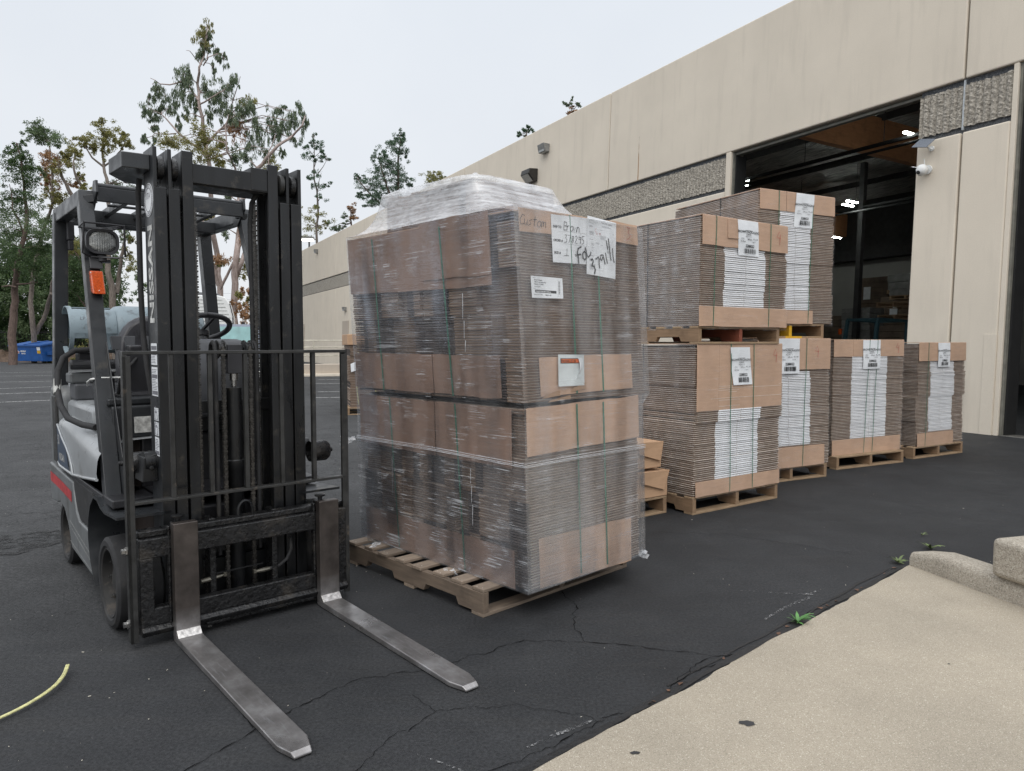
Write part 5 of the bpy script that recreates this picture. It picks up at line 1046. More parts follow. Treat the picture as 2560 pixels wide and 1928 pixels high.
# headlight with wire cage
hl = empty('headlight', (-.965,-.398,1.880), math.radians(-2)); hl.scale = (1.06,1.06,1.06); hl.parent = FK
def roundrect(w, h, r, n=6):
    out = []
    for cx_, cy_, a0 in ((w/2-r,h/2-r,0),(-w/2+r,h/2-r,90),(-w/2+r,-h/2+r,180),(w/2-r,-h/2+r,270)):
        for k in range(n+1): a = R(a0+90*k/n); out.append((cx_+r*math.cos(a), cy_+r*math.sin(a)))
    return out
def loft(b, secs):
    vs = []; n = len(secs[0][1])
    for x, pl_ in secs: vs += [(x,p[0],p[1]) for p in pl_]
    fs = [(i*n+k,i*n+(k+1)%n,(i+1)*n+(k+1)%n,(i+1)*n+k) for i in range(len(secs)-1) for k in range(n)]+[tuple(range(n)),tuple((len(secs)-1)*n+k for k in range(n))]
    return b.add(vs, fs)
b = MB(); loft(b, [(-.07,roundrect(.09,.07,.03)),(-.03,roundrect(.142,.118,.045)),(.0,roundrect(.150,.126,.048)),(.014,roundrect(.146,.122,.047)),(.012,roundrect(.122,.100,.040)),(.004,roundrect(.120,.098,.040))]); b.build('lamp_shell', M['plastic'], hl, smooth=40)
def lens_mat():
    m, nt, p = newmat('ribbed_lens'); w = nt.nodes.new('ShaderNodeTexWave'); w.bands_direction = 'Z'; w.inputs['Scale'].default_value = 55; v = coords(nt); nt.links.new(v, w.inputs['Vector'])
    w2 = nt.nodes.new('ShaderNodeTexWave'); w2.bands_direction = 'Y'; w2.inputs['Scale'].default_value = 30; nt.links.new(v, w2.inputs['Vector'])
    p.inputs['Base Color'].default_value = (.17,.175,.17,1); p.inputs['Metallic'].default_value = .6; p.inputs['Roughness'].default_value = .16
    bump(nt, p, math_(nt,'ADD',w.outputs['Fac'],math_(nt,'MULTIPLY',w2.outputs['Fac'],.4)), .6, .003); p.inputs['Coat Weight'].default_value = 1.0; return m
M['lens'] = lens_mat()
b = MB(); loft(b, [(.002,roundrect(.120,.098,.04)),(.007,roundrect(.118,.096,.04)),(.011,roundrect(.09,.07,.03)),(.013,roundrect(.05,.035,.015))]); b.build('lamp_lens', M['lens'], hl, smooth=60)
b = MB(); L1 = [(.035,-.085,.085),(.035,.093,.085),(.035,.093,-.075),(.035,-.06,-.082)]
b.tube([(.035,-.082,.086),(.035,.094,.082),(.035,.094,-.07),(.03,.06,-.078),(-.02,-.05,-.075)],.0052,6); b.tube([(.035,-.082,.086),(.0,-.088,-.06),(-.02,-.05,-.075)],.0052,6); b.tube([(.035,-.082,.086),(-.08,-.09,.075),(-.06,.06,.072),(.035,.094,.082)],.0052,6); b.tube([(-.08,-.09,.075),(-.05,.0,.070),(.035,.094,.082)],.003,6); b.build('lamp_cage', M['plastic'], hl, smooth=50)
b = MB(); b.lathe((-.02,.0,-.095),(0,0,1),[(0,.0),(0,.022),(.03,.022),(.035,.012)],16); b.box((-.06,-.045,-.10),(-.01,.035,-.085)); b.build('lamp_mount', M['plastic'], hl, smooth=40)
b = MB(); b.hexa([(-.757,-.497,1.598),(-.70,-.497,1.588),(-.70,-.437,1.588),(-.757,-.437,1.598),(-.80,-.497,1.712),(-.755,-.497,1.712),(-.755,-.437,1.712),(-.80,-.437,1.712)]); b.build('turn_signal', M['orange_lens'], FK, bevel=.006).location = (-.19,.033,.012)
b = MB(); b.lathe((-.742,-.497,1.70),(.93,0,.25),[(.0,.003),(.003,.003),(.004,0)],8); b.lathe((-.705,-.467,1.605),(.93,0,.25),[(.0,.003),(.003,.003),(.004,0)],8); b.build('signal_screw', M['chrome'], FK).location = (-.19,.033,.012)
b = MB(); b.hexa([(-.79,-.492,1.725),(-.77,-.492,1.725),(-.77,-.432,1.725),(-.79,-.432,1.725),(-.83,-.492,1.80),(-.80,-.492,1.80),(-.80,-.432,1.80),(-.83,-.432,1.80)]); b.build('signal_bracket', M['plastic'], FK, bevel=.003).location = (-.19,.033,.012)
# wheels
def wheel(x, y, r, w, s, name='front_wheel'):
    o = empty(name, (x,y,r)); o.parent = FK
    b = MB(); b.lathe((0,0,0),(0,s,0),[(-w,r*.62),(-w,r-.02),(-w+.012,r-.006),(-w*.5,r),(-.012,r-.004),(0,r-.02),(.0,r*.80),(-.008,r*.76),(-.012,r*.74)],48); b.build('tyre', M['black_rubber'], o, smooth=35)
    b = MB(); b.lathe((0,0,0),(0,s,0),[(-.010,r*.76),(-.004,r*.74),(-.008,r*.70),(-.05,r*.66),(-.055,r*.3),(-.03,r*.26),(-.028,.0)],40); b.build('rim', M['rim_dirt'], o, smooth=35)
    b = MB()
    for k in range(6): a = k*math.pi/3; b.lathe((r*.45*math.cos(a),-.055*s,r*.45*math.sin(a)),(0,s,0),[(0,.011),(.022,.011),(.023,.005),(.032,.005),(.033,0)],6)
    b.build('wheel_nuts', M['worn_bar'], o); return o
wheel(-.405,-.535,.218,.20,-1); wheel(-.445,.55,.232,.20,1); wheel(-1.70,-.505,.195,.15,-1,'rear_wheel'); wheel(-1.70,.535,.195,.15,1,'rear_wheel')
# body: lower side skirts / counterweight
b = MB(); prof = [(-2.16,.57),(-1.385,.555),(-1.36,.50),(-1.30,.40),(-1.22,.355),(-.885,.352),(-.87,.30),(-.83,.20),(-.72,.118),(-1.46,.150),(-1.54,.26),(-1.66,.345),(-1.80,.365),(-1.93,.34),(-2.10,.33),(-2.15,.42)]
b.prism(prof, -.512, -.47); b.prism(prof, .50, .545)
b.build('side_skirt', M['silver_low'], FK, bevel=.010, seg=3)
b = MB(); b.box((-2.14,-.468,.34),(-1.9,.498,.62)); b.box((-1.9,-.30,.12),(-.75,.33,.60)); b.box((-.9,-.30,.12),(-.40,.33,.52)); b.box((-.90,-.30,.5),(-.70,.33,.86)); b.build('chassis', M['plastic'], FK, bevel=.01)
b = MB(); pr = [(-1.80,.34),(-1.80,1.03),(-1.86,1.085),(-2.12,1.085),(-2.20,1.02),(-2.22,.7),(-2.16,.34)]; b.prism(pr, -.495, .525); b.build('counterweight', M['silver_low'], FK, bevel=.04, seg=4, smooth=50)
b = MB(); b.hexa([(-1.99,-.512,.60),(-1.85,-.512,.60),(-1.85,-.42,.60),(-1.99,-.42,.60),(-1.99,-.512,1.02),(-1.865,-.512,1.02),(-1.865,-.42,1.02),(-1.99,-.42,1.02)]); b.build('leg_socket', M['worn_bar'], FK, bevel=.008)
b = MB(); ts = [(-2.13,.515),(-1.9,.512),(-1.65,.505),(-1.40,.492)]; b.add([(x,-.5135,z) for x,z in ts]+[(x,-.5135,z-.062) for x,z in ts],[(i,i+1,i+5,i+4) for i in range(3)]); b.build('red_stripe', M['red_tape'], FK)
b = MB()
for z0, z1 in ((.31,.235),(.28,.20),(.19,.15)): b.ribbon([(-1.48,-.5140,z0),(-.90,-.5140,z1)],.003,(0,-1,0))
b.build('scratches', M['white_print'], FK)
# step
b = MB(); b.prism([(-1.375,.575),(-.86,.575),(-.845,.56),(-.865,.358),(-1.215,.360),(-1.30,.41),(-1.37,.51)], -.505, -.30); b.prism([(-1.375,.575),(-.86,.575),(-.845,.56),(-.865,.358),(-1.215,.360),(-1.30,.41),(-1.37,.51)], .33, .535); b.build('step_box', M['black_rubber'], FK, bevel=.012, seg=3)
b = MB()
for k in range(9): b.box((-1.34,-.495+.018*k,.575),(-.89,-.486+.018*k,.582))
b.build('step_tread', M['black_rubber'], FK)
# hood: rounded silver side covers
def hood(s):
    b = MB(); secs = []
    # sections along x; each in (y,z): outer skin
    data = [(-1.765,.60,.865,.03),(-1.74,.60,.895,.05),(-1.55,.598,.915,.08),(-1.3,.60,.905,.10),(-1.05,.625,.885,.11),(-.80,.65,.86,.11),(-.66,.66,.84,.10)]
    vs = []; n = 12
    for x, z0, z1, r in data:
        yo = -.515; pl_ = [(yo,z0),(yo-.004,z0+(z1-r-z0)*.5)]
        for k in range(8): a = k/7*math.pi/2; pl_.append((yo+r-r*math.cos(a), z1-r+r*math.sin(a)))
        pl_ += [(-.38,z1+.012),(-.20,z1+.018)]
        vs += [(x, YC*2-p[0] if s > 0 else p[0], p[1]) for p in pl_]
    fs = [(i*n+k,i*n+k+1,(i+1)*n+k+1,(i+1)*n+k) for i in range(len(data)-1) for k in range(n-1)]; fs.append(tuple(range(n)))
    b.add(vs, fs); o = b.build('side_cover', M['silver'], FK, smooth=60); return o
hc = hood(-1); hood(1)
b = MB(); b.tube([(-1.768,-.517,.62),(-1.70,-.520,.604),(-1.3,-.520,.606),(-1.0,-.519,.632),(-.66,-.519,.668)],.008,8); b.tube([(-1.765,-.518,.85),(-1.60,-.5225,.79),(-1.46,-.5225,.745),(-1.36,-.5225,.70),(-1.31,-.522,.655),(-1.29,-.521,.612)],.006,8); b.build('cover_trim', M['silver'], hc, smooth=50)
b = MB(); b.box((-1.78,-.505,.572),(-.62,-.32,.600)); b.build('cover_gasket', M['plastic'], FK, bevel=.006)
b = MB(); b.quad((-1.755,-.5225,.84),(-1.755,-.5225,.618),(-1.40,-.5225,.616),(-1.44,-.5225,.69),(-1.50,-.5225,.745),(-1.60,-.5225,.785)); b.build('side_decal', M['blue_decal'], hc)
b = MB(); text_mesh(b,'NISSAN',(-1.70,-.5235,.645),(1,0,0),(0,0,1),.062,'LEFT',.82,.0005); text_mesh(b,'50',(-1.735,-.5235,.735),(1,0,0),(0,0,1),.085,'LEFT',.7,0); b.build('side_lettering', M['white_print'], hc)
b = MB(); b.quad((-1.42,-.40,.928),(-1.12,-.44,.921),(-1.10,-.34,.926),(-1.40,-.30,.932)); b.build('warning_label', M['label'], hc); b = MB(); b.quad((-1.50,-.42,.9285),(-1.42,-.41,.9295),(-1.40,-.30,.933),(-1.47,-.31,.934)); b.build('warning_label_red', M['orange_lens'], hc)
# deck under the seat, engine cover, floor, dash
b = MB(); b.box((-1.78,-.46,.86),(-1.02,.49,1.00)); b.build('engine_cover', M['silver'], FK, bevel=.03, seg=3, smooth=50)
b = MB(); b.box((-1.80,-.44,1.00),(-1.62,.47,1.10)); b.build('cover_latch_panel', M['grey_plastic'], FK, bevel=.012)
b = MB(); b.box((-1.80,-.46,1.10),(-1.66,.49,1.165)); b.build('rear_panel', M['silver_low'], FK, bevel=.012)
b = MB(); b.box((-1.02,-.50,.56),(-.42,.53,.60)); b.build('floor_plate', M['plastic'], FK, bevel=.006)
b = MB(); b.prism([(-.98,.60),(-.77,.60),(-.77,.90),(-.80,.98),(-.98,.98)], -.44, -.22); b.build('lever_console', M['dark_paint'], FK, bevel=.015)
b = MB(); b.prism([(-.66,.96),(-.46,.96),(-.48,1.18),(-.62,1.36),(-.74,1.37),(-.72,1.25)], -.16, .22); b.build('dashboard', M['grey_plastic'], FK, bevel=.02, seg=3, smooth=50)
b = MB(); b.prism([(-.74,.865),(-.69,.865),(-.695,1.02),(-.74,1.05)], -.435, .46); b.box((-1.02,-.45,1.03),(-.70,.47,1.065)); b.build('cowl', M['dark_paint'], FK, bevel=.008)
b = MB(); b.box((-.80,-.33,.52),(-.74,.36,1.0)); b.build('firewall', M['card_shade'], FK)
b = MB(); b.box((-.690,-.335,.885),(-.687,-.19,.968)); b.build('data_plate', M['white_print'], FK)
# steering wheel and column
st_ = empty('steering_wheel', (-.90,.06,1.43)); st_.parent = FK
b = MB(); ax = Vector((-.42,0,.9)).normalized(); u = Vector((.9,0,.42)).normalized(); v = Vector((0,1,0))
ring = [u*math.cos(a)*.165 + v*math.sin(a)*.165 for a in [i*2*math.pi/36 for i in range(37)]]; b.tube([tuple(p) for p in ring], .0155, 10, cap=False); b.build('wheel_rim', M['plastic'], st_, smooth=60)
b = MB(); b.lathe(tuple(ax*-.06),tuple(ax),[(0,.0),(0,.045),(.03,.05),(.04,.03),(.041,0)],20)
for a in (0.3,2.6,4.7): b.tube([tuple(ax*-.03),tuple((u*math.cos(a)+v*math.sin(a))*.16)],.010,6)
b.build('wheel_hub', M['plastic'], st_, smooth=50); b = MB(); b.tube([(-.88,.06,1.39),(-.66,.06,1.05)],[.035,.045],12); b.build('steering_column', M['plastic'], FK, smooth=40)
# seat
def seat_back():
    b = MB(); secs = []; n = 28
    for t, sc in ((0,.86),(.25,.98),(.7,1.0),(1,.92)):
        pl_ = []
        for k in range(n):
            a = k/n*2*math.pi; c, s_ = math.cos(a), math.sin(a); e_ = .62
            pl_.append((.235*sc*math.copysign(abs(c)**e_, c)*(1-.18*max(0,s_)), .27*sc*math.copysign(abs(s_)**e_, s_)))
        secs.append((t, pl_))
    vs = []
    for t, pl_ in secs: vs += [(-1.36+.12*t - .16*(p[1]+.27) , -.045+p[0], 1.24+p[1]) for p in pl_]
    fs = [(i*n+k,i*n+(k+1)%n,(i+1)*n+(k+1)%n,(i+1)*n+k) for i in range(3) for k in range(n)]+[tuple(range(n)),tuple(3*n+k for k in range(n))]
    b.add(vs, fs); return b.build('seat_back', M['vinyl'], FK, smooth=50, bevel=.01)
sb = seat_back()
b = MB(); text_mesh(b,'UNIC',(-1.268,-.18,1.385),(0,1,0),(-.16,0,1),.055,'LEFT',1.1,0); b.build('embossed_letters', M['ink'], sb)
b = MB(); b.prism([(-1.40,1.00),(-1.40,1.08),(-1.2,1.085),(-.93,1.10),(-.88,1.07),(-.89,1.01)], YC-.21, YC+.25); b.build('seat_cushion', M['vinyl'], FK, bevel=.03, seg=4, smooth=60)
b = MB(); b.prism([(-1.42,1.0),(-1.42,1.22),(-1.30,1.20),(-1.05,1.12),(-1.05,1.06)], YC-.25, YC-.17); b.prism([(-1.42,1.0),(-1.42,1.22),(-1.30,1.20),(-1.05,1.12),(-1.05,1.06)], YC+.19, YC+.27); b.build('seat_bolster', M['vinyl'], FK, bevel=.025, seg=3, smooth=60)
# control levers
b = MB(); b.box((-.98,-.335,1.06),(-.86,-.215,1.30)); b.box((-.96,-.31,1.28),(-.88,-.24,1.335)); b.build('lever_box', M['plastic'], FK, bevel=.012, seg=3, smooth=50)
for y, x in ((-.345,-.98),(-.265,-1.03),(-.16,-1.02)):
    b = MB(); b.tube([(x+.06,y,1.22),(x,y,1.33)],.006,6); b.hexa([(x-.02,y-.018,1.31),(x+.02,y-.018,1.31),(x+.02,y+.018,1.31),(x-.02,y+.018,1.31),(x-.035,y-.026,1.375),(x+.005,y-.026,1.385),(x+.005,y+.026,1.385),(x-.035,y+.026,1.375)]); b.build('control_lever', M['grey_plastic'], FK, bevel=.006)
b = MB(); b.tube([(-.87,-.27,1.27),(-.84,-.30,1.24),(-.82,-.36,1.18),(-.85,-.37,1.08),(-.9,-.37,1.0)],.009,8); b.build('electric_cable', M['black_rubber'], FK, smooth=50)
b = MB(); b.box((-.98,-.40,.98),(-.84,-.20,1.09)); b.box((-1.1,-.42,1.02),(-.95,-.36,1.20)); b.build('lever_base', M['plastic'], FK, bevel=.02)
# gas tank lying across
tk = empty('gas_tank', (-1.78,0,1.425)); tk.parent = FK
b = MB(); b.lathe((0,-.235,0),(0,1,0),[(0,.0),(.0,.06),(.012,.12),(.05,.150),(.08,.156),(.50,.156),(.54,.148),(.575,.11),(.59,.05),(.592,0)],40); b.build('tank_shell', M['tank'], tk, smooth=40)
b = MB(); n = 44; r = .148; w_ = 0
def cyl_patch(a0, a1, y0, y1, rr_=.148, th=.006, nn=24):
    ps = [(math.cos(R(a0+(a1-a0)*k/nn)), math.sin(R(a0+(a1-a0)*k/nn))) for k in range(nn+1)]; vs = []
    for rad in (rr_, rr_-th):
        for y in (y0, y1): vs += [(c*rad, y, s_*rad) for c, s_ in ps]
    N = nn+1; b.add(vs, [(k,k+1,N+k+1,N+k) for k in range(nn)]+[(2*N+k,3*N+k,3*N+k+1,2*N+k+1) for k in range(nn)]+[(k,2*N+k,2*N+k+1,k+1) for k in range(nn)]+[(N+k,N+k+1,3*N+k+1,3*N+k) for k in range(nn)]+[(0,N,3*N,2*N),(nn,2*N+nn,3*N+nn,N+nn)])
cyl_patch(-180,180,-.455,-.43, nn=44); cyl_patch(-8,60,-.431,-.20); cyl_patch(104,200,-.431,-.20); cyl_patch(-75,-55,-.431,-.20,nn=8); cyl_patch(-130,-110,-.431,-.20,nn=8)
b.build('tank_collar', M['tank'], tk, smooth=40)
b = MB(); b.lathe((0,.06,0),(0,1,0),[(0,.157),(0,.161),(.075,.161),(.075,.157)],40); b.build('tank_band', mat('band_dark',(.045,.035,.035),.5), tk, smooth=40)
b = MB(); text_mesh(b,'LP GAS 33.5',(.1495,-.40,.06),(0,1,0),(0,0,1),.028,'LEFT'); b.build('tank_stencil', M['grey_ink'], tk)
b = MB(); b.lathe((0,-.24,0),(0,-1,0),[(0,.025),(.05,.025),(.055,.018),(.1,.018),(.101,0)],12); b.build('tank_valve', M['chrome'], tk, smooth=40)
b = MB(); b.box((-.12,-.42,-.24),(.14,.42,-.19)); b.box((-.05,-.40,-.19),(.05,-.32,-.14)); b.box((-.05,.25,-.19),(.05,.35,-.14)); b.tube([(.14,-.46,-.21),(.14,.42,-.21)],.03,12); b.build('tank_bracket', M['plastic'], tk, bevel=.01)
b = MB(); b.tube([(-1.62,-.36,1.305),(-1.60,-.44,1.30),(-1.59,-.50,1.26),(-1.56,-.535,1.18),(-1.50,-.55,1.08),(-1.40,-.55,.99),(-1.25,-.54,.93),(-1.1,-.50,.905),(-.95,-.46,.90)],.017,10); b.build('gas_hose', M['black_rubber'], FK, smooth=60)
b = MB(); b.tube([(-1.63,-.30,1.307),(-1.625,-.36,1.307)],.014,10); b.build('hose_coupling', M['chrome'], FK, smooth=40)
b = MB(); b.tube([(-1.545,-.541,1.135),(-1.50,-.551,1.075),(-1.48,-.553,1.055)],[.020,.0215,.020],8); b.build('hose_tag', M['label_dirty'], FK)
b = MB(); xz = -.738; b.ribbon([(xz+.045,-.44,1.165),(xz+.05,-.505,1.160),(xz-.04,-.515,1.145),(xz-.09,-.50,1.13)],.008,(.2,-.5,.8)); b.tube([(xz-.09,-.51,1.12),(xz-.05,-.517,1.14),(xz+.03,-.515,1.158),(xz+.052,-.47,1.165),(xz+.05,-.36,1.163)],.005,6); b.box((xz+.04,-.37,1.152),(xz+.065,-.345,1.172)); b.build('cable_tie', M['zip'], FK).location = (-.095,.012,.005)
# fender over the front wheel
for s in (-1,1):
    b = MB(); y0, y1 = (-.53,-.30) if s < 0 else (.33,.56)
    pf = [(-.735,.12),(-.83,.22),(-.87,.33),(-.86,.43),(-.80,.53),(-.70,.585),(-.62,.585),(-.55,.56),(-.46,.548),(-.20,.565)]
    vs = [(x,y0,z) for x,z in pf]+[(x,y1,z) for x,z in pf]+[(x+.012*(i<5),y0,z-.012*(i>=4)) for i,(x,z) in enumerate(pf)]+[(x+.012*(i<5),y1,z-.012*(i>=4)) for i,(x,z) in enumerate(pf)]; N = len(pf)
    b.add(vs, [(i,i+1,N+i+1,N+i) for i in range(N-1)]+[(2*N+i,3*N+i,3*N+i+1,2*N+i+1) for i in range(N-1)]+[(i,2*N+i,2*N+i+1,i+1) for i in range(N-1)]+[(0,N,3*N,2*N),(N-1,2*N-1,4*N-1,3*N-1)]); b.build('front_fender', M['dark_paint'], FK, smooth=50)
    b = MB(); b.box((-.86,y0+.22*(s<0),.10),(-.30,y0+.22*(s<0)+.01,.60)) if s < 0 else b.box((-.86,y0,.10),(-.30,y0+.01,.60)); b.build('wheel_well', M['card_shade'], FK)
# lettering, stickers on the rail flank (right-hand side of the truck)
yf = -.338
b = MB(); text_mesh(b,'NISSAN',(-.245,yf,1.435),(0,0,1),(-1,0,0),.098,'LEFT',1.38,.0035); b.build('rail_lettering', M['white_print'], FK)
b = MB(); N_ = 40; cx_, cz_ = -.283, 2.005
b.lathe((cx_,yf+.0005,cz_),(0,-1,0),[(0,.076),(.0012,.076),(.0013,0)],40); sg = b.build('round_sticker', M['label'], FK)
b = MB()
for k in range(40):
    a0, a1 = k*math.pi/20, (k+1)*math.pi/20; pr_ = lambda r_, a: (cx_+r_*math.cos(a), yf-.0015, cz_+r_*math.sin(a))
    b.quad(pr_(.073,a0),pr_(.073,a1),pr_(.069,a1),pr_(.069,a0)); b.quad(pr_(.056,a0),pr_(.056,a1),pr_(.052,a1),pr_(.052,a0))
for k, ch in enumerate('INDUSTRIAL TRUCK ASSOCIATION   MEMBER   '):
    a = math.pi*1.15 - k*2*math.pi/41
    if ch.strip(): text_mesh(b, ch, (cx_+.058*math.cos(a), yf-.0015, cz_+.058*math.sin(a)), (math.sin(a),0,-math.cos(a)), (math.cos(a),0,math.sin(a)), .013, 'CENTER')
text_mesh(b,'ITA',(cx_,yf-.0015,cz_+.005),(1,0,0),(0,0,1),.04,'CENTER'); b.build('sticker_print', M['grey_ink'], sg)
def stick(z0, z1, x0, x1, lines, icon=0):
    b = MB(); b.quad((x0,yf-.0005,z0),(x1,yf-.0005,z0),(x1,yf-.0005,z1),(x0,yf-.0005,z1)); s_ = b.build('safety_sticker', M['label'], FK); b = MB(); rg = random.Random(int(z0*99)); z = z1-.012
    if icon:
        cz = (z0+z1)/2; cx = (x0+x1)/2; b.ribbon([(cx-.02,yf-.001,cz-.03),(cx-.02,yf-.001,cz+.035),(cx+.0,yf-.001,cz+.035)],.005); b.tube([(cx+.008,yf-.001,cz+.012),(cx+.009,yf-.001,cz+.013)],.009,8); b.ribbon([(cx+.008,yf-.001,cz),(cx+.012,yf-.001,cz-.02),(cx+.0,yf-.001,cz-.035)],.006); b.ribbon([(x0+.006,yf-.001,z0+.006),(x1-.006,yf-.001,z0+.006),(x1-.006,yf-.001,z1-.006),(x0+.006,yf-.001,z1-.006),(x0+.006,yf-.001,z0+.006)],.0015)
    else:
        while z > z0+.008:
            if rg.random() < .12: b.quad((x0+.006,yf-.001,z),(x1-.006,yf-.001,z),(x1-.006,yf-.001,z-.018),(x0+.006,yf-.001,z-.018)); z -= .024
            else: b.ribbon([(x0+.006,yf-.001,z),(x0+(x1-x0)*rg.uniform(.6,.93),yf-.001,z)],.0028); z -= .0075
    b.build('sticker_print', M['grey_ink'], s_)
stick(1.245,1.345,-.315,-.215,1); stick(1.10,1.235,-.315,-.215,1); stick(.985,1.045,-.29,-.22,0,1); stick(.915,.978,-.29,-.22,0,1); stick(.82,.908,-.29,-.22,0)

# ================================================================== BACKGROUND
import colorsys
CAMP = Vector((0,0,1.35)); _p = 0.059928
def at(px, py, D):
    """world point seen at photo pixel (px,py) at forward distance D"""
    r = Vector((px-1280, 0, 0)) + Vector((0,math.cos(_p),-math.sin(_p)))*1800 + Vector((0,math.sin(_p),math.cos(_p)))*(964-py)
    return CAMP + r*(D/r.y)
def bark(name, a, b_, sc=6): 
    m, nt, p = newmat(name); n = noi(nt, coords(nt, (3,3,.7)), sc, 6, .65); nt.links.new(ramp(nt, n, [(.3,a),(.7,b_)]), p.inputs['Base Color']); p.inputs['Roughness'].default_value = .9; bump(nt, p, n, .6, .06); return m
M['bark_brown'] = bark('bark_brown', (.06,.042,.034), (.17,.12,.10)); M['bark_grey'] = bark('bark_grey', (.09,.075,.062), (.25,.21,.18)); M['bark_pale'] = bark('bark_pale', (.20,.15,.13), (.46,.38,.35), 3)
def leafmat(name, a, b_, c_):
    m, nt, p = newmat(name); g = nt.nodes.new('ShaderNodeNewGeometry'); n = noi(nt, coords(nt), .55, 3); r_ = ramp(nt, g.outputs['Random Per Island'], [(0,a),(.55,b_),(1,c_)])
    c = mix(nt, ramp(nt, n, [(.35,(0,)),(.65,(.5,))]), r_, K(b_, .6)); nt.links.new(c, p.inputs['Base Color']); p.inputs['Roughness'].default_value = .55; p.inputs['Specular IOR Level'].default_value = .4
    tl = nt.nodes.new('ShaderNodeBsdfTranslucent'); nt.links.new(c, tl.inputs[0]); mx = nt.nodes.new('ShaderNodeMixShader'); mx.inputs[0].default_value = .42
    nt.links.new(p.outputs[0], mx.inputs[1]); nt.links.new(tl.outputs[0], mx.inputs[2]); nt.links.new(mx.outputs[0], nt.nodes['Material Output'].inputs[0]); return m
M['lf_dark'] = leafmat('leaves_dark', (0.038,0.074,0.030), (0.074,0.128,0.047), (0.135,0.203,0.074)); M['lf_green'] = leafmat('leaves_green', (.062,.105,.045), (.125,.185,.085), (.22,.28,.14))
M['lf_olive'] = leafmat('leaves_olive', (0.133,0.141,0.048), (0.265,0.255,0.085), (0.416,0.378,0.141)); M['lf_rust'] = leafmat('leaves_rust', (0.189,0.123,0.057), (0.378,0.217,0.113), (0.567,0.340,0.189)); M['lf_euc'] = leafmat('leaves_eucalyptus', (0.085,0.123,0.080), (0.161,0.217,0.133), (0.284,0.322,0.189))
M['lf_pine'] = leafmat('leaves_pine', (0.048,0.095,0.057), (0.095,0.161,0.095), (0.169,0.246,0.151))
def leaves(b, c, rx, ry, rz, n, s, rg, droop=0, mi=0):
    """n leaf sprays of size s spread unevenly through an ellipsoid round c; droop: hanging strands"""
    b.mat(mi); subs = [(Vector((rg.gauss(0,.5),rg.gauss(0,.5),rg.gauss(0,.5))), rg.uniform(.25,.55)) for _ in range(max(3,int(n/40)))]
    for i in range(n):
        q, r_ = subs[i % len(subs)]; v = Vector((rg.gauss(0,1),rg.gauss(0,1),rg.gauss(0,1))).normalized()*(rg.random()**.5)*r_; p = c + Vector(((q.x+v.x)*rx,(q.y+v.y)*ry,(q.z+v.z)*rz))
        if droop:
            L_ = s*rg.uniform(1.5,3.2); w = s*rg.uniform(.16,.34); a = rg.random()*6.28; h = Vector((math.cos(a)*w, math.sin(a)*w, 0)); d = Vector((rg.gauss(0,.22)*L_, rg.gauss(0,.22)*L_, -L_))
            b.quad(p, p+d*.45+h, p+d, p+d*.5-h)
        else:
            a = Vector((rg.gauss(0,1),rg.gauss(0,1),rg.gauss(0,1))).normalized()*s*rg.uniform(.4,1.1); c2 = a.orthogonal().normalized(); c2 = (Matrix.Rotation(rg.random()*6.28,3,a) @ c2)*s*rg.uniform(.2,.36)
            b.quad(p-a, p+c2, p+a, p-c2)
def tree(name, label, D, trunks, clumps, barkm, leafms, base=905, dens=1.0, leaf=.16, droop=0, seed=1, group='trees beyond the car park', zoom=(1,0,0), twigs=True, kind='tree', spread=1.0):
    """trunks: list of (points in picture units, start radius px, end radius px); clumps (x, y, rx, ry[, leaf material])"""
    rg = random.Random(seed); k, ox, oy = zoom; f = D/1800
    P = lambda x, y, dy=0: at(ox+x/k, oy+y/k, D+dy)
    x0, y0 = trunks[0][0][0]; bp = P(x0, y0); root = empty(name, (bp.x,bp.y,0), 0, label, kind, group)
    L = lambda v: Vector(v) - Vector((bp.x,bp.y,0))
    tb = MB(); ends = []
    for ti, (pts, r0, r1) in enumerate(trunks):
        ws = []
        for i, (x, y) in enumerate(pts):
            p = L(P(x,y,(0 if i == 0 and ti else rg.uniform(-.5,.5)*spread) if not (ti == 0 and i == 0) else 0)); 
            if ti == 0 and i == 0: p.z = -.3
            ws.append(p)
        out = [ws[0]]
        for i in range(len(ws)-1):
            for t in (.33,.66,1): q = ws[i].lerp(ws[i+1], t); q += Vector((rg.gauss(0,1),rg.gauss(0,1),0))*.035*(ws[i+1]-ws[i]).length*(t < 1)*.6; out.append(q)
        n = len(out); rs = [(r0+(r1-r0)*i/(n-1))/k*f for i in range(n)]
        tb.tube(out, rs, 8); ends += [(q, rs[i]) for i, q in enumerate(out)]
    cb = MB(); mats = [M[m] for m in (leafms if isinstance(leafms, (list,tuple)) else [leafms])]
    for c in clumps:
        x, y, rx, ry = c[:4]; mi = c[4] if len(c) > 4 else 0; cc = L(P(x,y,rg.uniform(-1,1)*spread*min(2.5,rx/k*f*1.5))); rx = rx/k*f; rz = ry/k*f
        if twigs:
            q, r_ = min(ends, key=lambda e: (e[0]-cc).length + max(0, e[0].z-cc.z)*.8); mid_ = q.lerp(cc,.55)+Vector((rg.gauss(0,.1),rg.gauss(0,.1),.12*(cc-q).length)); tb.tube([q,mid_,cc],[max(.012,min(r_*.6,.05)),.022,.010],5)
            for _ in range(3): tb.tube([mid_.lerp(cc,.6), cc+Vector((rg.gauss(0,.5)*rx,rg.gauss(0,.5)*rx,rg.gauss(0,.4)*rz))],[.012,.005],4)
        leaves(cb, cc, rx*1.3, rx*1.3, rz*1.3, int(dens*(150+1000*rx*rz)), leaf*.74, rg, droop, mi)
    tb.build('trunk', M[barkm], root, smooth=60); cb.build('crown', mats, root); return root
Z7 = (2.5625,0,250); ZR = (2.38,0,0); Z2 = (2.212,700,250)
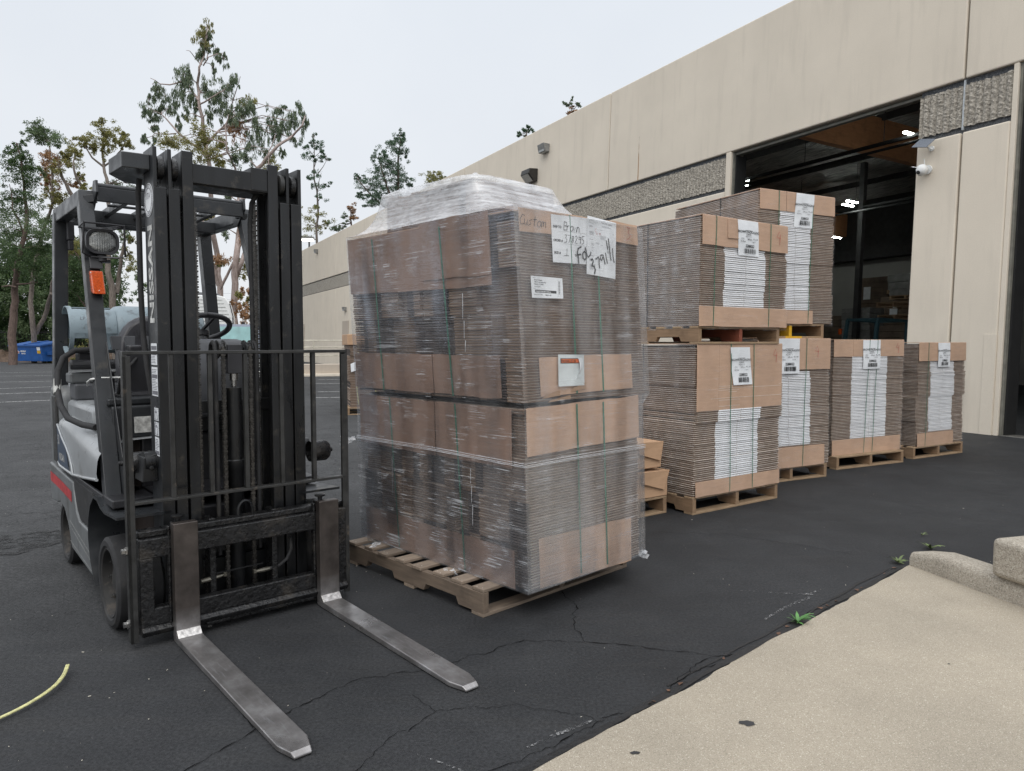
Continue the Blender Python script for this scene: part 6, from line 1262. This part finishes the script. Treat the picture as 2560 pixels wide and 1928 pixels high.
tree('pine_tree','ragged dark conifer at the far left edge with a thick reddish brown trunk',43,[([(75,1590),(88,1400),(92,1230),(110,1050),(150,900),(170,700),(140,450),(105,275)],26,4),([(105,1200),(60,1190),(10,1195)],7,3),([(110,1180),(200,1175),(240,1170)],6,2),([(150,850),(80,700),(60,540)],7,2)],
 [(105,290,25,30),(75,340,35,35),(150,345,35,30),(60,410,50,35),(140,420,60,40),(205,440,45,35),(120,500,65,45),(210,530,45,50),(60,610,55,45),(150,630,65,50),(50,700,70,55,1),(170,740,70,55,1),(240,810,60,50,1),(40,820,80,65,1),(150,860,75,50,1),(250,880,55,50,1),(40,950,80,55,1),(120,980,65,45),(210,960,65,50),(280,950,40,40),(30,1060,60,50),(180,1080,80,55),(270,1060,60,50)],'bark_brown',['lf_dark','lf_green'],zoom=Z7,seed=2,leaf=.12,dens=2.2)
tree('gum_tree','tall leaning tree with a rounded green head and rusty lower branches',47,[([(215,1590),(205,1400),(200,1250),(215,1100),(250,950),(300,780),(340,640),(335,420),(315,290)],17,4),([(340,640),(300,560),(275,470)],6,2),([(460,610),(400,500),(375,420),(370,350)],12,3),([(540,580),(490,500),(470,420),(480,340)],10,3),([(230,1500),(300,1350),(330,1240)],14,12),([(330,1240),(390,1020),(460,610)],12,11)],
 [(240,190,50,35,0),(290,220,65,40,0),(340,260,45,40,0),(215,215,40,30,0),(260,250,50,25,0),(300,350,35,30,2),(340,390,45,40,2),(290,440,35,40,2),(345,500,40,55,2),(360,590,40,40,1),(330,640,45,45,1),(300,540,25,30,2),(470,320,45,30,1),(505,355,25,20,1),(440,380,45,40,1),(380,440,45,40,1),(410,340,25,20,1),(520,490,30,20,1),(550,560,35,20,1),(490,540,25,20,2),(380,650,35,30,1),(310,780,35,50,0),(330,880,30,50,0),(300,1000,50,50,0)],'bark_grey',['lf_green','lf_olive','lf_rust'],zoom=Z7,seed=3,leaf=.13,dens=2.0)
tree('gum_tree','forked tree with three round olive heads, right of the leaning tree and above the guard',45,[([(735,1330),(720,1220),(690,1100),(695,1000),(700,800),(690,540),(665,430),(655,330),(665,240)],22,4),([(665,430),(590,370),(545,300),(530,265)],7,2),([(668,425),(740,370),(790,300),(805,260)],6,2),([(745,1240),(760,1150),(775,1010),(800,900),(790,780)],16,5),([(800,940),(830,1000),(850,1090)],5,2)],
 [(665,145,28,24),(650,200,50,32),(715,210,38,32),(640,275,38,30),(705,290,32,30),(675,240,40,40),(665,330,22,30),(525,255,32,24),(570,280,34,28),(600,320,24,24),(540,290,24,20),(790,250,32,24),(820,280,22,20),(800,220,18,12),(780,290,22,14),(755,545,45,35,1),(870,510,60,35,1),(880,560,50,35,1),(720,570,40,30,1),(740,790,50,40,1),(620,770,30,25,1),(800,870,30,30,1),(825,985,35,28),(840,1090,32,28),(620,1000,40,40),(610,870,30,40,1),(840,900,20,25)],'bark_grey',['lf_olive','lf_green'],zoom=Z7,seed=4,leaf=.12,dens=1.9)
tree('gum_tree','dark leafy tree standing behind the guard legs and the gas tank',52,[([(560,1330),(545,1150),(500,1000),(440,920)],9,3),([(545,1150),(560,1000)],5,2)],[(450,910,40,40,1),(500,960,50,50,1),(480,1040,60,50),(530,1120,60,60),(460,1130,50,50),(540,1200,50,50),(450,1220,50,50),(500,1280,60,40),(430,1000,30,40,1),(560,1060,40,50),(400,1200,50,60),(380,1100,50,60)],'bark_brown',['lf_dark','lf_olive'],zoom=Z7,seed=5,leaf=.14,dens=1.6)
EUC = [(1220,160,32,30,1),(1235,205,20,25),(1200,240,34,45,1),(1230,265,25,30),(1185,330,20,35),(1285,290,18,24),(1330,350,14,28),(1305,330,14,14),(1270,405,10,40),(1100,430,35,45),(1085,480,45,40),(1125,470,18,40),(1095,560,22,70),(930,530,22,32),(900,565,20,26),(985,580,38,55),(1030,640,18,45),(965,640,20,30),(905,680,48,34),(930,745,18,26),(890,660,30,20),(865,825,18,22),(910,835,12,20),(1060,720,12,36),(1150,580,18,45),(1225,520,22,36),(1250,690,16,36),(1270,560,50,35),(1320,545,40,40),(1375,500,34,50),(1400,470,15,20),(1330,640,28,55),(1250,600,30,35),(1360,680,26,40),(1480,595,36,28,1),(1450,640,36,34),(1500,640,20,30),(1420,690,30,50),(1430,760,38,60,2),(1395,740,26,40,2),(1520,740,26,70),(1560,800,26,60),(1610,740,26,70),(1665,655,30,28),(1690,735,26,65),(1650,760,18,50),(1760,670,32,50),(1730,720,22,40),(1815,745,18,60),(1745,825,24,24),(1680,900,12,26),(1640,800,30,40),(1490,850,32,50),(1590,900,22,30),(1160,640,16,40),(1110,680,14,30)]
LOW = [(1180,780,50,55,1),(1200,850,45,50,1),(1040,850,70,38,1),(985,840,40,30,1),(1290,890,44,45,1),(1320,850,30,30,1),(1400,940,28,55),(1620,975,36,36,1),(1170,930,34,50,1),(1300,960,30,40,1),(1460,930,30,40),(1190,1320,50,34,1),(1240,1300,30,20,1),(1310,1540,46,30,2),(1290,1570,30,20,1),(1330,1360,20,60),(1460,1420,20,80,2),(1350,1160,20,40),(1240,1350,26,20,1),(1450,1600,30,50,1)]
tree('eucalyptus_tree','tallest eucalyptus with pale bark and drooping leaves above the mast',44,[([(1330,1790),(1310,1700),(1290,1500),(1265,1380),(1250,1100),(1240,950),(1215,800),(1190,650),(1175,500),(1185,400),(1215,330),(1228,200)],20,3),
 ([(1240,850),(1290,790),(1350,740),(1385,600),(1430,455)],8,1.5),([(1215,900),(1130,850),(1060,790),(1000,720),(960,680),(880,640)],8,1.5),([(1180,600),(1130,520),(1100,480),(1010,505),(950,500),(925,480),(895,465)],6,1.5),([(1200,385),(1165,350),(1130,305),(1108,300)],3.5,1),([(1210,390),(1240,340),(1290,320),(1335,315)],4,1),([(1050,795),(980,800),(920,795),(880,760)],4,1),([(1190,620),(1260,580),(1330,540),(1400,480)],5,1.5),([(1230,350),(1250,290),(1270,255),(1300,310)],3,1)],
 EUC,'bark_pale',['lf_euc','lf_olive','lf_rust'],zoom=ZR,seed=6,leaf=.11,dens=1.8,droop=1,spread=1.4)
tree('eucalyptus_tree','second pale-barked eucalyptus with several rising limbs behind the mast cross-bar',42,[([(1400,1790),(1400,1690),(1410,1500),(1420,1400),(1440,1200),(1480,1050),(1560,980),(1650,870),(1740,810),(1800,745),(1815,690)],22,3),([(1405,1650),(1440,1560),(1470,1430),(1520,1290),(1560,1180)],14,6),([(1420,1200),(1400,1000),(1350,900),(1340,760),(1360,680)],8,2),([(1560,1180),(1590,1050),(1600,900),(1640,800)],6,2),([(1300,1700),(1260,1560),(1240,1420),(1200,1300)],13,6),([(1310,1720),(1370,1600),(1440,1440)],9,5)],
 LOW,'bark_pale',['lf_euc','lf_olive','lf_rust'],zoom=ZR,seed=7,leaf=.13,dens=2.0,spread=1.2)
tree('young_gum_tree','slim sparse tree rising right of the mast behind the far wall',62,[([(1885,1700),(1885,1430),(1890,1200),(1868,1000),(1862,800)],9,2),([(1888,1150),(1912,1030)],3,1),([(1880,1050),(1940,960)],3,1)],[(1864,815,18,28),(1850,850,22,20),(1885,865,30,24),(1820,880,24,18),(1905,900,20,16),(1845,930,40,22),(1880,950,30,20),(1955,950,28,14),(1815,930,18,14),(1925,925,22,14),(1870,1030,34,24),(1850,1060,22,20),(1945,1095,26,18),(1890,1105,24,30),(1915,1180,26,20),(1880,1220,20,18),(1835,1265,42,34,1),(1925,1290,34,28,1),(1830,1340,42,34,1),(1880,1330,30,34,1),(1820,1410,26,30,1),(1940,1330,20,26,1)],'bark_grey',['lf_pine','lf_olive'],zoom=ZR,seed=8,leaf=.15,dens=.8)
tree('young_gum_tree','small rusty tree just above the far roof line beside the wrapped load',60,[([(2090,1700),(2090,1330),(2085,1240)],7,3),([(2088,1330),(2060,1300)],3,1)],[(2075,1235,26,18,1),(2100,1260,28,26,1),(2060,1285,22,20),(2110,1300,22,16,1),(2065,1320,20,14),(1980,1355,30,22),(2010,1370,20,14),(2030,1350,20,12)],'bark_brown',['lf_euc','lf_rust'],zoom=ZR,seed=9,leaf=.15,dens=.9)
tree('stone_pine','broad dark pine with two rounded tops behind the big wrapped load',60,[([(640,900),(640,600),(655,450),(655,300),(665,215)],10,3),([(640,600),(590,480),(560,380),(545,310)],7,2),([(640,640),(540,560),(480,500),(430,440)],6,2)],
 [(670,190,20,20),(650,215,26,22),(690,220,20,22),(640,245,36,20),(600,250,25,18),(660,280,30,28),(690,300,20,26),(555,295,30,24),(530,320,22,22),(580,320,26,24),(600,350,40,28),(640,350,34,34),(545,370,36,26),(570,410,44,28),(620,420,50,32),(660,410,34,34),(700,440,28,20),(715,465,18,16),(500,440,50,18),(450,435,30,12),(425,425,16,12),(480,480,50,20),(540,470,50,28),(600,480,50,30),(660,480,34,24),(500,530,50,24),(560,530,40,24),(450,520,24,12),(435,540,16,10),(530,575,50,20),(600,540,40,30),(490,580,26,16)],'bark_brown',['lf_pine'],zoom=Z2,seed=10,leaf=.14,dens=1.3)
tree('round_tree','olive tree crown peeping over the roof edge left of the film tent',70,[([(850,900),(852,500),(855,440)],6,3)],[(835,425,26,16),(870,420,30,16),(850,445,46,20),(890,435,20,14),(820,450,20,14)],'bark_grey',['lf_olive'],zoom=Z2,seed=12,leaf=.16,dens=1.2)
tree('young_gum_tree','wispy reddish treetop above the roof near the first wall joint',36,[([(1625,500),(1622,100),(1610,30)],4,1.5),([(1620,60),(1650,20)],2,1),([(1618,50),(1585,20)],2,1)],[(1615,70,26,12,1),(1600,20,18,10),(1640,15,20,10),(1575,25,10,10),(1655,30,14,8),(1610,50,18,14,1),(1620,-5,10,8)],'bark_brown',['lf_euc','lf_rust'],zoom=Z2,seed=13,leaf=.13,dens=.35,spread=.3)
tree('young_gum_tree','small dark treetop on the roof line above the grey box light',40,[([(1365,500),(1362,200),(1375,150)],4,1.5)],[(1340,185,22,14),(1370,170,18,16),(1380,150,12,10),(1330,200,14,8),(1395,165,14,10)],'bark_brown',['lf_pine'],zoom=Z2,seed=14,leaf=.14,dens=.6,spread=.3)
# understorey masses
def bushes(nm, D, spots, m, seed, leaf=.17, dens=.55):
    rg = random.Random(seed); b = MB()
    for x, y, rx, ry in spots:
        c = at(x, y, D+rg.uniform(-2,2)); f = D/1800; leaves(b, c, rx*f*1.2, rx*f*1.0, ry*f*1.2, int(dens*(120+260*rx*f*ry*f)), leaf, rg)
    return tag(b.build(nm, M[m]), kind='stuff')
rg = random.Random(15)
bushes('dark_undergrowth', 58, [(x, y, 38, 34) for x in range(-40, 270, 34) for y in (640,685,730,775,820,860)], 'lf_dark', 16, .2, 1.9)
bushes('green_undergrowth', 55, [(x, 690+((x*37)%130), 26, 26) for x in range(-10, 250, 22)] + [(235+((k*29)%40), 700+k*16, 22, 24) for k in range(13)], 'lf_green', 17, .15, 1.6)
bushes('low_shrubs', 48, [(110,890,14,12),(120,905,16,10),(100,880,10,12),(160,880,20,14),(200,870,24,20),(235,880,22,18),(180,905,16,10),(225,905,18,10)], 'lf_olive', 18, .13, 1.0)
bushes('garden_shrubs', 45, [(300,730,18,16),(345,700,16,18),(360,720,18,20),(330,745,14,12),(390,740,16,14)], 'lf_green', 19, .12, .9)
bushes('autumn_shrubs', 40, [(590+k*9, 765+(k*23)%60, 14, 18) for k in range(9)]+[(600,735,14,16),(630,720,14,16),(650,760,12,20)], 'lf_rust', 20, .13, .9)
bushes('autumn_shrubs_green', 41, [(600+k*9, 730+(k*31)%80, 12, 16) for k in range(7)], 'lf_olive', 21, .13, .9)
M['mulch'] = mat('mulch', (.11,.07,.045), .95, var=(6,.5), bmp=(12,1.0,.2)); b = MB(); rg = random.Random(5); n = 60
vs = []; 
for i in range(n+1):
    for k in range(8): p = at(-60+340*i/n, 900, 49+k*1.6); vs.append((p.x, p.y, -.05 + (.75*math.sin(min(1,k/4)*1.57) + .35*noise.noise(Vector((i*.4,k*.8,0))))*(k > 0)))
b.add(vs, [(i*8+k,(i+1)*8+k,(i+1)*8+k+1,i*8+k+1) for i in range(n) for k in range(7)]); tag(b.build('mulch_bank', M['mulch'], smooth=80), kind='structure')
# block wall and iron fence
M['block_wall'] = mat('block_wall', (.30,.27,.22), .9, var=(2,.15)); M['iron'] = mat('black_iron', (.01,.01,.011), .6)
def slab(name, px0, px1, D0_, D1_, h, th, m):
    a = at(px0,900,D0_); c = at(px1,900,D1_); b = MB(); b.bar((a.x,a.y,h/2),(c.x,c.y,h/2),th,h); return b.build(name, M[m])
o = slab('block_wall', -80, 330, 60, 60, 2.3, .2, 'block_wall'); tag(o, 'tan block wall behind the black iron fence at the far left', 'wall')
a = at(-80,900,55.5); c = at(330,900,55.5); fe = empty('iron_fence', (a.x,a.y,0), 0, 'black iron picket fence running behind the blue dumpster', 'fence'); b = MB(); L_ = (c-a).length
n = int(L_/.14)
for i in range(n): b.box((i*.14,-.01,.1),(i*.14+.022,.01,2.25))
b.build('pickets', M['iron'], fe); b = MB(); b.box((0,-.02,.25),(L_,.02,.30)); b.box((0,-.02,2.1),(L_,.02,2.15)); b.build('fence_rail', M['iron'], fe)
for i in range(0, int(L_/2.4)+1): b = MB(); b.box((i*2.4-.04,-.04,0),(i*2.4+.04,.04,2.4)); b.build('fence_post', M['iron'], fe)
# dumpster
q0 = at(31,908,46.5); q1 = at(109,908,45.5); du = empty('dumpster', (q0.x,q0.y,0), math.atan2(q1.y-q0.y,q1.x-q0.x), 'blue steel dumpster with white lettering standing by the trees', 'dumpster'); W_ = (q1-q0).length
M['blue_steel'] = mat('blue_steel', (.012,.085,.30), .45, var=(3,.2), dirt=((.02,.03,.06), 3, .66)); b = MB()
b.hexa([(.05,0,.14),(W_-.05,0,.14),(W_-.05,1.2,.14),(.05,1.2,.14),(-.02,-.12,1.12),(W_+.02,-.12,1.12),(W_+.02,1.3,1.35),(-.02,1.3,1.35)]); b.build('dumpster_body', M['blue_steel'], du, bevel=.02)
b = MB(); b.bar((-.08,-.15,1.13),(W_+.08,-.15,1.13),.09,.07); b.bar((-.08,1.33,1.37),(W_+.08,1.33,1.37),.09,.07); b.bar((-.06,-.15,1.13),(-.06,1.33,1.37),.09,.07); b.bar((W_+.06,-.15,1.13),(W_+.06,1.33,1.37),.09,.07); b.box((-.1,.2,.55),(-.02,.9,.75)); b.box((W_+.02,.2,.55),(W_+.1,.9,.75)); b.build('rim', M['blue_steel'], du)
b = MB(); b.hexa([(0,-.1,1.17),(W_,-.1,1.17),(W_,1.25,1.41),(0,1.25,1.41),(0,-.1,1.19),(W_,-.1,1.19),(W_,1.25,1.43),(0,1.25,1.43)]); b.build('lid', M['blue_steel'], du); b = MB(); b.hexa([(W_*.42,-.1,1.195),(W_*.47,-.1,1.195),(W_*.62,1.25,1.44),(W_*.55,1.25,1.44),(W_*.42,-.1,1.23),(W_*.47,-.1,1.23),(W_*.62,1.25,1.47),(W_*.55,1.25,1.47)]); b.build('lid_bar', M['blue_steel'], du)
for x in (.2, W_-.2):
    b = MB(); b.lathe((x-.03,.1,.07),(1,0,0),[(0,0),(0,.07),(.06,.07),(.06,0)],14); b.build('caster', M['iron'], du)
F_ = lambda x, z: (x, -.125*(z-.14)/.98-.012, z)
b = MB(); b.quad(F_(.12,.88),F_(.42,.88),F_(.42,1.04),F_(.12,1.04)); b.quad(F_(W_-.42,.84),F_(W_-.12,.84),F_(W_-.12,1.04),F_(W_-.42,1.04)); b.build('notice_label', M['label'], du)
b = MB(); b.quad(F_(W_-.42,.64),F_(W_-.12,.64),F_(W_-.12,.83),F_(W_-.42,.83)); b.build('yellow_label', M['yellow_paint'], du)
b = MB(); star = [F_(.72+ (.14 if k%2 == 0 else .062)*math.cos(math.pi/2+k*math.pi/5), .72+(.14 if k%2 == 0 else .062)*math.sin(math.pi/2+k*math.pi/5)) for k in range(10)]; c0 = F_(.72,.72); b.add([c0]+star, [(0,k+1,(k+1)%10+1) for k in range(10)]); text_mesh(b,'REPUBLIC',F_(.92,.74),(1,0,0),(0,-.125,1),.12,'LEFT',.95,.006); text_mesh(b,'SERVICES',F_(.98,.60),(1,0,0),(0,-.125,1),.10,'LEFT',.9,.004); b.build('logo', M['white'], du)
b = MB(); b.add([(x,y-.004,z) for x,y,z in [F_(.72,.72)]+[F_(.72+(.075 if k%2 == 0 else .034)*math.cos(math.pi/2+k*math.pi/5), .72+(.075 if k%2 == 0 else .034)*math.sin(math.pi/2+k*math.pi/5)) for k in range(10)]], [(0,k+1,(k+1)%10+1) for k in range(10)]); b.build('logo_star', M['red_tape'], du)
# travel trailer and pickup seen between mast and guard
q = at(585,900,30); tr = empty('travel_trailer', (q.x,q.y,0), R(19), 'white travel trailer with horizontal ridges behind the parked pickup', 'trailer'); Lt = 3.1
b = MB(); pr = [(0,.75),(0,2.4),(-.12,2.95),(-.30,3.22),(-.55,3.28),(-Lt,3.28),(-Lt,.75)]; b.prism(pr, 0, 2.3); b.build('trailer_body', M['white'], tr, bevel=.05, seg=3)
b = MB()
for k in range(16): b.box((-Lt+.05,-.012,.9+k*.145),(-.1 if k < 11 else -.1-.06*(k-10),0,.93+k*.145))
b.build('ridge', mat('trailer_ridge',(.42,.43,.42),.5), tr); b = MB(); b.box((-.03,-.004,.8),(.02,.004,2.4)); b.bar((.005,0,2.4),(-.115,0,2.95),.04,.02,(0,1,0)); b.build('corner_trim', M['grey_plastic'], tr)
b = MB(); b.hexa([(-1.5,.9,3.28),(-.45,.9,3.28),(-.45,1.6,3.28),(-1.5,1.6,3.28),(-1.4,.95,3.46),(-.7,.95,3.44),(-.6,1.55,3.44),(-1.4,1.55,3.46)]); b.build('roof_vent', M['grey_plastic'], tr, bevel=.03); b = MB(); b.box((-.72,-.02,2.30),(-.55,-.0,2.36)); b.build('side_marker', M['orange_lens'], tr)
for x in (-1.3,-2.1): b = MB(); b.lathe((x,.05,.36),(0,1,0),[(0,0),(0,.34),(.2,.36),(.2,0)],20); b.build('wheel', M['black_rubber'], tr)
q = at(568,900,19.5); pk = empty('pickup_truck', (q.x,q.y,0), R(14), 'grey pickup with a teal sunshade in its windscreen, seen through the mast', 'pickup truck')
M['car_grey'] = mat('car_paint', (.16,.18,.22), .25, .5, var=(1,.05)); M['sunshade'] = mat('windscreen_sunshade', (.13,.25,.245), .2, var=(3,.2), stretch=(2,1,.3)); M['glass_dark'] = mat('dark_glass', (.02,.025,.03), .08)
b = MB(); secs = [(-1.0,.45,1.05,.92),(-.95,.40,1.12,.98),(0,.40,1.20,1.0),(.15,.40,1.24,1.0),(3.9,.4,1.22,1.0),(4.0,.5,1.1,.98)]
vs = []; 
for y, z0, z1, hw in secs: vs += [(-hw,y,z0),(hw,y,z0),(hw,y,z1-.12),(hw-.12,y,z1),(-hw+.12,y,z1),(-hw,y,z1-.12)]
b.add(vs, [(i*6+k,i*6+(k+1)%6,i*6+6+(k+1)%6,i*6+6+k) for i in range(5) for k in range(6)]+[tuple(range(6)),tuple(30+k for k in range(6))]); b.build('body', M['car_grey'], pk, bevel=.04, seg=3, smooth=50)
b = MB(); b.hexa([(-.92,.10,1.2),(.92,.10,1.2),(.92,2.6,1.2),(-.92,2.6,1.2),(-.74,.85,1.86),(.74,.85,1.86),(.74,2.3,1.86),(-.74,2.3,1.86)]); b.build('cab', M['car_grey'], pk, bevel=.05, seg=3)
b = MB(); b.quad((-.80,.125,1.27),(.80,.125,1.27),(.66,.76,1.79),(-.66,.76,1.79)); b.build('windscreen', M['sunshade'], pk); b = MB(); b.box((-.8,.10,1.235),(.8,.14,1.27)); b.ribbon([(-.6,.12,1.30),(0,.2,1.33)],.02,(0,-1,.5)); b.build('wiper', M['plastic'], pk)
b = MB(); b.box((-.7,-1.03,.62),(.7,-1.0,.92)); b.build('grille', M['plastic'], pk); b = MB(); b.box((-.98,-1.05,.42),(.98,-.98,.60)); b.build('bumper', M['chrome'], pk, bevel=.02)
for x in (-.98,.74): b = MB(); b.box((x,-1.02,.68),(x+.22,-.96,.9)); b.build('headlight', M['lamp_glass'], pk, bevel=.02)
for x in (-1.12,1.02): b = MB(); b.box((x,.35,1.22),(x+.13,.5,1.42)); b.build('mirror', M['plastic'], pk, bevel=.02)
for x in (-.98,.78):
    for y in (-.4,2.9): b = MB(); b.lathe((x,y,.37),(1,0,0),[(0,0),(0,.33),(.02,.37),(.2,.37),(.2,0)],20); b.build('wheel', M['black_rubber'], pk)
b = MB(); b.box((.25,1.2,1.87),(.32,1.5,1.93)); b.build('roof_antenna', M['plastic'], pk)
# raised ramp wall with railing, low wall beside the building
a = Vector((-9.6,28.3)); c = Vector((-4.2,29.6)); an = math.atan2(c.y-a.y,c.x-a.x)
rp = empty('ramp_wall', (a.x,a.y,0), an, 'low cream ramp wall at the foot of the far building face', 'wall'); b = MB(); b.box((0,0,-.2),(5.6,.2,.47)); b.box((0,.2,-.2),(5.6,3.2,.40)); b.build('wall_body', M['wall_low'], rp, bevel=.01)
b = MB(); b.box((-.02,-.18,-.1),(5.6,0,.10)); b.build('wall_footing', M['wall'], rp, bevel=.02)
rl = empty('railing', (a.x,a.y,.47), an, 'cream pipe railing on top of the low ramp wall', 'railing'); M['rail_paint'] = mat('rail_paint', (.52,.49,.40), .5)
b = MB()
for z in (.35,.68,.95): b.tube([(.0,.1,z),(5.5,.1,z)],.022,8)
b.build('rail', M['rail_paint'], rl, smooth=50)
for x in (.02,1.75,3.5,5.3): b = MB(); b.tube([(x,.1,0),(x,.1,.95)],.022,8); b.build('post', M['rail_paint'], rl, smooth=50)
# lit yard lamp beyond the far roof
q = at(770,593,58); lp_ = empty('yard_lamp', (q.x,q.y,0), 0, 'lit yard lamp glowing above the far end of the roof', 'yard lamp'); b = MB(); b.tube([(0,.3,0),(0,.3,q.z)],.07,8); b.build('pole', M['iron'], lp_)
b = MB(); b.box((-.5,0,q.z-.12),(.35,.5,q.z+.05)); b.build('lamp_head', M['lamp_grey'], lp_); b = MB(); b.box((-.48,-.02,q.z-.28),(.33,.45,q.z-.12)); M['lamp_lit'] = emis('lit_lamp',(1,.95,.85),6); b.build('lamp_glass', M['lamp_lit'], lp_)
# power lines far behind
M['wire'] = mat('wire', (.25,.25,.27), .6)
for k, (y0, y1) in enumerate(((707,712),(723,727),(733,736),(744,748))):
    a, c = at(-100,y0-8,150), at(900,y1+8,150); o = empty('power_line', tuple(a), 0, ['highest','second','third','lowest'][k]+' thin power line crossing the sky behind the trees', 'power line', 'power lines')
    b = MB(); b.tube([(0,0,0)]+[tuple((c-a)*(i/10)+Vector((0,0,-2.0*math.sin(i/10*3.14)))) for i in range(1,11)],.02,5); b.build('wire', M['wire'], o)
